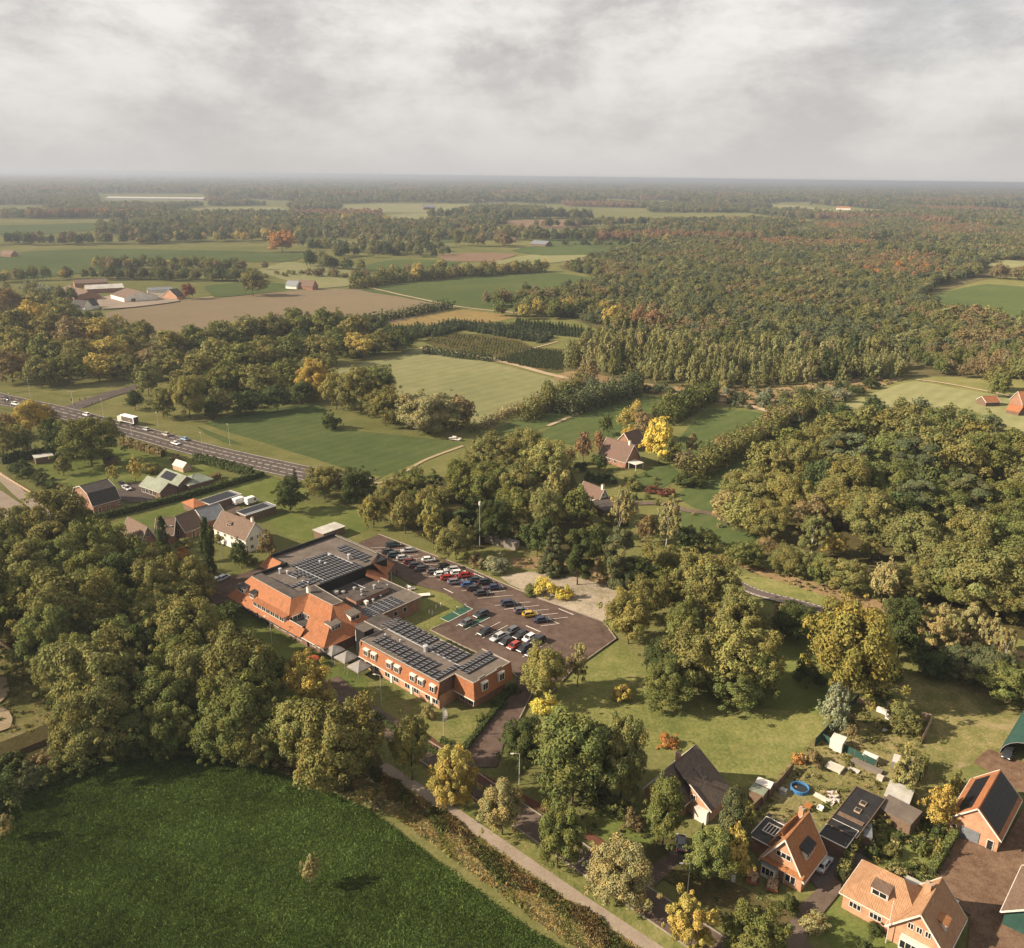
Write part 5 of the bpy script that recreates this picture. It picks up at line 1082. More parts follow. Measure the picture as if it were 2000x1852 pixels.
# ---- the cluster on the left
def HH(name, label, a, b, c, ze, zr, *k, **kw): return House(name, label, zr_(*a, ze), zr_(*b, ze), zr_(*c, ze) if isinstance(c, tuple) else c, ze, zr, *k, **kw)
zr_ = Z(0, 700, 620 / 1996)
h = HH('gambrel_barn', 'red brick barn with a charcoal gambrel roof beside the garden', (585, 925), (750, 880), (500, 852), 3.4, 8.6, 'gamx', 'brick_red', 'tile_black', 'white', .35, cat='barn')
for i in range(3): h.win('l', 2.0 + i * 2.6, 2.0, 1.2, 1.4, 2)
h.win('l', h.D / 2, 5.6, 1.2, 1.2, 2); h.door('f', 2.0); h.win('f', 5, 1.6, 1.2, 1, 2); h.win('f', 9, 1.6, 1.2, 1, 2)
h = HH('bungalow', 'front part of the bungalow with grey-green roofs and a glazed front', (884, 797), (1005, 838), (1080, 795), 2.9, 5.2, 'x', 'brick_dark', 'sheet_green', 'white', .4)
for i in range(4): h.win('f', 1.6 + i * 2.2, 1.5, 1.9, 1.9, 2)
h = HH('bungalow', 'rear part of the bungalow with grey-green roof and solar panels', (990, 752), (1115, 800), (1190, 752), 2.9, 5.4, 'x', 'brick_dark', 'sheet_green', 'white', .4); h.panels(1.2, 9.0, .5, 4.5)
h = HH('bungalow', 'grey-green hipped roof at the far end of the bungalow', (1100, 765), (1190, 800), (1300, 745), 2.7, 4.6, 'hipx', 'brick_dark', 'sheet_green', 'white', .3)
h = HH('carport', 'open carport with a panelled flat roof beside the orange tent roof', (1250, 898), (1320, 922), (1430, 830), 2.7, 2.7, 'flat', 'wood', 'sheet_grey', 'white', .2, cat='carport'); h.panels(.2, h.L - .2, .4, h.D - .4, 1.7, 1.0, 'flat')
h = HH('carport', 'second panelled lean-to behind the white house', (1485, 968), (1545, 992), (1670, 905), 2.6, 2.6, 'flat', 'wood', 'sheet_grey', 'white', .2, cat='carport'); h.panels(.2, h.L - .2, .4, h.D - .4, 1.7, 1.0, 'flat')
HH('summerhouse', 'small summerhouse with an orange pyramid roof', (1150, 908), (1220, 942), 4.4, 2.4, 4.3, 'pyr', 'wood', 'tile_orange', None, .4, cat='shed')
h = HH('brick_house', 'brown-tiled brick house with white gable edges behind the cypresses', (770, 1095), (885, 1158), (990, 1132), 3.2, 7.6, 'x', 'brick_red', 'tile_brown', 'white', .35)
for i in range(3): h.win('f', 1.8 + i * 3.0, 1.7, 1.3, 1.3, 2)
h.win('r', h.D / 2, 1.8, 2.2, 1.3, 3); h.win('r', h.D / 2, 5, 1.2, 1.1, 2)
h = HH('brick_house', 'rear wing of the brown-tiled brick house with two rooflights', (975, 1112), (1088, 1108), 8, 3.0, 7.0, 'x', 'brick_red', 'tile_brown', 'white', .3)
for x_ in (2.5, 4.2): MB().box(x_, x_ + .8, 1.6, 2.4, 4.9, 5.25).build('rooflight', M['alu'], h.root)
h = HH('barn_house', 'converted barn with brown roof and white bargeboards next to the white house', (1165, 1090), (1275, 1046), (1088, 1046), 3.0, 7.2, 'x', 'brick_red', 'tile_brown', 'white', .35)
h.win('l', h.D / 2, 2.0, 2.4, 2.2, 3); h.door('f', 3.0)
h = HH('grey_barn', 'barn with slate-grey sheet roof behind the converted barn', (1285, 1025), (1420, 985), (1265, 962), 3.2, 6.0, 'x', 'brick_red', 'sheet_grey', 'white', .3, cat='barn')
h = HH('white_house', 'white rendered house with brown roof, dormer and chimney', (1345, 1064), (1543, 1140), (1648, 1085), 4.6, 9.0, 'x', 'render', 'tile_brown', 'white', .35)
for i in range(4): h.win('f', 2.0 + i * 3.4, 3.5, 1.2, 1.1, 2)
for i in range(4): h.win('f', 2.0 + i * 3.4, 1.2, 1.3, 1.5, 2)
for t, z in ((2.2, 4.2), (4.8, 4.2), (2.2, 1.6), (5.2, 1.6)): h.win('r', t, z, 1.1, 1.2, 2)
dormer(h.root, (6.0, 1.3, 5.9), 0, 2.0, 2.0, 1.2, 2, 'tile_brown', .3); chimney(h.root, h.L - 1.2, h.D / 2 + .2, 8.4, 10.2, .7, .7, 'render')
s4 = Z(400, 1000, 450 / 1980)
h = House('garden_shed', 'open garden shed with a pale flat roof on the lawn behind the solar roof', s4(935, 155, 2.6), s4(1020, 190, 2.6), s4(1085, 80, 2.6), 2.6, 2.6, 'flat', 'wood', 'sheet_white', None, .3, cat='shed')
HH('playhouse', 'little white playhouse on the garden lawn', (1085, 668), (1150, 690), 3.6, 2.0, 3.6, 'x', 'wood_pale', 'sheet_white', None, .2, cat='shed')
HH('garden_shed', 'tiny dark shed under the big round tree', (645, 635), (700, 640), 4, 2.2, 3.2, 'x', 'wood', 'tile_black', None, .2, cat='shed')
HH('stable', 'long low stable with a pale flat roof behind the hedge', (222, 630), (335, 612), 5, 2.6, 2.6, 'flat', 'wood', 'sheet_white', None, .2, cat='stable')
# houses in the middle distance
z66 = Z(1050, 780, 600 / 1996)
h = House('cottage', 'long cottage with a faded red-brown roof and a white veranda beside the yellow tree', z66(402, 352, 3.0), z66(572, 405, 3.0), z66(690, 385, 3.0), 3.0, 9.0, 'x', 'brick_red', 'thatch', 'white', .4)
for i in range(3): h.win('f', 2.2 + i * 3.2, 1.6, 1.3, 1.3, 2)
chimney(h.root, h.L - 2, h.D * .5, 8.5, 10.3, .8, .8, 'render')
b = MB(); b.slab([(h.L + .3, .5, 3.0), (h.L + 5, .5, 2.8), (h.L + 5, h.D * .6, 2.8), (h.L + .3, h.D * .6, 3.0)], .2); b.build('veranda_roof', M['white'], h.root)
for p in ((h.L + 1.2, .7), (h.L + 4.8, .7), (h.L + 4.8, h.D * .58)): MB().tube((*p, -.1), (*p, 2.8), .14, .14, 6).build('veranda_post', M['white'], h.root)
h2 = House('cottage', 'dark red-brown rear roof of the cottage beside the yellow tree', z66(610, 300, 3.0), z66(700, 270, 3.0), 8, 3.0, 7.5, 'x', 'brick_red', 'thatch', 'white', .3)
h = House('villa', 'house with an orange-brown roof and a white gable behind the birches', z66(275, 600, 3.0), z66(400, 650, 3.0), z66(470, 640, 3.0), 3.0, 6.4, 'x', 'render', 'thatch', 'white', .4); chimney(h.root, h.L - .6, h.D / 2, 6, 7.8, .8, .8, 'render'); h.win('r', h.D / 2, 1.8, 1.6, 1.3, 2); h.win('r', h.D / 2, 4.2, 1, 1, 2)
House('villa_annex', 'flat dark annex below the house with the white gable', z66(325, 672, 2.8), z66(430, 725, 2.8), z66(490, 660, 2.8), 2.8, 2.8, 'flat', 'brick_dark', 'felt', 'wood', .3, cat='extension')
z55 = Z(1250, 640, 750 / 1996)
House('orange_shed', 'small shed with an orange roof on the pale meadow', z55(1752, 372, 2.4), z55(1800, 388, 2.4), z55(1850, 378, 2.4), 2.4, 4.6, 'y', 'wood', 'tile_orange', 'white', .3, cat='shed')
House('farmhouse', 'orange-roofed house cut by the right edge of the pale meadow', z55(1925, 372, 3.0), z55(1990, 400, 3.0), 12, 3.0, 8.4, 'y', 'brick_red', 'tile_orange', 'white', .3)
House('orange_shed', 'little hay shelter with an orange roof at the right edge', z55(1905, 425, 2.0), z55(1970, 440, 2.0), 5, 2.0, 4.4, 'x', 'wood', 'tile_orange', None, .3, cat='shed')
House('nursery_shed', 'long white shed beside the nursery firs', Z(600, 600, 700 / 1996)(1608, 152, 2.5), Z(600, 600, 700 / 1996)(1700, 158, 2.5), 9, 2.5, 4, 'x', 'render', 'sheet_white', None, .2, cat='shed')
# the far farm
zf = Z(0, 320, 700 / 1996)
def FH(name, label, a, b, D, ze, zr, ridge='x', wall='brick_red', roof='tile_brown', cat='farm building', **kw):
    return House(name, label, zf(*a, ze), zf(*b, ze), D, ze, zr, ridge, wall, roof, kw.get('trim'), .3, cat, 'buildings of the far farms', False)
FH('farm_barn', 'brown-roofed brick barn at the left of the far farm', (320, 705), (430, 742), 20, 4, 8, 'x', 'brick_red', 'tile_brown')
FH('farm_barn', 'barn with a white sheet roof in the middle of the far farm', (480, 700), (690, 690), 18, 4, 7, 'x', 'brick_red', 'sheet_white')
FH('farm_barn', 'brown-roofed barn at the back of the far farm', (415, 668), (600, 660), 16, 4, 7, 'x', 'brick_red', 'tile_brown')
h = FH('farm_barn', 'pale gabled barn facing the yard of the far farm', (615, 728), (690, 748), 30, 4.5, 9, 'x', 'render', 'tile_brown', trim='white'); h.win('r', 8, 2, 4, 3, 4)
FH('farm_house', 'dark-roofed farmhouse right of the farmyard', (905, 735), (985, 742), 10, 3, 9, 'y', 'brick_orange', 'tile_dark', 'farmhouse', trim='white')
FH('farm_barn', 'low pale shed behind the dark-roofed farmhouse', (820, 705), (960, 700), 10, 3, 5, 'x', 'render', 'sheet_grey')
FH('farm_house', 'white house with dark roof below the farmyard', (395, 795), (470, 800), 9, 3, 8, 'x', 'render', 'tile_black', 'farmhouse', trim='white')
FH('farm_house', 'dark-roofed house beside the white one below the farmyard', (480, 795), (550, 785), 9, 3, 8, 'x', 'render', 'tile_black', 'farmhouse', trim='white')
FH('cottage', 'far brick cottage with two brown roofs in the pale field', (1660, 680), (1740, 685), 10, 3.5, 9, 'x', 'brick_red', 'tile_brown', 'house')
FH('cottage', 'left part of the far brick cottage with a greyer roof', (1590, 678), (1650, 682), 9, 3.5, 8, 'x', 'render', 'sheet_grey', 'house')
FH('greenhouse', 'very long white greenhouse far off on the left', (585, 190), (1130, 195), 90, 7, 11, 'x', 'white', 'sheet_white', 'greenhouse')
FH('farm_house', 'pale farm shed at the left edge of the long green field', (0, 505), (60, 508), 12, 3, 8, 'x', 'brick_red', 'tile_brown')
zg = Z(650, 320, 700 / 1996)
def FG(name, label, a, b, D, ze, zr, wall='render', roof='sheet_grey', ridge='x'): return House(name, label, zg(*a, ze), zg(*b, ze), D, ze, zr, ridge, wall, roof, None, .3, 'farm building', 'buildings of the far farms', False)
FG('farm_barn', 'long grey sheds of the distant farm, main one', (380, 335), (560, 330), 30, 6, 12); FG('farm_barn', 'grey shed at the left of the distant farm', (310, 330), (370, 330), 25, 6, 11)
FG('farm_house', 'white gabled house right of the distant farm sheds', (618, 330), (640, 330), 14, 6, 14, 'white', 'tile_rust', 'y'); FG('farm_house', 'second white gabled house right of the distant farm sheds', (648, 328), (668, 328), 14, 6, 14, 'white', 'tile_rust', 'y')
FG('farm_barn', 'grey barn below the pale meadow far off', (505, 243), (570, 243), 30, 8, 16, 'wood', 'sheet_grey')
FG('farm_barn', 'grey-roofed open barn beside the far green pasture', (1100, 445), (1185, 450), 22, 4, 9, 'wood', 'sheet_grey'); FG('farm_barn', 'brown house behind the grey-roofed open barn', (965, 425), (1020, 425), 14, 4, 9, 'brick_red', 'tile_brown')
FG('farm_house', 'pink-roofed house at the forest edge far off', (1630, 410), (1685, 412), 16, 4, 11, 'render', 'tile_rust', 'y'); FG('farm_house', 'small pale house beside the pink-roofed one', (1705, 415), (1735, 415), 12, 4, 9, 'render', 'tile_rust')
FG('farm_house', 'pale house near the hedges in the middle distance', (590, 478), (620, 480), 10, 3, 8, 'white', 'tile_black')
zh = Z(1300, 330, 700 / 1996)
House('farm_house', 'pale buildings in the far eastern clearing', zh(950, 218, 6), zh(1030, 220, 6), 25, 6, 12, 'x', 'render', 'tile_rust', None, .3, 'farm building', 'buildings of the far farms', False)
# ------------------------------------------------------------------ vehicles
CARS = {'hatch': (4.1, 1.76, 1.48, -0.42, 0.92, 1.75), 'estate': (4.65, 1.80, 1.48, -0.40, 0.98, 2.05), 'saloon': (4.6, 1.80, 1.44, -0.35, 0.95, 1.55), 'suv': (4.5, 1.86, 1.70, -0.45, 1.0, 1.98)}
def car_meshes(kind):
    def mk():
        Lc, Wc, Hc, xa, xf, xr = CARS[kind]; hw = Wc / 2; sh = Hc * 0.60
        st = [(Lc / 2, .80, .38, .58), (Lc / 2 - .12, .93, .30, .72), (Lc / 2 - .5, 1.0, .24, sh - .12), (xf + .15, 1.0, .22, sh - .02), (0, 1.0, .22, sh), (-xr + .15, 1.0, .22, sh + .02), (-Lc / 2 + .35, .99, .26, sh + .02), (-Lc / 2 + .1, .95, .32, sh - .06), (-Lc / 2, .86, .42, sh - .25)]
        b = MB(); rings = []
        for x, k, zl, zt in st:
            w = hw * k; r = [(x, -w * .86, zl), (x, -w, zl + .18), (x, -w, zt - .12), (x, -w * .90, zt), (x, w * .90, zt), (x, w, zt - .12), (x, w, zl + .18), (x, w * .86, zl)]
            rings.append(len(b.v)); b.v += r
        for a, c in zip(rings, rings[1:]):
            for i in range(8): j = (i + 1) % 8; b.f.append((a + i, a + j, c + j, c + i)); b.m.append(0)
        b.f.append(tuple(rings[0] + i for i in range(8))); b.f.append(tuple(rings[-1] + i for i in reversed(range(8)))); b.m += [0, 0]
        # roof skin and pillars
        fx, rx = xa + .95, -xr + .42; rt = hw * .72; zt = Hc
        b.slab([(fx, -rt, zt - .02), (fx, rt, zt - .02), (rx, rt, zt - .03), (rx, -rt, zt - .03)], .06)
        for s in (-1, 1):
            b.bar((xf + .28, s * hw * .86, sh), (fx, s * rt, zt - .05), .07); b.bar((-.12, s * hw * .885, sh), (-.1, s * rt, zt - .05), .08); b.bar((-xr - .02, s * hw * .86, sh), (rx, s * rt, zt - .05), .14)
            b.box(xf - .05, xf + .12, s * hw - .02 if s > 0 else -hw - .16, s * hw + .16 if s > 0 else -hw + .02, sh - .02, sh + .13)     # mirrors
        body = b.mesh('body', M['paint'], False)
        g = MB(); lo = hw * .865; g.hexa([(xf + .27, -lo, sh - .03), (xf + .27, lo, sh - .03), (-xr - .02, lo, sh - .03), (-xr - .02, -lo, sh - .03), (fx - .03, -rt * .98, zt - .07), (fx - .03, rt * .98, zt - .07), (rx + .02, rt * .98, zt - .07), (rx + .02, -rt * .98, zt - .07)])
        glass = g.mesh('windows', M['glass'])
        hl = MB().box(-.05, .06, -.2, .2, -.07, .07).mesh('headlight', M['lamp_w']); tl_ = MB().box(-.05, .05, -.16, .16, -.1, .1).mesh('tail_light', M['lamp_r'])
        return body, glass, hl, tl_
    return cached(('car', kind), mk)
def wheel_meshes():
    t = MB(); t.tube((0, -.11, 0), (0, .11, 0), .32, .32, 14); r = MB(); r.tube((0, -.12, 0), (0, .12, 0), .2, .2, 10); return t.mesh('tyre', M['rubber']), r.mesh('rim', M['rim'])
TYRE, RIM = wheel_meshes()
PAINT = dict(black=(0.010, 0.010, 0.012), dark=(0.022, 0.024, 0.028), grey=(0.09, 0.092, 0.098), silver=(0.36, 0.36, 0.36), white=(0.66, 0.65, 0.62), red=(0.26, 0.018, 0.014), maroon=(0.11, 0.016, 0.018), blue=(0.025, 0.075, 0.20), navy=(0.012, 0.018, 0.05), teal=(0.012, 0.035, 0.04), lilac=(0.17, 0.15, 0.18), yellow=(0.42, 0.27, 0.02), beige=(0.42, 0.37, 0.30), lblue=(0.22, 0.36, 0.48), orange=(0.30, 0.035, 0.016))
def car(p, ang, kind, col, label, group=None, z=None):
    z = ZL - .01 if z is None else z
    o = empty('parked_car' if group and 'park' in group else 'car', (p.x, p.y, z), ang, label, 'car', group)
    body, glass, hl, tl_ = car_meshes(kind); Lc, Wc, Hc, xa, xf, xr = CARS[kind]
    mobj('body', body, o, color=PAINT[col]); mobj('windows', glass, o)
    for sx in (Lc * .315, -Lc * .30):
        for sy in (-1, 1): w = mobj('wheel', RIM, o, (sx, sy * (Wc / 2 - .1), .32)); mobj('tyre', TYRE, w)
    for sy in (-1, 1): mobj('headlight', hl, o, (Lc / 2 - .06, sy * Wc * .33, .62)); mobj('tail_light', tl_, o, (-Lc / 2 + .03, sy * Wc * .37, .78))
    return o
ORD = ['first', 'second', 'third', 'fourth', 'fifth', 'sixth', 'seventh', 'eighth', 'ninth', 'tenth', 'eleventh', 'twelfth', 'thirteenth']
CN = dict(black='black', dark='dark', grey='grey', silver='silver', white='white', red='red', maroon='dark red', blue='blue', navy='navy', teal='dark teal', lilac='lilac-grey', yellow='yellow', beige='beige', lblue='light blue', orange='orange-red')
KN = dict(hatch='hatchback', estate='estate car', saloon='saloon', suv='tall car')
aA = math.atan2(dirA.y, dirA.x); dB = (zz2(615, 508) - zz2(320, 660)); aB = math.atan2(dB.y, dB.x)
rowA = [((450, 405), 'dark', 'hatch'), ((545, 458), 'teal', 'suv'), ((670, 500), 'silver', 'hatch'), ((775, 555), 'maroon', 'hatch'), ((870, 608), 'black', 'estate'), ((970, 658), 'dark', 'estate'), ((1125, 700), 'grey', 'hatch'), ((1240, 748), 'white', 'hatch'), ((1350, 798), 'red', 'estate'), ((1455, 858), 'lilac', 'estate'), ((1645, 905), 'blue', 'hatch'), ((1740, 958), 'black', 'estate'), ((1850, 1028), 'black', 'saloon')]
for i, (q, c, k) in enumerate(rowA): car(zz1(*q), aA, k, c, f'{CN[c]} {KN[k]}, {ORD[i]} from the orange porch in the upper front parking row', 'cars in the car park')
rowB = [((520, 300), 'teal', 'estate'), ((745, 385), 'silver', 'saloon'), ((1050, 525), 'white', 'hatch'), ((1290, 628), 'black', 'hatch'), ((1400, 675), 'silver', 'estate'), ((1500, 725), 'white', 'estate'), ((1620, 762), 'red', 'estate'), ((1740, 828), 'dark', 'saloon'), ((1905, 865), 'black', 'suv'), ((2040, 940), 'navy', 'saloon')]
for i, (q, c, k) in enumerate(rowB): car(zz1(*q), aA + (math.pi if i % 3 == 1 else 0), k, c, f'{CN[c]} {KN[k]}, {ORD[i]} from the far end in the upper rear parking row', 'cars in the car park')
for q, c, k, lab in (((625, 270), 'navy', 'suv', 'dark blue tall car alone at the head of the middle parking block'), ((770, 355), 'grey', 'hatch', 'grey hatchback beside the yellow car'), ((875, 398), 'yellow', 'hatch', 'yellow hatchback with dark roof in the middle parking block'), ((1010, 462), 'navy', 'saloon', 'navy saloon beside the yellow car')):
    car(zz2(*q), math.atan2((zz2(1225, 487) - zz2(1005, 515)).y, (zz2(1225, 487) - zz2(1005, 515)).x), k, c, lab, 'cars in the car park')
for q, c, k, lab in (((125, 500), 'grey', 'hatch', 'grey hatchback on the green charging bay, nearer the wing'), ((300, 395), 'dark', 'estate', 'dark estate car on the green charging bay, farther from the wing'), ((350, 600), 'black', 'saloon', 'black saloon alone between white stripes'), ((500, 668), 'silver', 'estate', 'silver estate car at the end of the lower front row'), ((600, 718), 'dark', 'hatch', 'dark hatchback between silver estate and red car'), ((690, 772), 'orange', 'hatch', 'red hatchback in the lower front row'), ((815, 798), 'black', 'estate', 'black estate car right of the red hatchback'), ((905, 858), 'navy', 'hatch', 'navy hatchback half hidden by the yellow-green tree'), ((660, 595), 'grey', 'estate', 'dark grey estate car in the lower rear row'), ((765, 642), 'black', 'estate', 'black car behind the red hatchback'), ((870, 678), 'white', 'hatch', 'white hatchback in the lower rear row'), ((975, 712), 'black', 'suv', 'black tall car at the end of the lower rear row')):
    car(zz2(*q), aB + math.pi, k, c, lab, 'cars in the car park')
for q, c, lab in (((409, 1142), 'dark', 'dark car in the shade at the wood edge'), ((423, 1139), 'white', 'white car parked between wood and mansard roof'), ((437, 1134), 'silver', 'silver car nearest the mansard roof on the shaded drive')): car(G(*q), VA + .25, 'hatch', c, lab, 'cars parked by the wood')
car(G(1607, 1696), VA, 'saloon', 'silver', 'silver car on the drive beside the steep orange house'); car(G(1330, 1655), VA + .6, 'hatch', 'dark', 'dark car under the chestnut beside the charcoal house'); car(G(1968, 1478), VA + math.pi, 'estate', 'dark', 'dark car in the mouth of the green hall')
car(zr_(768, 806), UA, 'hatch', 'black', 'black car beside the gambrel barn'); car(zr_(800, 830), UA, 'estate', 'silver', 'silver car beside the gambrel barn')
car(zr_(1412, 912), VA, 'hatch', 'blue', 'blue car under the panelled carport'); car(zr_(1370, 915), VA, 'hatch', 'grey', 'grey car at the edge of the panelled carport')
ra = math.atan2((road[20] - road[26]).y, (road[20] - road[26]).x)
def rp(a, b): 
    p = zr_(a, b); i = min(range(len(road) - 1), key=lambda k: (road[k] - p).length); d = road[i + 1] - road[i]; return p, math.atan2(d.y, d.x)
for q, c, k, lab, fl in (((545, 366), 'white', 'suv', 'white car leaving the junction ahead of the lorry', 1), ((672, 394), 'black', 'hatch', 'black car just ahead of the lorry', 1), ((688, 440), 'silver', 'hatch', 'silver car on the near lane beside the round tree', 0), ((920, 458), 'silver', 'hatch', 'silver car right behind the lorry', 1), ((1045, 490), 'beige', 'suv', 'beige car second behind the lorry', 1), ((1160, 519), 'lblue', 'hatch', 'light blue car third behind the lorry', 1), ((1105, 546), 'white', 'saloon', 'white saloon alone on the near lane', 0), ((100, 298), 'white', 'suv', 'white car waiting left of the junction', 0), ((45, 268), 'dark', 'hatch', 'dark car at the left edge of the main road', 0), ((290, 384), 'white', 'hatch', 'white car on the side road behind the autumn tree', 0)):
    p, a = rp(*q); car(p, a + (math.pi if fl else 0), k, c, lab, 'cars driving on the main road')
# vans and lorry
def van(p, ang, col, label, L_=5.4, W_=2.0, H_=2.4, box=False):
    o = empty('van' if not box else 'lorry', (p.x, p.y, ZL - .01), ang, label, 'van' if not box else 'lorry'); b = MB(); hw = W_ / 2
    if not box:
        pr = [(L_ / 2, .45), (L_ / 2, .95), (L_ / 2 - .7, 1.25), (L_ / 2 - 1.5, H_ - .12), (L_ / 2 - 1.9, H_), (-L_ / 2 + .1, H_), (-L_ / 2, H_ - .15), (-L_ / 2, .4)]
        n = len(pr); b.v += [(x, -hw * (.93 if z > 1.4 else 1), z) for x, z in pr] + [(x, hw * (.93 if z > 1.4 else 1), z) for x, z in pr]
        b.f += [tuple(range(n)), tuple(reversed(range(n, 2 * n)))] + [(i, n + i, n + (i + 1) % n, (i + 1) % n) for i in range(n)]; b.m += [0] * (n + 2); b.build('body', M['any'], o, color=(col))
        MB().hexa([(L_ / 2 - .74, -hw * .9, 1.3), (L_ / 2 - .74, hw * .9, 1.3), (L_ / 2 - 1.44, hw * .85, H_ - .2), (L_ / 2 - 1.44, -hw * .85, H_ - .2), (L_ / 2 - .70, -hw * .9, 1.31), (L_ / 2 - .70, hw * .9, 1.31), (L_ / 2 - 1.40, hw * .85, H_ - .18), (L_ / 2 - 1.40, -hw * .85, H_ - .18)]).build('windscreen', M['glass'], o)
        for s in (-1, 1): MB().box(L_ / 2 - 2.3, L_ / 2 - 1.4, s * hw - .02, s * hw + .02, 1.3, 1.9).build('side_window', M['glass'], o); mobj('headlight', car_meshes('hatch')[2], o, (L_ / 2, s * .7, .8)); mobj('tail_light', car_meshes('hatch')[3], o, (-L_ / 2, s * .85, 1.1))
        ax = (L_ * .32, -L_ * .3)
    else:
        MB().box(L_ / 2 - 2.1, L_ / 2, -hw, hw, .6, 3.0).build('cab', M['any'], o, color=(.55, .5, .42)); MB().box(L_ / 2 - .02, L_ / 2 + .03, -hw * .9, hw * .9, 1.8, 2.7).build('windscreen', M['glass'], o)
        MB().box(-L_ / 2, L_ / 2 - 2.4, -hw, hw, 1.05, H_).build('cargo_box', M['any'], o, color=col); MB().box(-L_ / 2 - .04, -L_ / 2, -hw * .95, hw * .95, 1.1, H_ - .1).build('rear_door', M['any'], o, color=(.06, .05, .05)); MB().box(-L_ / 2 + .3, L_ / 2 - .3, -.5, .5, .5, 1.0).build('chassis', M['black'], o)
        MB().box(-L_ / 2 + .5, L_ / 2 - 3, -hw - .03, -hw, 1.3, H_ - .5).build('side_print', M['any'], o, color=(.10, .08, .07)); MB().box(-L_ / 2 + .5, L_ / 2 - 3, hw, hw + .03, 1.3, H_ - .5).build('side_print', M['any'], o, color=(.10, .08, .07))
        ax = (L_ / 2 - 1.3, -L_ / 2 + 2.0, -L_ / 2 + 3.3)
    for sx in ax:
        for sy in (-1, 1): w = mobj('wheel', RIM, o, (sx, sy * (hw - .12), .42), scale=(1.3, 1.1, 1.3)); mobj('tyre', TYRE, w)
    return o
van(zr_(1512, 918), VA + .1, (.75, .73, .7), 'white van on the small yard, left one of two'); van(zr_(1585, 918), VA + .1, (.72, .70, .67), 'boxy white van on the small yard, right one of two', 5.0, 2.0, 2.6)
p, a = rp(808, 415); van(p, a + math.pi, (.78, .76, .72), 'white box lorry driving on the main road', 12, 2.6, 4.0, True)

# ------------------------------------------------------------------ street furniture
def lamp(p, h_, ang, label, arm=1.2, cat='street lamp', group=None, z=0.0):
    o = empty('street_lamp', (p.x, p.y, z), ang, label, cat, group)
    MB().tube((0, 0, -.2), (0, 0, h_), .10, .055, 8).build('post', M['lampgrey'], o); a_ = MB(); a_.tube((0, 0, h_), (arm * .6, 0, h_ + .15), .05, .04, 6); a_.tube((arm * .6, 0, h_ + .15), (arm, 0, h_ + .1), .04, .04, 6); a_.build('arm', M['lampgrey'], o)
    MB().hexa([(arm - .1, -.14, h_), (arm + .55, -.12, h_ + .02), (arm + .55, .12, h_ + .02), (arm - .1, .14, h_), (arm - .1, -.12, h_ + .17), (arm + .5, -.09, h_ + .14), (arm + .5, .09, h_ + .14), (arm - .1, .12, h_ + .17)]).build('lamp_head', M['white'], o)
    return o
def hgt(pb, pt):   # height of an upright from its foot and its top in the photograph
    b0 = G(*pb); lo_, hi = 0.5, 60
    for _ in range(40):
        mid = (lo_ + hi) / 2; q = G(*pt, mid)
        if q.y > b0.y: lo_ = mid
        else: hi = mid
    return lo_
for pb, pt, ang, lab in (((745, 1380), (746, 1320), math.pi * .9, 'street lamp on the lawn before the long wing'), ((531, 1258), (531, 1206), math.pi * .9, 'street lamp in front of the orange mansard roof'), ((1014, 1533), (1017, 1473), math.pi, 'street lamp beside the dark round trees at the drive'), ((1342, 1748), (1351, 1687), math.pi, 'street lamp in front of the charcoal house'), ((436, 1092), (436, 1060), 1, 'white post on the lawn before the white house')):
    lamp(G(*pb), max(4, hgt(pb, pt)), ang, lab, group='street lamps')
lp = [((829, 495), (827, 437)), ((998, 450), (990, 345)), ((1277, 610), (1274, 472)), ((1446, 552), (1438, 418)), ((195, 270), (186, 120)), ((650, 360), (645, 260)), ((70, 310), (64, 250)), ((8, 280), (5, 190))]
nm_ = ['near the round tree', 'behind the lorry', 'beside the white saloon', 'at the edge of the dark paddock', 'on the grass island', 'at the mouth of the side road', 'left of the junction', 'at the left edge']
for (pb, pt), n_ in zip(lp, nm_):
    c_ = lambda q: (q[0] * .3106, 700 + q[1] * .3106); lamp(G(*c_(pb)), min(11, max(7, hgt(c_(pb), c_(pt)))), 2.2, 'lamp post of the main road ' + n_, 1.0, group='lamp posts along the main road')
# tall mast behind the car park
o = empty('mast', G(937, 1070), 0, 'tall slender mast with a white cabinet top behind the car park', 'mast'); mh_ = hgt((937, 1070), (940, 980)); MB().tube((0, 0, -.2), (0, 0, mh_), .16, .09, 8).build('post', M['steel'], o); MB().tube((0, 0, mh_ - 1.2), (0, 0, mh_), .35, .35, 8).build('antenna', M['white'], o); MB().tube((0, 0, mh_), (0, 0, mh_ + .8), .03, .03, 6).build('rod', M['steel'], o)
# traffic signals at the junction
for q, n_ in (((455, 300), 'left corner'), ((470, 330), 'island'), ((583, 325), 'right corner'), ((508, 300), 'middle of the side road'), ((540, 292), 'far side of the side road')):
    o = empty('traffic_signal', zr_(*q), 0, f'traffic signal at the junction, {n_}', 'traffic signal', 'traffic signals of the junction'); MB().tube((0, 0, -.1), (0, 0, 3.0), .07, .07, 6).build('post', M['steel'], o); hd = MB().box(-.18, .18, -.16, .16, 2.7, 3.8).build('signal_head', M['black'], o)
    for i, cc in enumerate(((.4, .02, .02), (.4, .25, .02), (.02, .25, .05))): MB().tube((0, -.165, 3.6 - i * .34), (0, -.2, 3.6 - i * .34), .1, .1, 8).build('lens', M['any'], hd, color=cc)
for q, n_ in (((455, 300), 'with crossed arms left of the side road'),):
    o = empty('signal_mast', zr_(463, 305), .4, 'tall signal mast with arms at the junction', 'mast'); MB().tube((0, 0, 0), (0, 0, 8), .12, .08, 8).build('post', M['white'], o); MB().bar((-2, 0, 7.6), (2, 0, 7.6), .12).build('arm', M['white'], o)
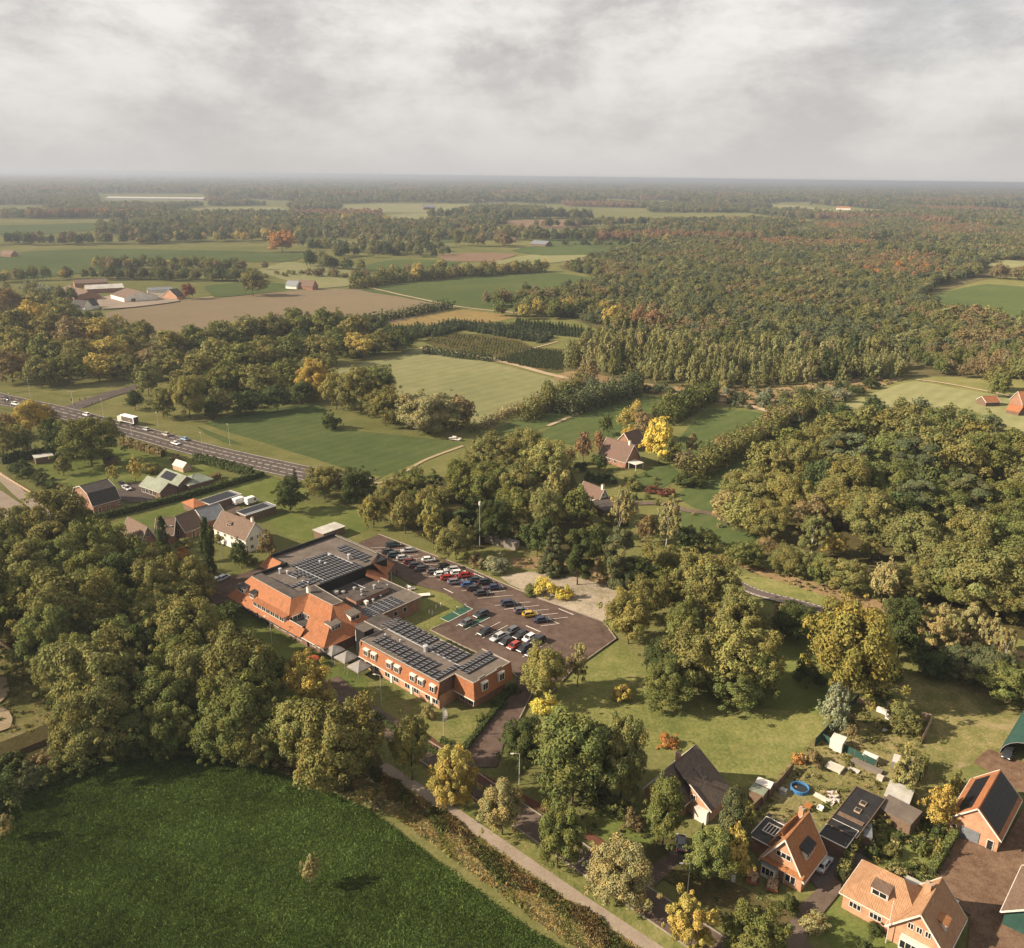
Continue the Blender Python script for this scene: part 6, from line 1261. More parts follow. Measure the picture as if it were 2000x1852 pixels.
# flag before the wing
o = empty('flag', G(866, 1443), 0, 'white feather flag on a pole on the lawn before the wing', 'flag'); fh = hgt((866, 1443), (868, 1382)); MB().tube((0, 0, -.2), (0, 0, fh), .05, .03, 6).build('pole', M['white'], o)
b = MB(); n = 8
for i in range(n):
    z0_, z1_ = fh * (.52 + .48 * i / n), fh * (.52 + .48 * (i + 1) / n); w0_, w1_ = .95 * math.sin(math.pi * (.12 + .8 * (1 - i / n))) , .95 * math.sin(math.pi * (.12 + .8 * (1 - (i + 1) / n)))
    b.quad((.04, 0, z0_), (.04 + w0_, .10 * math.sin(i), z0_ - .1), (.04 + w1_, .10 * math.sin(i + 1), z1_ - .1), (.04, 0, z1_))
fo = b.build('cloth', M['white'], o); sm_ = fo.modifiers.new('thickness', 'SOLIDIFY'); sm_.thickness = .02
# flagpole before the pale-roofed house
o = empty('flagpole', z6(555, 1805), 0, 'white flagpole in front of the pale-roofed house', 'flagpole'); MB().tube((0, 0, -.2), (0, 0, 8.0), .07, .04, 8).build('pole', M['white'], o); MB().tube((0, 0, 8.0), (0, 0, 8.16), .09, .03, 8).build('finial', M['white'], o)
# containers
for q, lab in (((975, 1064), 'rust-streaked grey container, left one of two behind the car park'), ((1002, 1072), 'rust-streaked grey container, right one of two behind the car park')):
    p_ = G(*q); o = empty('container', (p_.x - 2, p_.y, 0), UA + .12, lab, 'container'); MB().box(-3.2, 3.2, 0, 2.4, .15, 2.6).build('body', M['any_dirty'], o, color=(.30, .26, .22))
    for i in range(20): MB().box(-3.1 + i * .31, -2.98 + i * .31, -.05, 0, .25, 2.5).build('rib', M['any_dirty'], o, color=(.27, .23, .19))
    MB().box(3.2, 3.26, .1, 2.3, .2, 2.5).build('door', M['any_dirty'], o, color=(.42, .38, .33))
# fences of the untidy garden
def fence(a, b, h_, label, mat='green_net', step=2.0, name='fence', t=.05, board=None):
    d = b - a; ln = math.hypot(d.x, d.y); o = empty(name, (a.x, a.y, 0), math.atan2(d.y, d.x), label, 'fence'); n = max(1, int(ln / step))
    for i in range(n + 1): MB().box(i * ln / n - .05, i * ln / n + .05, -.05, .05, -.2, h_ + .08).build('post', M['wood'], o)
    for i in range(n):
        if board:
            nb = 6; me = cached(('board', round(ln / n, 2), round(h_, 2), board), lambda: MB().box(.06, ln / n - .06, -t, t, .02, h_ / nb - .02).mesh('board', M[mat]))
            for k in range(nb): mobj('board', me, o, (i * ln / n, 0, .05 + k * h_ / nb))
        else: MB().box(i * ln / n + .05, (i + 1) * ln / n - .05, -t / 2, t / 2, .05, h_).build('panel', M[mat], o)
    return o
fence(z5(750, 590), z5(1180, 135), 1.9, 'dark green windbreak fence climbing beside the lawn'); fence(z5(835, 535), z5(1350, 790), 1.6, 'green windbreak stretched across the untidy garden')
fence(z5(80, 1300), z5(420, 970), 1.8, 'weathered board fence beside the blue pool, lower stretch', 'wood', 2.2, board=1); fence(z5(420, 970), z5(540, 820), 1.8, 'weathered board fence beside the blue pool, upper stretch', 'wood', 2.2, board=1)
fence(z5(1790, 330), z5(1890, 360), 2.0, 'short pale board fence at the garden corner', 'wood_pale', 2, board=1); fence(z5(1890, 360), z5(1790, 570), 2.0, 'pale board fence down the side of the garden', 'wood_pale', 2, board=1)
fence(z5(1160, 165), z5(1480, 200), 1.2, 'low fence at the back of the untidy garden', 'wood_pale', 2, board=1)
fence(zr_(0, 735), zr_(310, 920), 1.0, 'thin fence along the pale lane', 'wood_pale', 3.0, t=.02)
fence(G(0, 1258), G(78, 1318), 1.2, 'pale rail fence at the sandy clearing', 'wood_pale', 3.0); fence(G(20, 1480), G(120, 1440), 1.0, 'rail fence below the sandy clearing', 'wood', 3)
# posts of the meadow wire fence
for i in range(12):
    p_ = foot[4] + (foot[-4] - foot[4]) * (i / 11.0) - VV * 6.3; o = MB().box(-.06, .06, -.06, .06, -.2, 1.15).build('fence_post', M['wood_pale'], None, loc=(p_.x, p_.y, 0)); tag(o, f'weathered fence post, {ORD[i]} along the deep green meadow from the wood', 'fence post', 'posts of the meadow wire fence')
# pool and garden clutter
p_ = z5(608, 1015); o = empty('paddling_pool', (p_.x, p_.y, 0), 0, 'round blue garden pool on the untidy lawn', 'pool')
b = MB(); n = 20; R_ = 1.75
for i in range(n):
    a0, a1 = 2 * math.pi * i / n, 2 * math.pi * (i + 1) / n
    for (r0, z0_), (r1, z1_) in (((R_, 0), (R_, .75)), ((R_, .75), (R_ - .12, .85)), ((R_ - .12, .85), (R_ - .25, .75)), ((R_ - .25, .75), (R_ - .25, .1))): b.quad((r0 * math.cos(a0), r0 * math.sin(a0), z0_), (r0 * math.cos(a1), r0 * math.sin(a1), z0_), (r1 * math.cos(a1), r1 * math.sin(a1), z1_), (r1 * math.cos(a0), r1 * math.sin(a0), z1_))
b.build('rim', M['any'], o, color=(.04, .14, .30)); b = MB(); b.quad(*[(1.5 * math.cos(2 * math.pi * i / n), 1.5 * math.sin(2 * math.pi * i / n), .35) for i in range(n)]); b.build('water', M['glass'], o)
def clutter(name, q, z0_, pts, col, label, cat, mat='any_dirty', rz=UA): 
    p_ = z5(*q); o = empty(name, (p_.x, p_.y, z0_), rz, label, cat); 
    for nm, bx in pts: MB().box(*bx).build(nm, M[mat], o, color=col)
    return o
clutter('board_stack', (945, 815), 0.05, [('board', (-1.6, 1.6, -1.2, 1.2, .45, .55)), ('board', (-1.5, 1.5, -1.1, 1.3, .56, .64)), ('bearer', (-1.4, -1.2, -1, 1, 0, .45)), ('bearer', (1.2, 1.4, -1, 1, 0, .45))], (.50, .46, .38), 'stack of pale boards on bearers in the untidy garden', 'boards')
clutter('board_stack', (1135, 825), 0.05, [('board', (-1.0, 1.0, -.6, .6, .1, .18)), ('board', (-.8, 1.1, -.5, .5, .19, .27))], (.55, .48, .44), 'low pile of whitish sheets beside the tarpaulin', 'sheets')
clutter('tarpaulin', (1260, 800), 0.05, [('cover', (-3.0, 3.0, -.6, .6, .1, .7)), ('edge', (-3.1, 3.1, -.7, .7, 0, .1))], (.17, .145, .12), 'long brown tarpaulin-covered pile below the windbreak', 'pile')
clutter('water_tank', (445, 1050), 0.05, [('tank', (-.55, .55, -.5, .5, .1, 1.0)), ('lid', (-.3, .3, -.3, .3, 1.0, 1.08)), ('pallet', (-.6, .6, -.55, .55, 0, .1))], (.38, .37, .35), 'grey plastic tank beside the blue pool', 'tank')
clutter('wood_pile', (840, 1110), 0.05, [('plank', (-1.9, 2.0, -.5 + i * .22, -.34 + i * .22, .04 + .05 * i, .14 + .05 * i)) for i in range(5)], (.58, .52, .45), 'pile of long whitish planks on the untidy lawn', 'planks', rz=UA - .1)
for i in range(9): clutter('bag', (890 + (i % 3) * 34 + 8 * (i // 3), 1050 + (i // 3) * 38), 0.05, [('sack', (-.4, .4, -.25, .3, 0, .32 + .05 * (i % 2))), ('fold', (-.3, .35, -.2, .25, .32, .42 + .05 * (i % 2)))], (.58, .50, .46), f'pale rubble bag, {ORD[i % 3]} in the {("rear", "middle", "front")[i // 3]} line of the heap beside the planks', 'bag', rz=i * .7)['group'] = 'rubble bags heaped on the lawn'
clutter('armchair', (805, 1215), 0.05, [('seat', (-.5, .5, -.4, .4, .3, .5)), ('backrest', (-.5, .5, .3, .45, .5, .95)), ('armrest', (-.55, -.42, -.4, .4, .5, .7)), ('armrest', (.42, .55, -.4, .4, .5, .7))], (.62, .60, .57), 'white garden armchair near the flat annex', 'chair')
for q, c, lab in (((1385, 250), (.66, .62, .58), 'white beehive box near the back fence, left one'), ((1435, 270), (.64, .60, .55), 'white beehive box near the back fence, right one'), ((1470, 320), (.60, .55, .52), 'white crate in front of the beehive boxes'), ((1030, 378), (.6, .58, .54), 'small white tub beside the climbing windbreak'), ((1445, 440), (.6, .55, .5), 'whitish sheet lying on the shaded garden grass'), ((1390, 915), (.5, .44, .38), 'pale heap of pots beside the grey shed'), ((690, 1195), (.34, .14, .05), 'orange tub beside the chimney')):
    clutter('crate', q, .05, [('box', (-.55, .55, -.45, .45, 0, .8 if 'sheet' not in lab else .12)), ('lid', (-.6, .6, -.5, .5, .8 if 'sheet' not in lab else .12, .88 if 'sheet' not in lab else .16))], c, lab, 'crate')
# the two loaded trailers in front of the steep house
for q, lab in (((1090, 1275), 'open trailer heaped with firewood, left one of two'), ((1275, 1340), 'open trailer heaped with firewood, right one of two')):
    p_ = z7(*q); o = empty('trailer', (p_.x, p_.y, 0), VA + .35, lab, 'trailer'); MB().box(-1.6, 1.6, -.9, .9, .45, .55).box(-1.6, 1.6, -.9, -.84, .55, .95).box(-1.6, 1.6, .84, .9, .55, .95).box(-1.6, -1.54, -.84, .84, .55, .95).box(1.54, 1.6, -.84, .84, .55, .95).build('bed', M['any_dirty'], o, color=(.28, .10, .05))
    MB().bar((1.6, 0, .5), (2.6, 0, .45), .09).build('drawbar', M['steel'], o)
    for s in (-1, 1): w = mobj('wheel', RIM, o, (-.2, s * .95, .32)); mobj('tyre', TYRE, w)
    lg = MB().tube((-.35, 0, 0), (.35, 0, 0), .1, .1, 7).mesh('log', M['wood_pale'])
    for i in range(48): mobj('log', lg, o, (random.uniform(-1.3, 1.3), random.uniform(-.65, .65), .65 + random.uniform(0, .45)), (random.uniform(-.3, .3), random.uniform(-.3, .3), random.uniform(0, 6)))
o = MB().box(-.35, .35, -.02, .02, 0, 1.6).box(-.05, .05, .03, .1, 0, 1.0).build('notice_board', M['any_dirty'], None, loc=z7(910, 1300), rot=(0, 0, UA + .6), color=(.5, .48, .44)); tag(o, 'pale upright notice board under the bright green tree', 'sign')
# car park odds and ends
o = empty('notice_board', zz1(1730, 575), UA, 'white notice board on two legs at the car park edge', 'sign'); MB().box(-.9, .9, -.03, .03, .7, 1.8).build('board', M['white'], o)
for x in (-.7, .7): MB().box(x - .04, x + .04, .03, .1, -.1, 1.6).build('leg', M['steel'], o)
o = empty('garden_table', zz1(990, 1045), .2, 'white garden table set beside the low annex', 'table'); MB().box(-1.6, 1.6, -.8, .8, .7, .78).build('tabletop', M['white'], o)
for x in (-1.3, 1.3):
    for y in (-.6, .6): MB().box(x - .05, x + .05, y - .05, y + .05, 0, .7).build('leg', M['white'], o)
for i, q in enumerate(((745, 920), (800, 945))):
    o = empty('garden_bench', zz1(*q), UA + 1.2 * i, ('white bench at the corner of the low annex', 'second white bench at the corner of the low annex')[i], 'bench'); MB().box(-1.1, 1.1, -.25, .25, .42, .5).build('seat', M['white'], o); MB().box(-1.1, 1.1, .22, .28, .5, .95).build('backrest', M['white'], o)
    for x in (-.9, .9): MB().box(x - .05, x + .05, -.2, .2, 0, .42).build('leg', M['white'], o)
for i, q in enumerate(((1060, 1290), (1105, 1310), (1160, 1215), (1235, 1185))):
    o = empty('garden_figure', zz1(*q), 0, ('left white garden figure of the close pair on the shaded lawn', 'right white garden figure of the close pair on the shaded lawn', 'white garden figure alone near the middle of the little lawn', 'white garden figure nearest the upper car park')[i], 'garden figure', 'white garden figures by the car park'); MB().tube((0, 0, 0), (0, 0, .5), .22, .18, 8).build('plinth', M['white'], o); MB().tube((0, 0, .5), (.1, 0, 1.1), .2, .1, 8).build('figure', M['white'], o)  # white sculptures on plinths, none of them a lamp
# charging points
for i, q in enumerate(((1650, 1330), (1480, 1265), (1600, 1225))):
    o = empty('charging_post', zz1(*q), 0, ('red and white marker post between the charging bays', 'charging post at the inner end of the green bay', 'charging post at the outer end of the green bay')[i], 'charging post'); MB().box(-.15, .15, -.12, .12, 0, 1.3).build('body', M['any'], o, color=((.5, .12, .08) if i == 0 else (.10, .10, .10))); MB().box(-.17, .17, -.14, .14, 1.3, 1.42).build('cap', M['white'], o)
# a person crossing the shaded end of the car park
def person(p, label):
    o = bpy.data.objects.new('person', None); 
    V_ = [(0, 0, .95), (0, 0, 1.2), (0, 0, 1.42), (0, 0, 1.52), (0, .02, 1.66), (.10, 0, .9), (.12, .12, .5), (.13, .02, .06), (.13, .16, .03), (-.10, 0, .9), (-.12, -.10, .5), (-.12, -.22, .08), (-.12, -.1, .03), (.19, 0, 1.4), (.25, -.06, 1.12), (.26, .06, .88), (-.19, 0, 1.4), (-.25, .08, 1.13), (-.25, .2, .92)]
    E_ = [(0, 1), (1, 2), (2, 3), (3, 4), (0, 5), (5, 6), (6, 7), (7, 8), (0, 9), (9, 10), (10, 11), (11, 12), (2, 13), (13, 14), (14, 15), (2, 16), (16, 17), (17, 18)]
    R_ = [.15, .15, .16, .06, .115, .1, .07, .05, .04, .1, .07, .05, .04, .07, .05, .04, .07, .05, .04]
    me = bpy.data.meshes.new('person'); me.from_pydata(V_, E_, []); ob = bpy.data.objects.new('person', me); C.objects.link(ob); me.materials.append(M['any']); ob.color = (.02, .02, .025, 1)
    sk = ob.modifiers.new('skin', 'SKIN')
    for i, r in enumerate(R_): me.skin_vertices[0].data[i].radius = (r, r * .8)
    me.skin_vertices[0].data[0].use_root = True
    ss = ob.modifiers.new('smooth', 'SUBSURF'); ss.levels = 1; ss.render_levels = 1
    ob.location = (p.x, p.y, ZL); ob.rotation_euler = (0, 0, .6); tag(ob, label, 'person'); return ob
person(zz1(578, 740), 'person in dark clothes walking across the shaded car park')
# boat by the paddock
o = empty('boat', G(888, 861), -.2, 'small white boat on a trailer under the hedgerow trees', 'boat'); MB().hexa([(-2.4, -.6, .5), (2.2, -.5, .5), (2.2, .5, .5), (-2.4, .6, .5), (-2.5, -1.0, 1.3), (3.2, -.15, 1.5), (3.2, .15, 1.5), (-2.5, 1.0, 1.3)]).build('hull', M['white'], o); MB().box(-1.0, .8, -.6, .6, 1.3, 2.0).build('cabin', M['white'], o)
for s in (-1, 1): mobj('wheel', TYRE, o, (-.4, s * .8, .32))
# orange parasol under the trees
o = empty('parasol', G(612, 1300), 0, 'orange parasol glowing in the shade of the wood', 'parasol'); MB().tube((0, 0, 0), (0, 0, 2.3), .04, .04, 6).build('pole', M['steel'], o); MB().tube((0, 0, 2.0), (0, 0, 2.6), 1.5, .05, 8).build('canopy', M['any'], o, color=(.5, .10, .03))
# ------------------------------------------------------------------ trees
def rank(place, group, kind=''):
    """give every tree of a wood the label of its rank and place in it"""
    ts = sorted([t for t in TREES if t[0].get('group') == group], key=lambda t: t[2]); per = 10; nb = max(1, round(len(ts) / per)); sz = math.ceil(len(ts) / nb)
    for b_ in range(nb):
        row = sorted(ts[b_ * sz:(b_ + 1) * sz], key=lambda t: t[1] / t[2]); nm = 'front' if b_ == 0 else ('rear' if b_ == nb - 1 else ORD[b_])
        for i, t in enumerate(row):
            c = t[0].children[0].color if t[0].children[0].name.startswith('crown') else t[0].children[1].color; h = c[0] / max(c[1], 1e-4); hue = 'dark green' if c[1] < .085 else ('rusty' if h > 1.5 else 'golden' if h > 1.25 else 'olive' if h > 1.04 else 'green')
            t[0]['label'] = f'{hue} {kind}tree, {ORD[i] if i < 13 else str(i + 1) + "th"} from the left, {nm} rank, {place}'
WL = 'leafy tree in the dense wood between meadow and orange building'; WG = 'trees of the dense wood left of the orange building'
for cx, cy, r, c in [(31, 1043, 50, 'olive'), (104, 1027, 60, 'olive'), (151, 1030, 45, 'green'), (201, 1071, 62, 'green'), (31, 1106, 60, 'green'), (63, 1125, 55, 'olive'), (126, 1106, 55, 'green'), (173, 1131, 50, 'green'), (204, 1112, 50, 'olive'), (28, 1184, 62, 'green'), (126, 1190, 75, 'olive'), (94, 1253, 60, 'green'), (195, 1160, 50, 'green'), (245, 1131, 50, 'dark'), (276, 1112, 48, 'olive'), (298, 1102, 40, 'green'), (314, 1137, 55, 'olive'), (377, 1140, 45, 'olive'), (367, 1231, 62, 'olive'), (229, 1250, 42, 'green'), (283, 1250, 45, 'dark'), (345, 1281, 50, 'green'), (188, 1319, 85, 'olive'), (141, 1294, 50, 'green'), (104, 1310, 45, 'olive'), (314, 1332, 50, 'green'), (471, 1300, 82, 'olive'), (392, 1319, 65, 'olive'), (455, 1372, 70, 'green'), (455, 1429, 58, 'green'), (408, 1441, 40, 'green'), (188, 1420, 65, 'olive'), (225, 1404, 50, 'green'), (333, 1410, 50, 'green'), (276, 1420, 45, 'green'), (314, 1372, 58, 'green'), (245, 1345, 50, 'dark'), (530, 1350, 55, 'green'), (540, 1420, 55, 'green'), (500, 1450, 45, 'olive'), (-60, 1080, 70, 'green'), (-70, 1180, 70, 'olive'), (-80, 1270, 60, 'green'), (330, 1440, 38, 'dark'), (250, 1445, 36, 'dark'), (150, 1240, 45, 'dark'), (255, 1190, 45, 'green'), (395, 1218, 40, 'green'), (425, 1262, 42, 'olive')]:
    plant(cx, cy, r, r * 1.08, 'broad', c, WL, WG, 0)
rank('dense meadow wood', WG)
T = [
 (345, 1172, 52, 40, 'broad', 'ygreen', 'yellow-topped tree standing out in the middle of the dense wood'),
 (298, 1200, 45, 45, 'broad', 'ygreen', 'yellow-green tree below the yellow-topped one in the dense wood'),
 (600, 1335, 52, 62, 'broad', 'gold', 'golden tree between the grey canopies and the lower meadow'),
 (655, 1450, 92, 98, 'broad', 'olive', 'broad brownish-green tree at the corner of the meadow and the footpath'),
 (575, 1440, 50, 60, 'broad', 'ygreen', 'yellow-green tree left of the broad brownish tree at the meadow corner'),
 (135, 1452, 24, 28, 'shrub', 'rust', 'rust-coloured bush below the sandy clearing'),
 (19, 1490, 34, 30, 'shrub', 'dark', 'dark bush at the left edge above the meadow'), (57, 1516, 24, 30, 'shrub', 'pine', 'grey-green bush at the meadow edge on the left'), (88, 1480, 24, 20, 'shrub', 'brown', 'brownish bush behind the rail fence'), (110, 1500, 30, 26, 'shrub', 'dark', 'dark bush right of the rust-coloured bush'), (-20, 1540, 50, 40, 'shrub', 'dark', 'dark bush cut by the left edge'), (160, 1490, 34, 26, 'shrub', 'dark', 'dark shrub under the dense wood at the meadow'),
 (8, 1612, 16, 22, 'loose', 'pale', 'pale sapling at the left edge of the deep green meadow'), (605, 1697, 19, 28, 'loose', 'pale', 'pale sapling alone in the deep green meadow'),
 (803, 1455, 38, 62, 'oval', 'ygreen', 'slim yellow-green street tree before the flag'), (885, 1517, 47, 56, 'oval', 'gold', 'round yellow street tree beside the footpath, next to the drive'), (981, 1578, 46, 52, 'oval', 'pale', 'pale olive street tree, second along the footpath from the drive'), (1091, 1627, 46, 62, 'oval', 'green', 'green street tree, third along the footpath from the drive'), (1219, 1702, 66, 64, 'broad', 'pale', 'wide thinning street tree, fourth along the footpath from the drive'), (1354, 1802, 50, 60, 'loose', 'gold', 'thin golden street tree at the lower edge'), (1487, 1828, 58, 58, 'broad', 'green', 'round green tree at the lower edge left of the front lawn'),
 (1021, 1450, 45, 52, 'broad', 'dark', 'dark round tree right of the drive'), (1121, 1474, 80, 92, 'broad', 'green', 'largest green tree in the clump right of the drive'), (1217, 1478, 56, 82, 'oval', 'olive', 'light green tree at the right of the clump beside the charcoal house'), (1017, 1446, 14, 26, 'loose', 'ygreen', 'thin sapling behind the street lamp by the drive'), (1160, 1545, 40, 34, 'shrub', 'dark', 'dark shrub under the clump right of the drive'), (1200, 1572, 30, 28, 'shrub', 'green', 'green shrub in front of the clump'), (1238, 1602, 24, 26, 'shrub', 'brown', 'brownish shrub left of the chestnut'),
 (1300, 1582, 44, 66, 'oval', 'bright', 'horse chestnut with big pale leaves before the charcoal house'),
 (1067, 1310, 48, 52, 'broad', 'ygreen', 'yellow-green tree at the lower corner of the car park'), (1061, 1374, 29, 27, 'shrub', 'yellow', 'bright yellow bush below the yellow-green tree at the drive'), (1217, 1353, 22, 24, 'shrub', 'gold', 'golden bush alone on the sunlit lawn'), (1305, 1447, 24, 16, 'shrub', 'orange', 'orange bush behind the charcoal house'), (1562, 1480, 15, 14, 'shrub', 'orange', 'orange bush at the corner of the board fence'), (1590, 1480, 22, 20, 'shrub', 'brown', 'leafless brown bush beside the orange bush at the fence'),
 (835, 1387, 17, 20, 'shrub', 'pale', 'pale bush at the foot of the long wing'), (975, 1370, 18, 14, 'shrub', 'dark', 'dark bush below the stepped end of the wing'), (1000, 1345, 16, 14, 'shrub', 'dark', 'dark hedge bush beside the drive'), (940, 1400, 15, 12, 'shrub', 'green', 'green bush below the wing end'),
 (1426, 1612, 40, 64, 'column', 'pine', 'tall feathery grey-green tree left of the steep orange house'), (1387, 1672, 43, 50, 'broad', 'bright', 'fresh green round tree in front of the feathery tree'), (1441, 1668, 28, 44, 'oval', 'gold', 'yellowish tree right of the fresh green tree'), (1371, 1632, 10, 26, 'cone', 'dark', 'small dark cypress left of the feathery tree'), (1460, 1590, 18, 22, 'shrub', 'green', 'green bush beside the board fence'), (1545, 1765, 20, 22, 'shrub', 'dark', 'dark bush right of the firewood trailers'), (1590, 1800, 26, 20, 'shrub', 'pale', 'pale bush at the corner of the front lawn'), (1712, 1812, 16, 14, 'shrub', 'dark', 'dark bush before the pale-roofed house'), (1690, 1845, 16, 24, 'shrub', 'dark', 'dark bush at the lower edge below the flagpole'),
 (1716, 1602, 20, 17, 'shrub', 'ygreen', 'round yellow-green bush beside the slim grey shed'), (1838, 1572, 30, 38, 'oval', 'gold', 'pale golden tree left of the orange brick barn'), (1868, 1525, 16, 20, 'shrub', 'ygreen', 'yellow-green bush behind the golden tree by the barn'), (1740, 1660, 16, 20, 'shrub', 'olive', 'olive bush in the planted garden'), (1705, 1660, 14, 18, 'shrub', 'dark', 'dark bush in the planted garden'), (1802, 1650, 10, 16, 'cone', 'bright', 'small bright conifer in the planted garden, left'), (1835, 1655, 10, 18, 'cone', 'ygreen', 'small yellowish conifer in the planted garden, right'), (1795, 1690, 14, 10, 'shrub', 'green', 'low green bush at the end of the planted garden'), (1760, 1705, 12, 12, 'shrub', 'pale', 'pale bush behind the pale-roofed house'), (1830, 1620, 14, 16, 'shrub', 'dark', 'dark bush by the hedge of the barn yard'),
 (1775, 1500, 30, 52, 'cone', 'larch', 'yellow-green spruce at the end of the untidy garden'), (1766, 1398, 32, 30, 'broad', 'olive', 'leafy bushy tree at the back of the untidy garden'), (1790, 1415, 16, 22, 'shrub', 'gold', 'yellowish bush in the garden corner'), (1626, 1380, 25, 42, 'oval', 'silver', 'silvery willow at the top of the green windbreak'), (1717, 1355, 26, 24, 'shrub', 'dark', 'dark evergreen bush below the great lime'), (1665, 1430, 10, 16, 'loose', 'brown', 'thin brown shrub beside the white box shed'), (1660, 1410, 16, 12, 'shrub', 'dark', 'dark low shrub behind the white box shed'),
 (1377, 1140, 62, 66, 'broad', 'olive', 'rearmost oak of the great clump on the lawn'), (1440, 1205, 60, 58, 'broad', 'olive', 'upper right oak of the great clump on the lawn'), (1335, 1224, 45, 50, 'broad', 'green', 'upper left oak of the great clump on the lawn'), (1370, 1285, 66, 68, 'broad', 'olive', 'middle left oak of the great clump on the lawn'), (1448, 1285, 76, 74, 'broad', 'ygreen', 'sunniest yellowish oak in the middle of the great clump'), (1490, 1320, 48, 50, 'broad', 'green', 'right oak of the great clump on the lawn'), (1430, 1335, 60, 45, 'broad', 'green', 'front right oak of the great clump on the lawn'), (1310, 1330, 52, 50, 'broad', 'green', 'front left oak of the great clump on the lawn'), (1290, 1290, 40, 45, 'broad', 'dark', 'leftmost oak of the great clump on the lawn'),
 (1230, 1198, 52, 58, 'broad', 'ygreen', 'yellow-green tree at the right corner of the car park'), (1262, 1168, 46, 50, 'broad', 'olive', 'olive tree behind the yellow-green tree at the car park corner'), (1130, 1290, 24, 42, 'loose', 'pale', 'nearly bare sapling at the lower right edge of the car park'),
 (1670, 1268, 84, 96, 'broad', (0.185, 0.165, 0.048), 'great golden-green lime tree on the lawn'), (1763, 1228, 46, 55, 'broad', 'dark', 'dark tree behind the great lime tree'), (1583, 1312, 32, 34, 'shrub', 'dark', 'dark bush at the left foot of the great lime'), (1563, 1212, 46, 38, 'broad', 'dark', 'dark evergreen bush beside the narrow dark road'), (1530, 1190, 26, 34, 'shrub', 'brown', 'brown shrub left of the dark evergreen by the road'),
 (1381, 1054, 26, 22, 'broad', 'green', 'small green tree left in the row along the bicycle road'), (1454, 1082, 34, 28, 'broad', 'green', 'second green tree in the row along the bicycle road'), (1500, 1066, 22, 20, 'broad', 'brown', 'brownish tree in the row along the bicycle road'), (1542, 1094, 36, 32, 'broad', 'olive', 'wide green tree in the row along the bicycle road'), (1651, 1120, 46, 36, 'broad', 'olive', 'round olive tree towards the right of the row along the bicycle road'), (1605, 1112, 32, 30, 'broad', 'green', 'green tree left of the round olive one along the bicycle road'), (1728, 1132, 27, 40, 'oval', 'pale', 'pale weeping willow along the bicycle road'), (1791, 1136, 40, 36, 'broad', 'olive', 'tree right of the pale weeping willow'), (1630, 1060, 22, 22, 'broad', 'gold', 'golden tree at the edge of the eastern wood'), (1590, 1040, 38, 46, 'birch', 'olive', 'white-stemmed birch at the edge of the eastern wood'), (1700, 1070, 20, 22, 'broad', 'olive', 'small tree in the gap of the eastern wood'),
 (1819, 1226, 44, 52, 'loose', 'pale', 'pale leafless tree right of the lime, left one'), (1896, 1226, 36, 46, 'loose', 'pale', 'pale leafless tree right of the lime, middle one'), (1966, 1268, 18, 42, 'birch', 'pale', 'slender bare birch at the right edge'), (1879, 1296, 42, 34, 'broad', 'pine', 'dark bush under the pale leafless trees'), (1935, 1300, 36, 40, 'broad', 'pine', 'grey-green tree below the bare birch'), (1972, 1330, 46, 38, 'broad', 'green', 'green bush at the right edge above the patchy grass'), (1826, 1290, 36, 30, 'broad', 'dark', 'dark shrub between the lime and the patchy grass'), (1740, 1300, 26, 30, 'shrub', 'dark', 'dark shrub at the right foot of the lime'),
 (1852, 1240, 26, 44, 'loose', 'pale', 'pale feathery sapling between the pale leafless trees'), (1930, 1245, 26, 44, 'loose', 'pale', 'pale feathery sapling left of the slender bare birch'), (1870, 1255, 30, 26, 'shrub', 'pale', 'pale scrub below the pale leafless trees'),
 (632, 938, 40, 36, 'broad', 'olive', 'round tree at the end of the main road, left one'), (695, 945, 38, 38, 'broad', 'dark', 'dark round tree at the end of the main road, right one'), (565, 968, 30, 32, 'broad', 'dark', 'dark tree behind the white vans'), (575, 930, 10, 20, 'cone', 'spruce', 'little dark spruce beside the main road'), (728, 995, 26, 34, 'oval', 'ygreen', 'light tree above the garden shed'), (765, 968, 36, 40, 'broad', 'olive', 'olive tree behind the upper car park, left'), (800, 945, 40, 36, 'broad', 'green', 'green tree behind the upper car park, rear left'), (842, 980, 42, 40, 'broad', 'olive', 'olive tree behind the upper car park, middle'), (845, 1012, 27, 46, 'oval', 'ygreen', 'slim yellow-green tree at the edge of the upper car park'), (890, 1054, 42, 40, 'broad', 'olive', 'round tree beside the mast'), (790, 1000, 30, 40, 'broad', 'olive', 'tree between shed and upper car park'), (935, 1095, 22, 20, 'shrub', 'brown', 'brown bush in front of the containers'), (972, 1098, 32, 26, 'shrub', 'silver', 'grey-green bush in front of the containers'),
 (965, 884, 50, 46, 'broad', 'olive', 'rear left tree of the clump behind the mast'), (1021, 880, 55, 46, 'broad', 'olive', 'rear middle tree of the clump behind the mast'), (1070, 900, 50, 45, 'broad', 'ygreen', 'rear right tree of the clump behind the mast'), (902, 938, 38, 42, 'broad', 'green', 'left tree of the clump behind the mast'), (951, 938, 50, 45, 'broad', 'green', 'tree just behind the mast'), (1003, 938, 50, 45, 'broad', 'olive', 'middle tree of the clump behind the mast'), (1091, 955, 30, 56, 'column', 'larch', 'tall pale poplar right of the clump behind the mast'), (1060, 1000, 46, 52, 'broad', 'olive', 'front tree of the clump behind the containers'), (1003, 992, 50, 48, 'broad', 'green', 'tree above the containers'), (965, 1020, 36, 44, 'broad', 'dark', 'dark tree right behind the containers'), (1126, 985, 34, 40, 'broad', 'green', 'green tree left of the house with the white gable'),
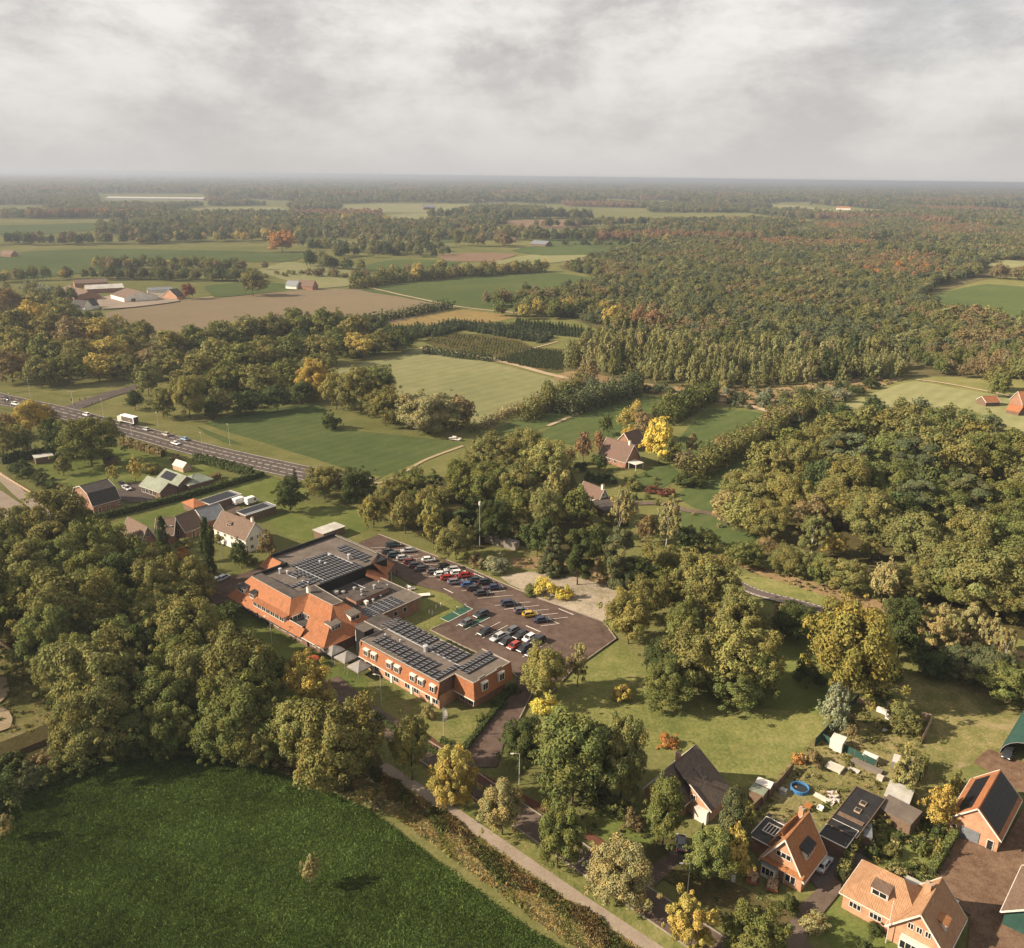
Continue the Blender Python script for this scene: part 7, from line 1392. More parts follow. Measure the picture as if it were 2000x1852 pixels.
 (1080, 1070, 36, 48, 'cone', 'pine', 'dark conifer right of the containers, left one'), (1130, 1078, 36, 52, 'pine', 'dark', 'dark conifer right of the containers, middle one'), (1215, 1088, 44, 66, 'pine', 'pine', 'tall dark pine above the sandy plot'), (1050, 1050, 32, 36, 'broad', 'dark', 'dark tree beside the conifers above the sandy plot'), (1170, 1060, 26, 36, 'broad', 'dark', 'dark tree between the conifers and the pine'), (1180, 1110, 16, 26, 'oval', 'ygreen', 'light sapling at the foot of the dark conifers'), (1065, 1142, 28, 27, 'shrub', 'yellow', 'yellow bush on the sandy plot, larger one'), (1100, 1157, 19, 19, 'shrub', 'yellow', 'yellow bush on the sandy plot, smaller one'), (1040, 1150, 18, 18, 'shrub', 'green', 'green bush beside the yellow ones on the sandy plot'),
 (1305, 1012, 30, 50, 'birch', 'pale', 'pale birch with white stem below the gravel drive'), (1212, 992, 28, 48, 'birch', 'pale', 'pale birch right of the house with the white gable'), (1262, 1030, 20, 30, 'oval', 'brown', 'brown tree between the two pale birches'), (1340, 1050, 24, 26, 'broad', 'dark', 'dark tree right of the pale birch'), (1290, 1095, 40, 46, 'broad', 'olive', 'tree between the pine and the great oak clump'), (1250, 1125, 36, 40, 'broad', 'dark', 'dark tree right of the tall pine'), (1330, 1112, 34, 32, 'broad', 'olive', 'tree left of the bicycle road'), (1290, 1140, 40, 36, 'broad', 'green', 'tree behind the car park corner'), (1190, 1010, 20, 22, 'shrub', 'olive', 'olive bush beside the dark annex'),
 (1290, 860, 34, 42, 'oval', 'yellow', 'bright yellow tree beside the cottage'), (1309, 884, 22, 28, 'broad', 'green', 'green tree in front of the bright yellow tree'), (1350, 868, 16, 28, 'loose', 'pale', 'thin pale tree in the paddock right of the bright yellow tree'), (1140, 868, 15, 30, 'oval', 'rust', 'red-brown tree left of the cottage'), (1172, 862, 14, 20, 'oval', 'rust', 'smaller red-brown tree at the cottage gable'), (1262, 832, 26, 26, 'broad', 'brown', 'brownish tree behind the cottage'), (1228, 848, 18, 18, 'broad', 'gold', 'golden tree behind the cottage roof'), (1300, 960, 18, 12, 'shrub', 'red', 'dark red bush in the garden below the cottage'), (1278, 955, 16, 12, 'shrub', 'red', 'red-brown bush in the garden below the cottage, left'), (1240, 945, 22, 16, 'shrub', 'olive', 'olive shrubs in the garden below the cottage'), (1345, 935, 34, 22, 'shrub', 'dark', 'dark bush at the low end of the paddock hedge'),
 (1180, 930, 24, 18, 'shrub', 'dark', 'dark shrub in front of the cottage'),
 (405, 1072, 19, 58, 'column', 'dark', 'tall dark columnar cypress before the white house'), (320, 1055, 17, 40, 'column', 'dark', 'dark columnar cypress before the brown-tiled brick house'), (352, 1080, 16, 13, 'shrub', 'orange', 'glowing orange bush between the two cypresses'), (525, 1062, 20, 26, 'oval', 'brown', 'brown-orange tree at the corner of the solar roof'), (470, 1080, 20, 28, 'oval', 'dark', 'dark small tree before the white house'), (490, 1090, 16, 16, 'shrub', 'green', 'green bush beside the shaded drive'), (430, 1050, 16, 14, 'shrub', 'olive', 'olive bush at the front of the white house'), (358, 1058, 20, 10, 'shrub', 'olive', 'olive shrub before the converted barn'), (305, 1068, 12, 12, 'shrub', 'dark', 'dark bush at the brick house'),
 (172, 858, 54, 46, 'broad', 'green', 'big round tree beside the main road'), (55, 815, 36, 30, 'broad', 'gold', 'autumn-tinted tree left of the big round tree'), (88, 812, 22, 22, 'broad', 'brown', 'brownish tree behind the autumn-tinted tree'), (40, 855, 24, 26, 'broad', 'olive', 'olive tree below the autumn-tinted tree'), (105, 855, 22, 32, 'broad', 'dark', 'dark tree left of the big round tree'), (10, 860, 22, 30, 'broad', 'olive', 'olive tree at the left edge below the junction'), (10, 830, 20, 22, 'broad', 'brown', 'brownish tree at the left edge'),
 (262, 780, 18, 18, 'broad', 'dark', 'small dark round tree at the mouth of the side road'), (287, 738, 26, 30, 'broad', 'olive', 'tree at the corner of the side road'), (316, 785, 26, 28, 'broad', 'olive', 'rounded tree right of the side road'), (366, 770, 36, 44, 'broad', 'ygreen', 'yellowish tree right of the side road'),
 (121, 908, 16, 18, 'oval', 'olive', 'small upright tree on the garden lawn'), (222, 924, 14, 16, 'loose', 'ygreen', 'light sapling on the garden lawn'), (262, 915, 14, 20, 'loose', 'gold', 'yellow sapling on the garden lawn'), (292, 910, 24, 18, 'shrub', 'olive', 'olive bush near the playhouse'), (345, 895, 14, 10, 'shrub', 'brown', 'brown bush behind the playhouse'),
 (645, 818, 22, 26, 'shrub', 'dark', 'dark bush alone on the paddock below the hedgerow'), (492, 550, 26, 24, 'broad', 'olive', 'lone oak beside the far stubble field'), (550, 469, 28, 20, 'broad', 'orange', 'flaming orange tree before the far wood'), (367, 568, 14, 14, 'broad', 'red', 'red tree beside the far farmhouse'),
 (700, 755, 46, 44, 'broad', 'olive', 'left tree of the row between paddock and pale pasture'), (752, 790, 42, 40, 'broad', 'olive', 'second tree of the row between paddock and pale pasture'), (835, 800, 58, 44, 'broad', 'pale', 'widest olive-brown tree of the row between paddock and pasture'), (905, 800, 28, 32, 'broad', 'brown', 'brownish tree at the right end of the row between paddock and pasture'), (735, 745, 36, 34, 'broad', 'green', 'tree behind the row between paddock and pasture'), (612, 738, 36, 36, 'broad', 'gold', 'golden tree in the belt behind the dark paddock'), (655, 760, 26, 36, 'broad', 'ygreen', 'yellow-green tree at the left of the row between paddock and pasture'), (1735, 740 + 30, 1, 1, None, None, None),
 (1250, 622, 22, 26, 'broad', 'rust', 'pink-brown beech at the nursery, left one'), (1282, 628, 22, 26, 'broad', 'rust', 'pink-brown beech at the nursery, right one'), (1195, 620, 20, 22, 'broad', 'gold', 'golden tree beside the nursery shed'), (1210, 628, 18, 24, 'broad', 'olive', 'olive tree beside the golden one at the nursery'), (1134, 598, 14, 14, 'broad', 'gold', 'golden tree in the forest corner beyond the nursery'),
 (1948, 735, 22, 22, 'broad', 'olive', 'round tree behind the orange-roofed shed, left one'), (1955, 750, 18, 22, 'broad', 'green', 'round tree behind the orange-roofed shed, right one'), (1855, 945, 26, 18, 'broad', 'gold', 'golden tree deep in the eastern wood'), (1985, 925, 30, 18, 'broad', 'orange', 'orange tree deep in the eastern wood at the right edge'),
]
for t in T:
    if t[4] is None: continue
    plant(*t)
# the wood on the east side: largest crowns one by one
EL = 'leafy tree in the eastern wood above the bicycle road'; EG = 'trees of the eastern wood'
for cx, cy, r, c in [(1787, 1055, 60, 'olive'), (1896, 1055, 65, 'olive'), (1861, 1105, 65, 'olive'), (1931, 1125, 75, 'olive'), (1955, 1162, 55, 'olive'), (1865, 1145, 46, 'green'), (1984, 1072, 60, 'green'), (2040, 1150, 55, 'green'), (1535, 960, 50, 'ygreen'), (1470, 950, 45, 'olive'), (1420, 985, 36, 'pale'), (1450, 1000, 42, 'ygreen'), (1500, 1010, 45, 'olive'), (1660, 940, 55, 'olive'), (1700, 1000, 55, 'olive'), (1625, 985, 45, 'olive'), (1740, 940, 52, 'green'), (1560, 900, 46, 'olive'), (1600, 870, 46, 'olive'), (1650, 880, 46, 'pine'), (1690, 890, 44, 'pine'), (1740, 880, 44, 'green'), (1790, 900, 46, 'pine'), (1840, 880, 44, 'olive'), (1880, 900, 44, 'olive'), (1930, 890, 46, 'green'), (1980, 880, 44, 'green'), (1790, 975, 46, 'pine'), (1840, 985, 46, 'green'), (1900, 975, 50, 'pine'), (1960, 985, 50, 'green'), (2010, 960, 50, 'olive'), (1500, 900, 44, 'olive'), (1540, 870, 40, 'green'), (1700, 830, 40, 'olive'), (1740, 835, 40, 'olive'), (1790, 845, 40, 'olive'), (1660, 835, 38, 'green'), (1840, 840, 38, 'green'), (1890, 850, 38, 'olive'), (1940, 845, 38, 'pine'), (1620, 840, 38, 'olive'), (1600, 930, 44, 'dark'), (1760, 1000, 44, 'dark'), (1580, 1000, 36, 'brown'), (2030, 1020, 55, 'green'), (2040, 900, 46, 'olive'), (1440, 940, 34, 'olive')]:
    plant(cx, cy, r, r * .9, 'pine' if c == 'pine' else 'broad', c, EL, EG, 0 if r > 44 else 1)
rank('eastern wood', EG)
# belt of trees between the main road and the stubble field
BL = 'leafy tree in the belt between the main road and the stubble field'; BG = 'trees of the belt beyond the main road'
for cx, cy, r, c in [(20, 640, 36, 'olive'), (60, 620, 34, 'gold'), (100, 640, 36, 'olive'), (140, 650, 36, 'brown'), (180, 650, 34, 'gold'), (40, 680, 38, 'olive'), (90, 690, 38, 'green'), (150, 695, 38, 'olive'), (210, 690, 36, 'gold'), (250, 680, 34, 'olive'), (20, 715, 32, 'brown'), (75, 725, 30, 'olive'), (130, 720, 32, 'green'), (190, 715, 30, 'gold'), (240, 715, 28, 'olive'), (330, 675, 34, 'olive'), (380, 665, 34, 'green'), (430, 655, 34, 'green'), (480, 645, 34, 'olive'), (530, 640, 34, 'olive'), (580, 635, 34, 'green'), (640, 632, 36, 'green'), (690, 640, 32, 'olive'), (420, 690, 36, 'ygreen'), (470, 700, 36, 'green'), (520, 690, 34, 'olive'), (570, 680, 34, 'green'), (620, 680, 34, 'olive'), (660, 665, 32, 'green'), (330, 710, 34, 'olive'), (380, 725, 38, 'olive'), (440, 740, 40, 'green'), (500, 745, 40, 'olive'), (560, 730, 38, 'green'), (620, 715, 32, 'olive'), (700, 675, 26, 'gold'), (740, 668, 26, 'olive'), (785, 665, 26, 'dark'), (300, 700, 28, 'brown'), (270, 650, 28, 'olive'), (10, 590, 28, 'brown'), (70, 590, 26, 'olive'), (120, 605, 26, 'olive'), (540, 775, 30, 'dark'), (480, 785, 28, 'dark'), (430, 785, 26, 'olive'), (590, 765, 26, 'dark'), (350, 760, 26, 'olive'), (415, 800, 20, 'dark')]:
    plant(cx, cy, r, r * .86, 'broad', c, BL, BG, 1)
rank('belt beyond the main road', BG)
NTREE = sum(1 for t in TREES if t[0]['category'] == 'tree')
# round clipped bushes in the bushy garden
for i, (a, b_) in enumerate(((115, 715), (170, 745), (235, 775), (295, 805), (340, 835))): p = zr_(a, b_); plant_world(p.x, p.y, 4.2 - .2 * i, 3.2, 'shrub', COL['dark'], f'{ORD[i]} of five big round bushes along the pale lane, counted from the junction side', 'round bushes along the pale lane')
# hedges
hedge([zr_(590, 1025), zr_(900, 950), zr_(1250, 860), zr_(1650, 745)], 1.8, 2.2, 'long clipped hedge running through the cluster of gardens', 'dark', dens=14, leaf=.5)
hedge([zr_(1230, 645), zr_(1400, 690), zr_(1590, 745)], 2.4, 3.0, 'dark hedge along the main road', 'dark', dens=10, leaf=.6)
hedge([zr_(770, 545), zr_(900, 580), zr_(1030, 620)], 2.4, 3.0, 'brown hedge between big round tree and main road', 'brown', dens=10, leaf=.6)
hedge([zr_(10, 665), zr_(120, 640), zr_(225, 630), zr_(340, 600)], 3.0, 3.2, 'dark hedge behind the long low stable', 'dark', dens=8, leaf=.7)
hedge([zr_(1160, 800), zr_(1270, 790), zr_(1380, 750)], 2.2, 2.0, 'rusty hedge right of the bungalow', 'brown', dens=10, leaf=.5)
hedge([zr_(1085, 1130), zr_(1260, 1075)], 1.4, 1.8, 'dark hedge in front of the converted barn', 'dark', dens=14, leaf=.45)
hedge([z6(925, 1240), z6(1180, 830)], 1.3, 1.7, 'clipped bright green hedge beside the barn yard', 'bright', dens=60, leaf=.2, rough=.05)
hedge([z6(180, 1300), z6(270, 1030), z6(400, 880)], 1.5, 2.6, 'loose olive hedge beside the steep house drive', 'olive', dens=34, leaf=.3)
hedge([z6(850, 330), z6(790, 480)], 2.0, 3.0, 'ivy-grown hedge down the side of the untidy garden', 'olive', dens=30, leaf=.3)
hedge([G(862, 1450), G(905, 1475), G(912, 1460), G(960, 1400), G(1002, 1345)], 1.2, 1.1, 'dark clipped hedge along the drive before the wing', 'dark', dens=34, leaf=.25)
hedge([G(735, 1400), G(790, 1445), G(862, 1478)], 1.2, 1.0, 'dark clipped hedge along the street before the lawn', 'dark', dens=34, leaf=.25)
hedge([G(1030, 825), G(1080, 790), G(1140, 762)], 5, 6, 'overgrown hedgerow right of the pale pasture', 'olive', dens=7, leaf=.8, rough=.75)
hedge([G(1100, 812), G(1160, 795), G(1240, 770)], 7, 7, 'hedgerow of willows between two paddocks', 'pine', dens=7, leaf=.8, rough=.75)
hedge([G(1300, 830), G(1345, 805), G(1388, 780)], 6, 6, 'dark hedgerow above the bright yellow tree', 'green', dens=7, leaf=.8, rough=.75)
hedge([G(1350, 940), G(1420, 900), G(1480, 865), G(1560, 815), G(1600, 795)], 6, 6, 'long hedgerow climbing along the narrow green field', 'olive', dens=7, leaf=.8, rough=.75)
hedge([G(690, 565), G(780, 552), G(900, 540), G(1060, 532)], 8, 7, 'hedgerow behind the long green field', 'olive', dens=1.6, leaf=1.5, rough=.7)
hedge([G(720, 632), G(800, 618), G(880, 602)], 6, 5, 'hedge at the corner of the ochre field', 'dark', dens=2, leaf=1.2, rough=.7)
hedge([G(830, 690), G(900, 700), G(960, 706)], 3.5, 4, 'row of dark firs along the nursery', 'spruce', dens=4, leaf=.8, rough=.3)
hedge([G(945, 838), G(985, 815), G(1020, 800)], 3, 3, 'strip of brown scrub along the pale pasture', 'reed', dens=4, leaf=.8, rough=.7)

# ------------------------------------------------------------------ the rest of the woods: too many to count
WOOD = []   # x, y, radius, half height, kind, colour
def fill(poly, step, sizes, kinds, cols, jit=.45, seed=1, tall=1.0, skip=0.0):
    rg = np.random.default_rng(seed); P = [(p.x, p.y) for p in pg(*poly)]
    xs = [p[0] for p in P]; ys = [p[1] for p in P]
    y = min(ys)
    while y < max(ys):
        x = min(xs)
        while x < max(xs):
            xx, yy = x + rg.normal() * step * jit, y + rg.normal() * step * jit
            if rg.random() > skip and in_poly(xx, yy, P):
                R = rg.uniform(*sizes) * (1 + .22 * math.sin(xx / 31 + yy / 47) * math.sin(xx / 53 - yy / 29)); k = kinds[rg.integers(len(kinds))]; ci_ = int((.5 + .5 * math.sin(xx / 37 + 2 * math.sin(yy / 61))) * len(cols) * .999) if rg.random() < .55 else rg.integers(len(cols)); c = vary(COL[cols[ci_]], .14, rg)
                WOOD.append((xx, yy, R, R * rg.uniform(.85, 1.15) * tall * (1.5 if k in ('cone', 'column') else 1.0), k, c))
            x += step
        y += step
# great eastern forest: pines, larches at its near edge, beeches in patches
fill([(1000, 610), (1100, 575), (1190, 552), (1100, 525), (1300, 475), (1500, 445), (1700, 430), (2150, 440), (2150, 500), (1940, 510), (1900, 540), (1830, 560), (1790, 590), (1860, 615), (2150, 665), (2150, 720), (1960, 700), (1800, 700), (1600, 690), (1400, 690), (1250, 660), (1180, 640), (1090, 620)], 7.4, (3.6, 6.2), ['pine', 'pine', 'broad', 'broad', 'broad', 'oval'], ['pine', 'olive', 'olive', 'pine', 'larch', 'pine', 'green', 'olive', 'brown'], seed=3, tall=1.0)
fill([(1105, 700), (1180, 655), (1300, 668), (1450, 690), (1600, 705), (1780, 715), (1760, 740), (1620, 748), (1400, 765), (1250, 745), (1110, 725)], 6.4, (2.4, 4.4), ['cone', 'cone', 'column', 'oval', 'broad'], ['larch', 'larch', 'olive', 'larch', 'pale', 'dark', 'larch'], seed=4, tall=1.35)
fill([(1780, 700), (1960, 700), (2150, 720), (2150, 775), (1990, 745), (1800, 735)], 8.5, (4.0, 5.5), ['broad', 'broad', 'oval'], ['olive', 'olive', 'brown', 'green'], seed=5, tall=1.2)
for poly, sd_ in (([(1660, 530), (1740, 505), (1830, 510), (1840, 545), (1780, 560), (1690, 545)], 6), ([(1490, 480), (1620, 468), (1700, 480), (1760, 490), (1640, 492), (1520, 495)], 7), ([(1310, 440), (1420, 435), (1500, 450), (1400, 460), (1320, 462)], 8), ([(1590, 445), (1660, 440), (1700, 450), (1620, 458)], 9), ([(1780, 455), (1900, 445), (1960, 455), (1850, 470)], 10)):
    fill(poly, 9, (4.2, 6), ['broad'], ['rust', 'brown', 'orange', 'rust', 'rust'], seed=sd_, tall=1.1, skip=.12)
# scrub between forest edge and paddocks
fill([(1240, 765), (1400, 795), (1560, 812), (1640, 790), (1740, 752), (1640, 760), (1480, 772), (1330, 765)], 5.6, (1.7, 3.4), ['shrub', 'broad', 'oval', 'shrub'], ['pine', 'olive', 'silver', 'dark'], seed=11, skip=.12)
fill([(1440, 830), (1540, 800), (1630, 800), (1600, 830), (1520, 870), (1470, 860)], 8, (2.5, 4), ['broad'], ['olive', 'pine'], seed=12, skip=.4)
fill([(1530, 870), (1640, 815), (1760, 805), (2100, 880), (2150, 1000), (2150, 1130), (1900, 1080), (1760, 990), (1600, 925)], 13, (3.8, 5.6), ['broad', 'pine', 'broad'], ['dark', 'olive', 'pine', 'green'], seed=13, tall=1.0)
fill([(1380, 1095), (1500, 1120), (1640, 1150), (1780, 1195), (1760, 1170), (1600, 1110), (1440, 1070)], 7, (1.4, 2.6), ['shrub'], ['dark', 'olive', 'green'], seed=14, skip=.45)
fill([(760, 1010), (900, 1060), (1000, 1040), (1100, 1080), (1180, 1090), (1120, 960), (980, 900), (880, 940)], 11, (2.5, 4.5), ['broad', 'pine'], ['dark', 'green', 'olive'], seed=15, skip=.3)
fill([(0, 1100), (250, 1080), (420, 1150), (480, 1260), (560, 1330), (680, 1480), (560, 1510), (330, 1455), (150, 1470), (80, 1380), (0, 1250)], 10, (3.2, 4.6), ['broad'], ['dark', 'green'], seed=16, skip=.2)
# garden shrubs round the cottage and the villa, bushes on the paddock edges
fill([(1180, 935), (1240, 925), (1300, 940), (1330, 975), (1290, 990), (1230, 975), (1190, 955)], 6.0, (1.0, 2.0), ['shrub'], ['dark', 'olive', 'green', 'red', 'dark'], seed=91, skip=.3)
fill([(1110, 900), (1170, 905), (1190, 930), (1150, 950), (1110, 930)], 6, (1.5, 3.0), ['shrub', 'broad'], ['dark', 'olive', 'brown'], seed=92, skip=.25)
fill([(1185, 1010), (1260, 1010), (1340, 1060), (1400, 1090), (1330, 1090), (1250, 1070)], 7, (1.4, 2.8), ['shrub', 'broad'], ['dark', 'green', 'brown', 'olive'], seed=93, skip=.3)
fill([(1340, 1000), (1430, 1020), (1500, 1065), (1440, 1060), (1380, 1035)], 8, (1.0, 2.0), ['shrub'], ['olive', 'pale', 'green'], seed=94, skip=.5)
fill([(1150, 1590), (1230, 1585), (1290, 1640), (1320, 1650), (1290, 1670), (1200, 1620)], 3.2, (.6, 1.3), ['shrub'], ['dark', 'olive', 'green'], seed=95, skip=.4)
fill([(1640, 1650), (1700, 1590), (1720, 1620), (1690, 1700), (1650, 1690)], 3.0, (.6, 1.3), ['shrub'], ['dark', 'olive', 'green', 'pale'], seed=96, skip=.3)
fill([(1720, 1640), (1790, 1620), (1850, 1610), (1840, 1660), (1790, 1720), (1730, 1700)], 3.0, (.5, 1.2), ['shrub', 'cone'], ['dark', 'olive', 'green', 'ygreen'], seed=97, skip=.35)
fill([(1470, 1590), (1530, 1540), (1600, 1500), (1640, 1540), (1560, 1620)], 4.0, (.4, 1.0), ['shrub'], ['reed', 'olive', 'brown', 'green'], seed=98, skip=.55)
# belt undergrowth beyond the road
fill([(0, 600), (120, 600), (290, 660), (300, 720), (130, 745), (0, 745)], 9, (3.5, 5), ['broad'], ['olive', 'brown', 'gold', 'green'], seed=17, skip=.2)
fill([(320, 680), (500, 640), (700, 630), (830, 660), (760, 690), (640, 720), (600, 780), (420, 810), (360, 780), (320, 730)], 9, (3.5, 5), ['broad'], ['olive', 'green', 'dark'], seed=18, skip=.25)
# nursery rows of young firs
def rows(poly, gap, stp, sizes, kinds, cols, ang, seed):
    rg = np.random.default_rng(seed); P = [(p.x, p.y) for p in pg(*poly)]; cx_ = sum(p[0] for p in P) / len(P); cy_ = sum(p[1] for p in P) / len(P); R_ = max(math.hypot(p[0] - cx_, p[1] - cy_) for p in P); d = Vector((math.cos(ang), math.sin(ang))); s = Vector((-d.y, d.x))
    for i in range(int(-R_ / gap), int(R_ / gap) + 1):
        for j in range(int(-R_ / stp), int(R_ / stp) + 1):
            x, y = cx_ + s.x * i * gap + d.x * j * stp + rg.normal() * .2, cy_ + s.y * i * gap + d.y * j * stp + rg.normal() * .2
            if in_poly(x, y, P): R = rg.uniform(*sizes); WOOD.append((x, y, R, R * 1.4, kinds[rg.integers(len(kinds))], vary(COL[cols[rg.integers(len(cols))]], .12, rg)))
rows([(965, 703), (1040, 682), (1105, 690), (1098, 724), (1030, 718)], 3.2, 2.0, (.7, 1.0), ['cone'], ['spruce', 'dark'], UA + .25, 21)
rows([(820, 650), (880, 632), (1010, 642), (1080, 660), (1060, 672), (990, 660), (900, 645), (850, 660)], 3.4, 2.6, (1.3, 2.1), ['cone'], ['spruce', 'spruce', 'pine'], UA + .25, 22)
rows([(1010, 628), (1100, 638), (1180, 655), (1150, 662), (1080, 655), (1000, 640)], 6, 2.6, (1.2, 2.0), ['cone'], ['spruce', 'dark'], UA + .25, 23)
rows([(700, 670), (760, 648), (830, 642), (850, 655), (770, 670), (720, 682)], 4, 3, (1.6, 2.4), ['cone'], ['pine', 'dark'], UA + .3, 25)
rows([(830, 665), (890, 652), (1010, 668), (1050, 690), (1000, 698), (900, 685)], 4.5, 2.2, (.5, .9), ['shrub'], ['dark', 'green', 'dark', 'olive'], UA + .25, 24)
# hedgerow trees and woods of the far plain
def lines(a, b_, n, sizes, kinds, cols, seed, spread=6):
    rg = np.random.default_rng(seed); A_, B_ = G(*a), G(*b_)
    for i in range(n):
        p = A_.lerp(B_, (i + rg.uniform(-.35, .35)) / max(1, n - 1)); R = rg.uniform(*sizes); WOOD.append((p.x + rg.normal() * spread, p.y + rg.normal() * spread, R, R * rg.uniform(1.0, 1.3), kinds[rg.integers(len(kinds))], vary(COL[cols[rg.integers(len(cols))]], .14, rg)))
DEC = ['olive', 'olive', 'green', 'brown', 'green', 'gold']
lines((0, 552), (170, 545), 16, (4, 7), ['broad'], DEC, 31); lines((190, 525), (490, 530), 60, (4.5, 7), ['broad'], DEC, 32, 10); lines((200, 545), (480, 550), 60, (4, 6.5), ['broad'], ['olive', 'green', 'dark'], 33, 8)
lines((590, 520), (700, 530), 12, (5, 8), ['broad'], ['olive', 'dark'], 34); lines((680, 560), (1060, 530), 46, (4, 7), ['broad'], DEC, 35); lines((980, 600), (1190, 590), 40, (5, 7), ['broad'], ['olive', 'green', 'brown'], 36, 14); lines((1000, 620), (1180, 615), 26, (5, 7), ['broad'], ['olive', 'gold', 'green'], 37, 8)
lines((0, 478), (330, 476), 54, (6, 9), ['broad'], ['dark', 'olive', 'brown'], 38, 14); lines((300, 472), (600, 470), 50, (6, 9), ['broad'], ['dark', 'olive', 'gold', 'pine'], 39, 18); lines((600, 485), (850, 500), 44, (5, 8), ['broad', 'oval', 'cone'], ['dark', 'olive', 'pine'], 40, 16)
lines((60, 428), (300, 425), 50, (8, 11), ['broad'], ['rust', 'brown', 'rust', 'orange'], 41, 8); lines((350, 440), (760, 440), 70, (7, 11), ['broad'], DEC, 42, 40); lines((640, 505), (850, 490), 30, (5, 8), ['broad'], ['dark', 'olive'], 43, 12); lines((600, 540), (720, 545), 14, (3, 6), ['broad', 'shrub'], ['olive', 'brown'], 44)
lines((840, 428), (1140, 428), 70, (9, 13), ['broad'], ['dark', 'olive'], 45, 20); lines((1060, 462), (1230, 462), 26, (4, 6), ['cone'], ['dark', 'spruce'], 46, 4); lines((900, 480), (1000, 482), 12, (7, 11), ['broad'], ['olive', 'brown'], 47, 20); lines((850, 455), (1060, 458), 40, (6, 9), ['broad'], DEC, 48, 30); lines((1100, 480), (1220, 478), 20, (3, 5), ['shrub', 'broad'], ['dark', 'olive'], 49, 6)
lines((1060, 445), (1290, 440), 50, (7, 10), ['broad'], ['dark', 'brown', 'olive'], 50, 16); lines((1200, 470), (1300, 478), 20, (5, 8), ['broad'], DEC, 51, 16); lines((1900, 540), (2080, 555), 20, (6, 9), ['broad'], ['olive', 'brown'], 52, 10); lines((1720, 500), (1900, 515), 24, (7, 10), ['broad'], ['dark', 'olive'], 53, 12); lines((660, 470), (820, 478), 40, (5, 8), ['broad', 'oval'], ['olive', 'pine', 'pale'], 54, 26); lines((500, 545), (640, 530), 16, (2.5, 4), ['shrub'], ['brown', 'olive'], 55, 6); lines((700, 548), (860, 530), 20, (4, 6), ['broad'], ['brown', 'olive', 'gold'], 56, 10)
lines((30, 575), (130, 590), 14, (4, 7), ['broad', 'oval'], ['silver', 'olive'], 57, 8); lines((1210, 845), (1300, 800), 10, (2.5, 4), ['broad'], ['gold', 'brown', 'green'], 58, 3); lines((640, 790), (900, 850), 14, (2, 3.5), ['shrub'], ['olive', 'brown'], 59, 5); lines((1035, 812), (1145, 756), 12, (3, 5), ['broad'], ['olive', 'brown', 'dark'], 60, 3); lines((1105, 800), (1245, 762), 14, (3.5, 5), ['broad'], ['pine', 'dark'], 61, 3); lines((1310, 815), (1385, 782), 8, (4, 6), ['broad'], ['dark', 'green'], 62, 3); lines((1360, 925), (1590, 800), 22, (3, 4.5), ['broad'], ['olive', 'brown', 'dark'], 63, 3)
def far_band(y0, y1, x0, x1, step, sizes, seed, thr, cols, holes=()):
    """woods of the plain: belts and blocks with fields between"""
    rg = np.random.default_rng(seed)
    A_ = G(1000, y1).y; B_ = G(1000, y0).y; y = A_
    ph = rg.uniform(0, 6.28, 8)
    while y < B_:
        wl, wr = (x0 - 1000) / FOC * y * 1.02, (x1 - 1000) / FOC * y * 1.02; x = wl
        while x < wr:
            xx, yy = x + rg.normal() * step * .4, y + rg.normal() * step * .4
            n = math.sin(xx / 170 + ph[0]) * math.sin(yy / 260 + ph[1]) + .7 * math.sin(xx / 410 + yy / 520 + ph[2]) + .5 * math.sin(xx / 90 - yy / 150 + ph[3]) + .45 * math.sin(yy / 120 + ph[4])
            if n > thr and not any(in_poly(xx, yy, h_) for h_ in holes):
                R = rg.uniform(*sizes); c = COL[cols[rg.integers(len(cols))]]
                if math.sin(xx / 230 + ph[5]) * math.sin(yy / 330 + ph[6]) > .72: c = COL['rust']
                WOOD.append((xx, yy, R, R * rg.uniform(.95, 1.3) * (1 if R < 16 else .55 if R < 33 else .36), 'broad' if rg.random() < .8 else 'pine', vary(c, .14, rg)))
            x += step
        y += step
HOLES = [[(p.x, p.y) for p in pg(*q)] for q in ([(655, 400), (740, 396), (925, 398), (918, 413), (800, 420), (680, 416)], [(320, 412), (400, 404), (560, 402), (570, 414), (480, 421), (360, 423)], [(980, 430), (1080, 426), (1180, 430), (1140, 450), (1040, 452), (995, 446)], [(1470, 398), (1560, 399), (1730, 410), (1730, 420), (1640, 424), (1540, 414)], [(195, 379), (400, 379), (410, 404), (190, 404)], [(750, 412), (900, 412), (880, 440), (740, 440)], [(-100, 430), (200, 428), (195, 462), (-100, 464)])]
FC = ['olive', 'dark', 'brown', 'olive', 'pine', 'green']
far_band(398, 470, -60, 2060, 17, (6, 9), 71, -.05, FC, HOLES)
far_band(372, 398, -60, 2060, 30, (10, 15), 72, -.25, FC, HOLES)
far_band(357, 372, -80, 2080, 62, (20, 30), 73, -.45, FC)
far_band(350.5, 357, -100, 2100, 130, (36, 52), 74, -.7, FC)

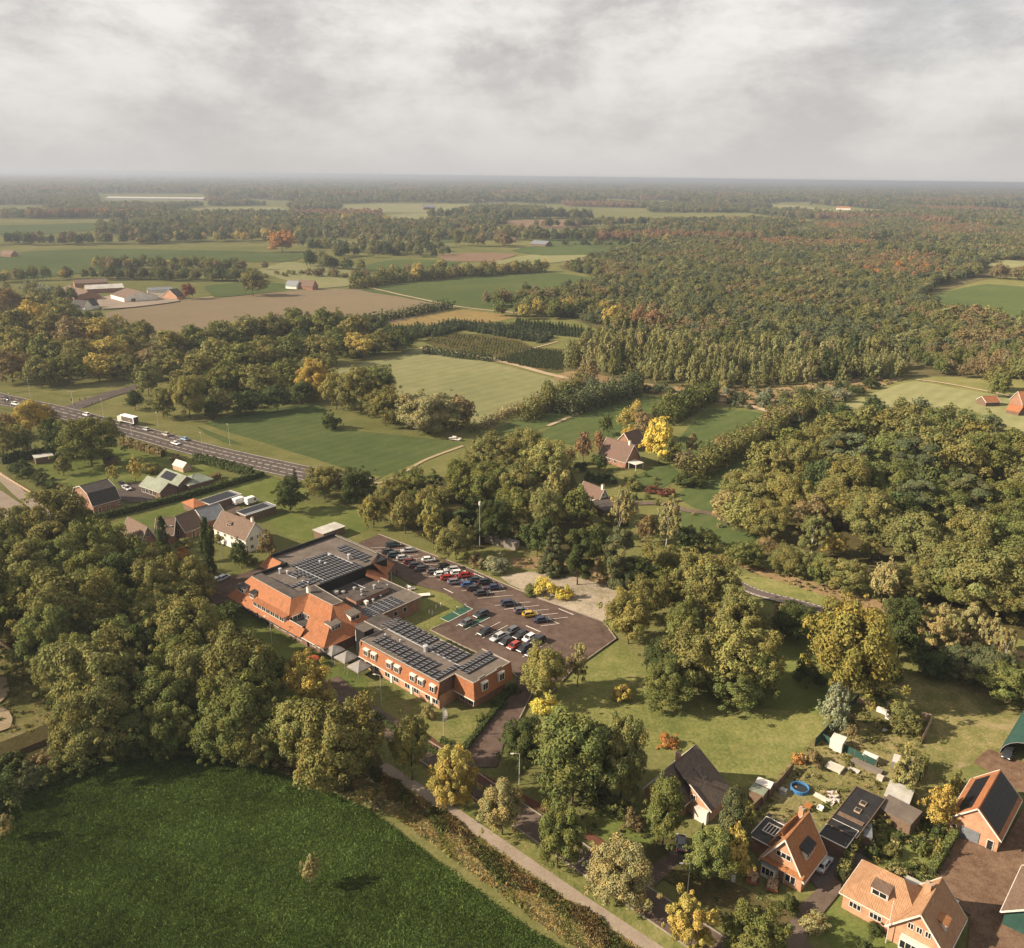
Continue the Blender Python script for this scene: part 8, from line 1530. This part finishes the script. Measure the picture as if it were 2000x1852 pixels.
# the largest of these stay single trees, the rest become one far-reaching wood
def app(w): return w[2] / math.sqrt(w[0] ** 2 + w[1] ** 2 + CAM_H ** 2)
def seen(w):
    y = w[1]; 
    return abs(w[0]) / y < .60 and y > 60
vis = [w for w in WOOD if seen(w)]
tr = sorted([w for w in vis if w[4] != 'shrub'], key=app, reverse=True)
nlow = max(0, 300 - NTREE)
single = [w for w in tr if app(w) * FOC > 8][:nlow]; ids = set(id(w) for w in single)
def where(x, y):
    if y < 330 and x < -20: return 'in the undergrowth of the meadow wood'
    if x > 45 and y < 420: return 'in the depth of the eastern wood'
    if y < 330: return 'in the thicket above the car park'
    if x < 0: return 'in the inner belt beyond the road'
    return 'at the edge of the great forest'
for w in single: plant_world(w[0], w[1], w[2], w[3], w[4], w[5], f'{ {"cone": "young conifer", "pine": "pine", "column": "slim tree"}.get(w[4], "leafy tree")} {where(w[0], w[1])}', 'trees ' + where(w[0], w[1]), 1 if app(w) * FOC > 14 else 2)
for gname in sorted(set(t[0].get('group') or '' for t in TREES)):
    if gname.startswith('trees ') and ' of ' not in gname[:9]: rank(gname[13:], gname, 'inner ')
rest = [w for w in vis if id(w) not in ids]
# geometry-node wood: points carry size, tint and habit
PC = bpy.data.collections.new('habits_of_the_far_wood')   # not part of the scene itself
HAB = ['broad', 'column', 'cone', 'oval', 'pine', 'shrub']; protos = []
for lod in (2, 3):
    for hname in HAB:
        for v_ in range(2):
            n_, lf = (1600, .13) if lod == 2 else (340, .28)
            if hname == 'shrub': n_ = n_ // 2
            q_, nn_, lv_, lh_, rg_ = crown_points(hname, n_, 900 + lod * 50 + v_ * 7 + len(hname)); me = leaf_cloud(f'{hname}_crown_far', q_, nn_, np.full(n_, lf), .44 + .45 * (lv_ - .44), .4 + .4 * (lh_ - .4), M['leaf_i'], rg_)
            o = bpy.data.objects.new(f'h{len(protos):02d}', me); PC.objects.link(o); protos.append((lod, hname, v_))
pidx = {p: i for i, p in enumerate(protos)}
def scatter(name, label, pts, coll):
    me = bpy.data.meshes.new(name); n = len(pts); me.vertices.add(n)
    me.vertices.foreach_set('co', np.array([p[0] for p in pts], np.float32).reshape(-1))
    for nm, ty, k, fld in (('idx', 'INT', 1, 'value'), ('scl', 'FLOAT_VECTOR', 2, 'vector'), ('rot', 'FLOAT_VECTOR', 3, 'vector'), ('col', 'FLOAT_COLOR', 4, 'color')):
        a = me.attributes.new(nm, ty, 'POINT'); arr = np.array([p[k] for p in pts], np.int32 if ty == 'INT' else np.float32); a.data.foreach_set(fld, arr.reshape(-1))
    o = mobj(name, me); ng = bpy.data.node_groups.new(name, 'GeometryNodeTree')
    ng.interface.new_socket('Geometry', in_out='INPUT', socket_type='NodeSocketGeometry'); ng.interface.new_socket('Geometry', in_out='OUTPUT', socket_type='NodeSocketGeometry')
    gi = ng.nodes.new('NodeGroupInput'); g_o = ng.nodes.new('NodeGroupOutput'); ip = ng.nodes.new('GeometryNodeInstanceOnPoints'); ci = ng.nodes.new('GeometryNodeCollectionInfo')
    ci.inputs['Collection'].default_value = coll; ci.inputs['Separate Children'].default_value = True; ci.inputs['Reset Children'].default_value = True
    mp = ng.nodes.new('GeometryNodeMeshToPoints'); ng.links.new(gi.outputs[0], mp.inputs[0]); ng.links.new(mp.outputs[0], ip.inputs['Points']); ng.links.new(ci.outputs[0], ip.inputs['Instance']); ip.inputs['Pick Instance'].default_value = True
    for nm, ty, tgt in (('idx', 'INT', 'Instance Index'), ('scl', 'FLOAT_VECTOR', 'Scale'), ('rot', 'FLOAT_VECTOR', 'Rotation')):
        na = ng.nodes.new('GeometryNodeInputNamedAttribute'); na.data_type = ty; na.inputs[0].default_value = nm; ng.links.new(na.outputs[0], ip.inputs[tgt])
    ng.links.new(ip.outputs[0], g_o.inputs[0])
    md = o.modifiers.new('scatter', 'NODES'); md.node_group = ng; tag(o, label, None, None, 'stuff'); return o
rg = np.random.default_rng(5); pts = []
for x, y, R, hh, k, c in rest:
    px_ = app((x, y, R)) * FOC; lod = 2 if px_ > 7 else 3
    stem = 2 * hh * KIND[k][1] * .6
    pts.append(((x, y, stem), pidx[(lod, KIND[k][0] if KIND[k][0] != 'loose' else 'broad', int(rg.integers(2)))], (R, R, hh), (0, 0, rg.uniform(0, 6.28)), (*c, 1)))
scatter('distant_woodland', 'woods, belts and hedgerows of the plain fading to the horizon', pts, PC)
print('single trees', NTREE + len(single), 'far', len(pts))

# ------------------------------------------------------------------ tall grass, reeds and tufts
TC = bpy.data.collections.new('tufts')
def tuft_mesh(name, n, h_, spread, w_, seed):
    rg = np.random.default_rng(seed); cen = np.column_stack([rg.normal(size=n) * spread, rg.normal(size=n) * spread, rg.uniform(.1, .6, n) * h_])
    nor = np.column_stack([rg.normal(size=n), rg.normal(size=n), rg.normal(size=n) * .55 + .35]); return leaf_cloud(name, cen, nor, np.full(n, w_), rg.random(n), rg.random(n), M['leaf_i'], rg, 2.2)
for i in range(3): TC.objects.link(bpy.data.objects.new(f't{i}', tuft_mesh('tuft', 30, .16, .32, .17, i)))
for i in range(3): TC.objects.link(bpy.data.objects.new(f't{i + 3}', tuft_mesh('reed_tuft', 46, 1.0, .34, .30, 9 + i)))
rg = np.random.default_rng(44)
# meadow
P = [(p.x, p.y) for p in pg((-30, 1600), (60, 1548), (200, 1494), (330, 1474), (470, 1490), (600, 1528), (720, 1584), (870, 1697), (1010, 1802), (1140, 1880), (-40, 1890))]
xs = [p[0] for p in P]; ys = [p[1] for p in P]; pts = []
while len(pts) < 42000:
    x, y = rg.uniform(min(xs), max(xs)), rg.uniform(min(ys), max(ys))
    n = math.sin(x * .21 + 1.3 * math.sin(y * .17)) * math.sin(y * .27 + 1.1 * math.sin(x * .13)) + .6 * math.sin(x * .71 + y * .53) * math.sin(x * .37 - y * .63)
    if in_poly(x, y, P):
        s = rg.uniform(.6, 1.25) * (1 + .15 * n); q_ = 1 + .22 * n + .22 * math.sin(x * .06 + 1) * math.sin(y * .09) + 0.18 * math.sin(x * 1.9 + 1.5 * math.sin(y * 1.1)) * math.sin(y * 2.1 + x * .4) + (.3 if rg.random() < .08 else 0); c = vary((.074 * q_, .108 * q_, .029 * q_), .14, rg); pts.append(((x, y, .03), int(rg.integers(3)), (s, s, s), (0, 0, rg.uniform(0, 6.28)), (*c, 1)))
scatter('meadow_grass', 'tufts of deep green grass covering the lower meadow', pts, TC)
# ditch
pts = []
for i in range(15000):
    t = rg.uniform(0, len(foot) - 1.01); k = int(t); p = foot[k].lerp(foot[k + 1], t - k); off = rg.uniform(-7.6, -1.35); p = p + VV * off
    mid = -3.3 + .7 * math.sin(t * .55) + .4 * math.sin(t * 1.7); wid = .9 + .5 * math.sin(t * .9 + 2); br = abs(off - mid) < wid and rg.random() < .85
    if off < -6.6 and rg.random() < .5: continue
    s = rg.uniform(.45, 1.0) * (1.0 if br else .8); h_ = math.sin(t * 1.1 + off) + rg.normal() * .6
    c = vary(((.15, .105, .048) if h_ > .1 else (.085, .088, .030)) if br else ((.25, .19, .08) if h_ > -.5 else (.13, .125, .04)), .28, rg)
    pts.append(((p.x, p.y, .03), int(rg.integers(3)) + (3 if br or rg.random() < .6 else 0), (s * 1.2, s * 1.2, s * (1.15 if br else .6)), (0, 0, rg.uniform(0, 6.28)), (*c, 1)))
scatter('ditch_reeds', 'brown reeds and dry grass in the ditch beside the footpath', pts, TC)
# rough grass and weeds around the gardens, verges and wood edges
pts = []
def weeds(poly, n, cols, sz=(.4, .9), reed=.3):
    P = [(p.x, p.y) for p in pg(*poly)]; xs = [p[0] for p in P]; ys = [p[1] for p in P]; k = 0
    while k < n:
        x, y = rg.uniform(min(xs), max(xs)), rg.uniform(min(ys), max(ys)); k += 1
        if math.sin(x * .5 + 2 * math.sin(y * .3)) * math.sin(y * .45) + rg.normal() * .5 < -.1 or not in_poly(x, y, P): continue
        s = rg.uniform(*sz); c = vary(COL[cols[rg.integers(len(cols))]], .22, rg); pts.append(((x, y, .03), int(rg.integers(3)) + (3 if rg.random() < reed else 0), (s, s, s), (0, 0, rg.uniform(0, 6.28)), (*c, 1)))
weeds([(1455, 1600), (1560, 1470), (1690, 1370), (1815, 1400), (1790, 1520), (1690, 1560), (1640, 1600), (1590, 1660)], 3000, ['olive', 'reed', 'green', 'pale'])
weeds([(480, 1480), (760, 1520), (800, 1600), (720, 1582), (600, 1530)], 900, ['pale', 'olive', 'reed'], (.6, 1.2), .5)
weeds([(1360, 1075), (1640, 1150), (1900, 1240), (2050, 1290), (2050, 1310), (1900, 1262), (1500, 1130)], 2600, ['reed', 'brown', 'olive'], (.6, 1.1), .5)
weeds([(1000, 1090), (1180, 1085), (1230, 1130), (1210, 1160), (1100, 1115), (1010, 1110)], 1000, ['reed', 'brown', 'olive'], (.5, 1), .5)
weeds([(1100, 1580), (1240, 1560), (1420, 1720), (1540, 1770), (1500, 1800), (1240, 1700)], 1600, ['green', 'olive', 'dark'], (.3, .8), .1)
weeds([(1640, 1660), (1700, 1590), (1850, 1600), (1870, 1640), (1810, 1740), (1720, 1690)], 1400, ['green', 'olive', 'dark', 'pale'], (.5, 1.1), .4)
weeds([(0, 1260), (90, 1310), (140, 1360), (120, 1400), (0, 1460)], 900, ['olive', 'pale', 'green'], (.5, 1), .3)
weeds([(1080, 742), (1400, 790), (1640, 780), (1770, 740), (1700, 735), (1300, 755)], 3000, ['reed', 'pale', 'olive', 'brown'], (1.0, 2.0), .5)
scatter('rough_grass', 'rough grass and weeds of verges, gardens and heath', pts, TC)

# ------------------------------------------------------------------ haze over the plain
hm, t = new_mat('haze_air')
pv = N(t, 'ShaderNodeVolumePrincipled'); pv.inputs['Color'].default_value = (0.48, 0.54, 0.64, 1); pv.inputs['Density'].default_value = 0.00013; pv.inputs['Anisotropy'].default_value = 0.3
ho = t.nodes.new('ShaderNodeOutputMaterial'); t.links.new(pv.outputs[0], ho.inputs['Volume'])
hzb = MB().box(-27000, 27000, -400, 27000, -1.5, 113).build('haze', hm); tag(hzb, 'thin pale haze lying over the plain', None, None, 'stuff')
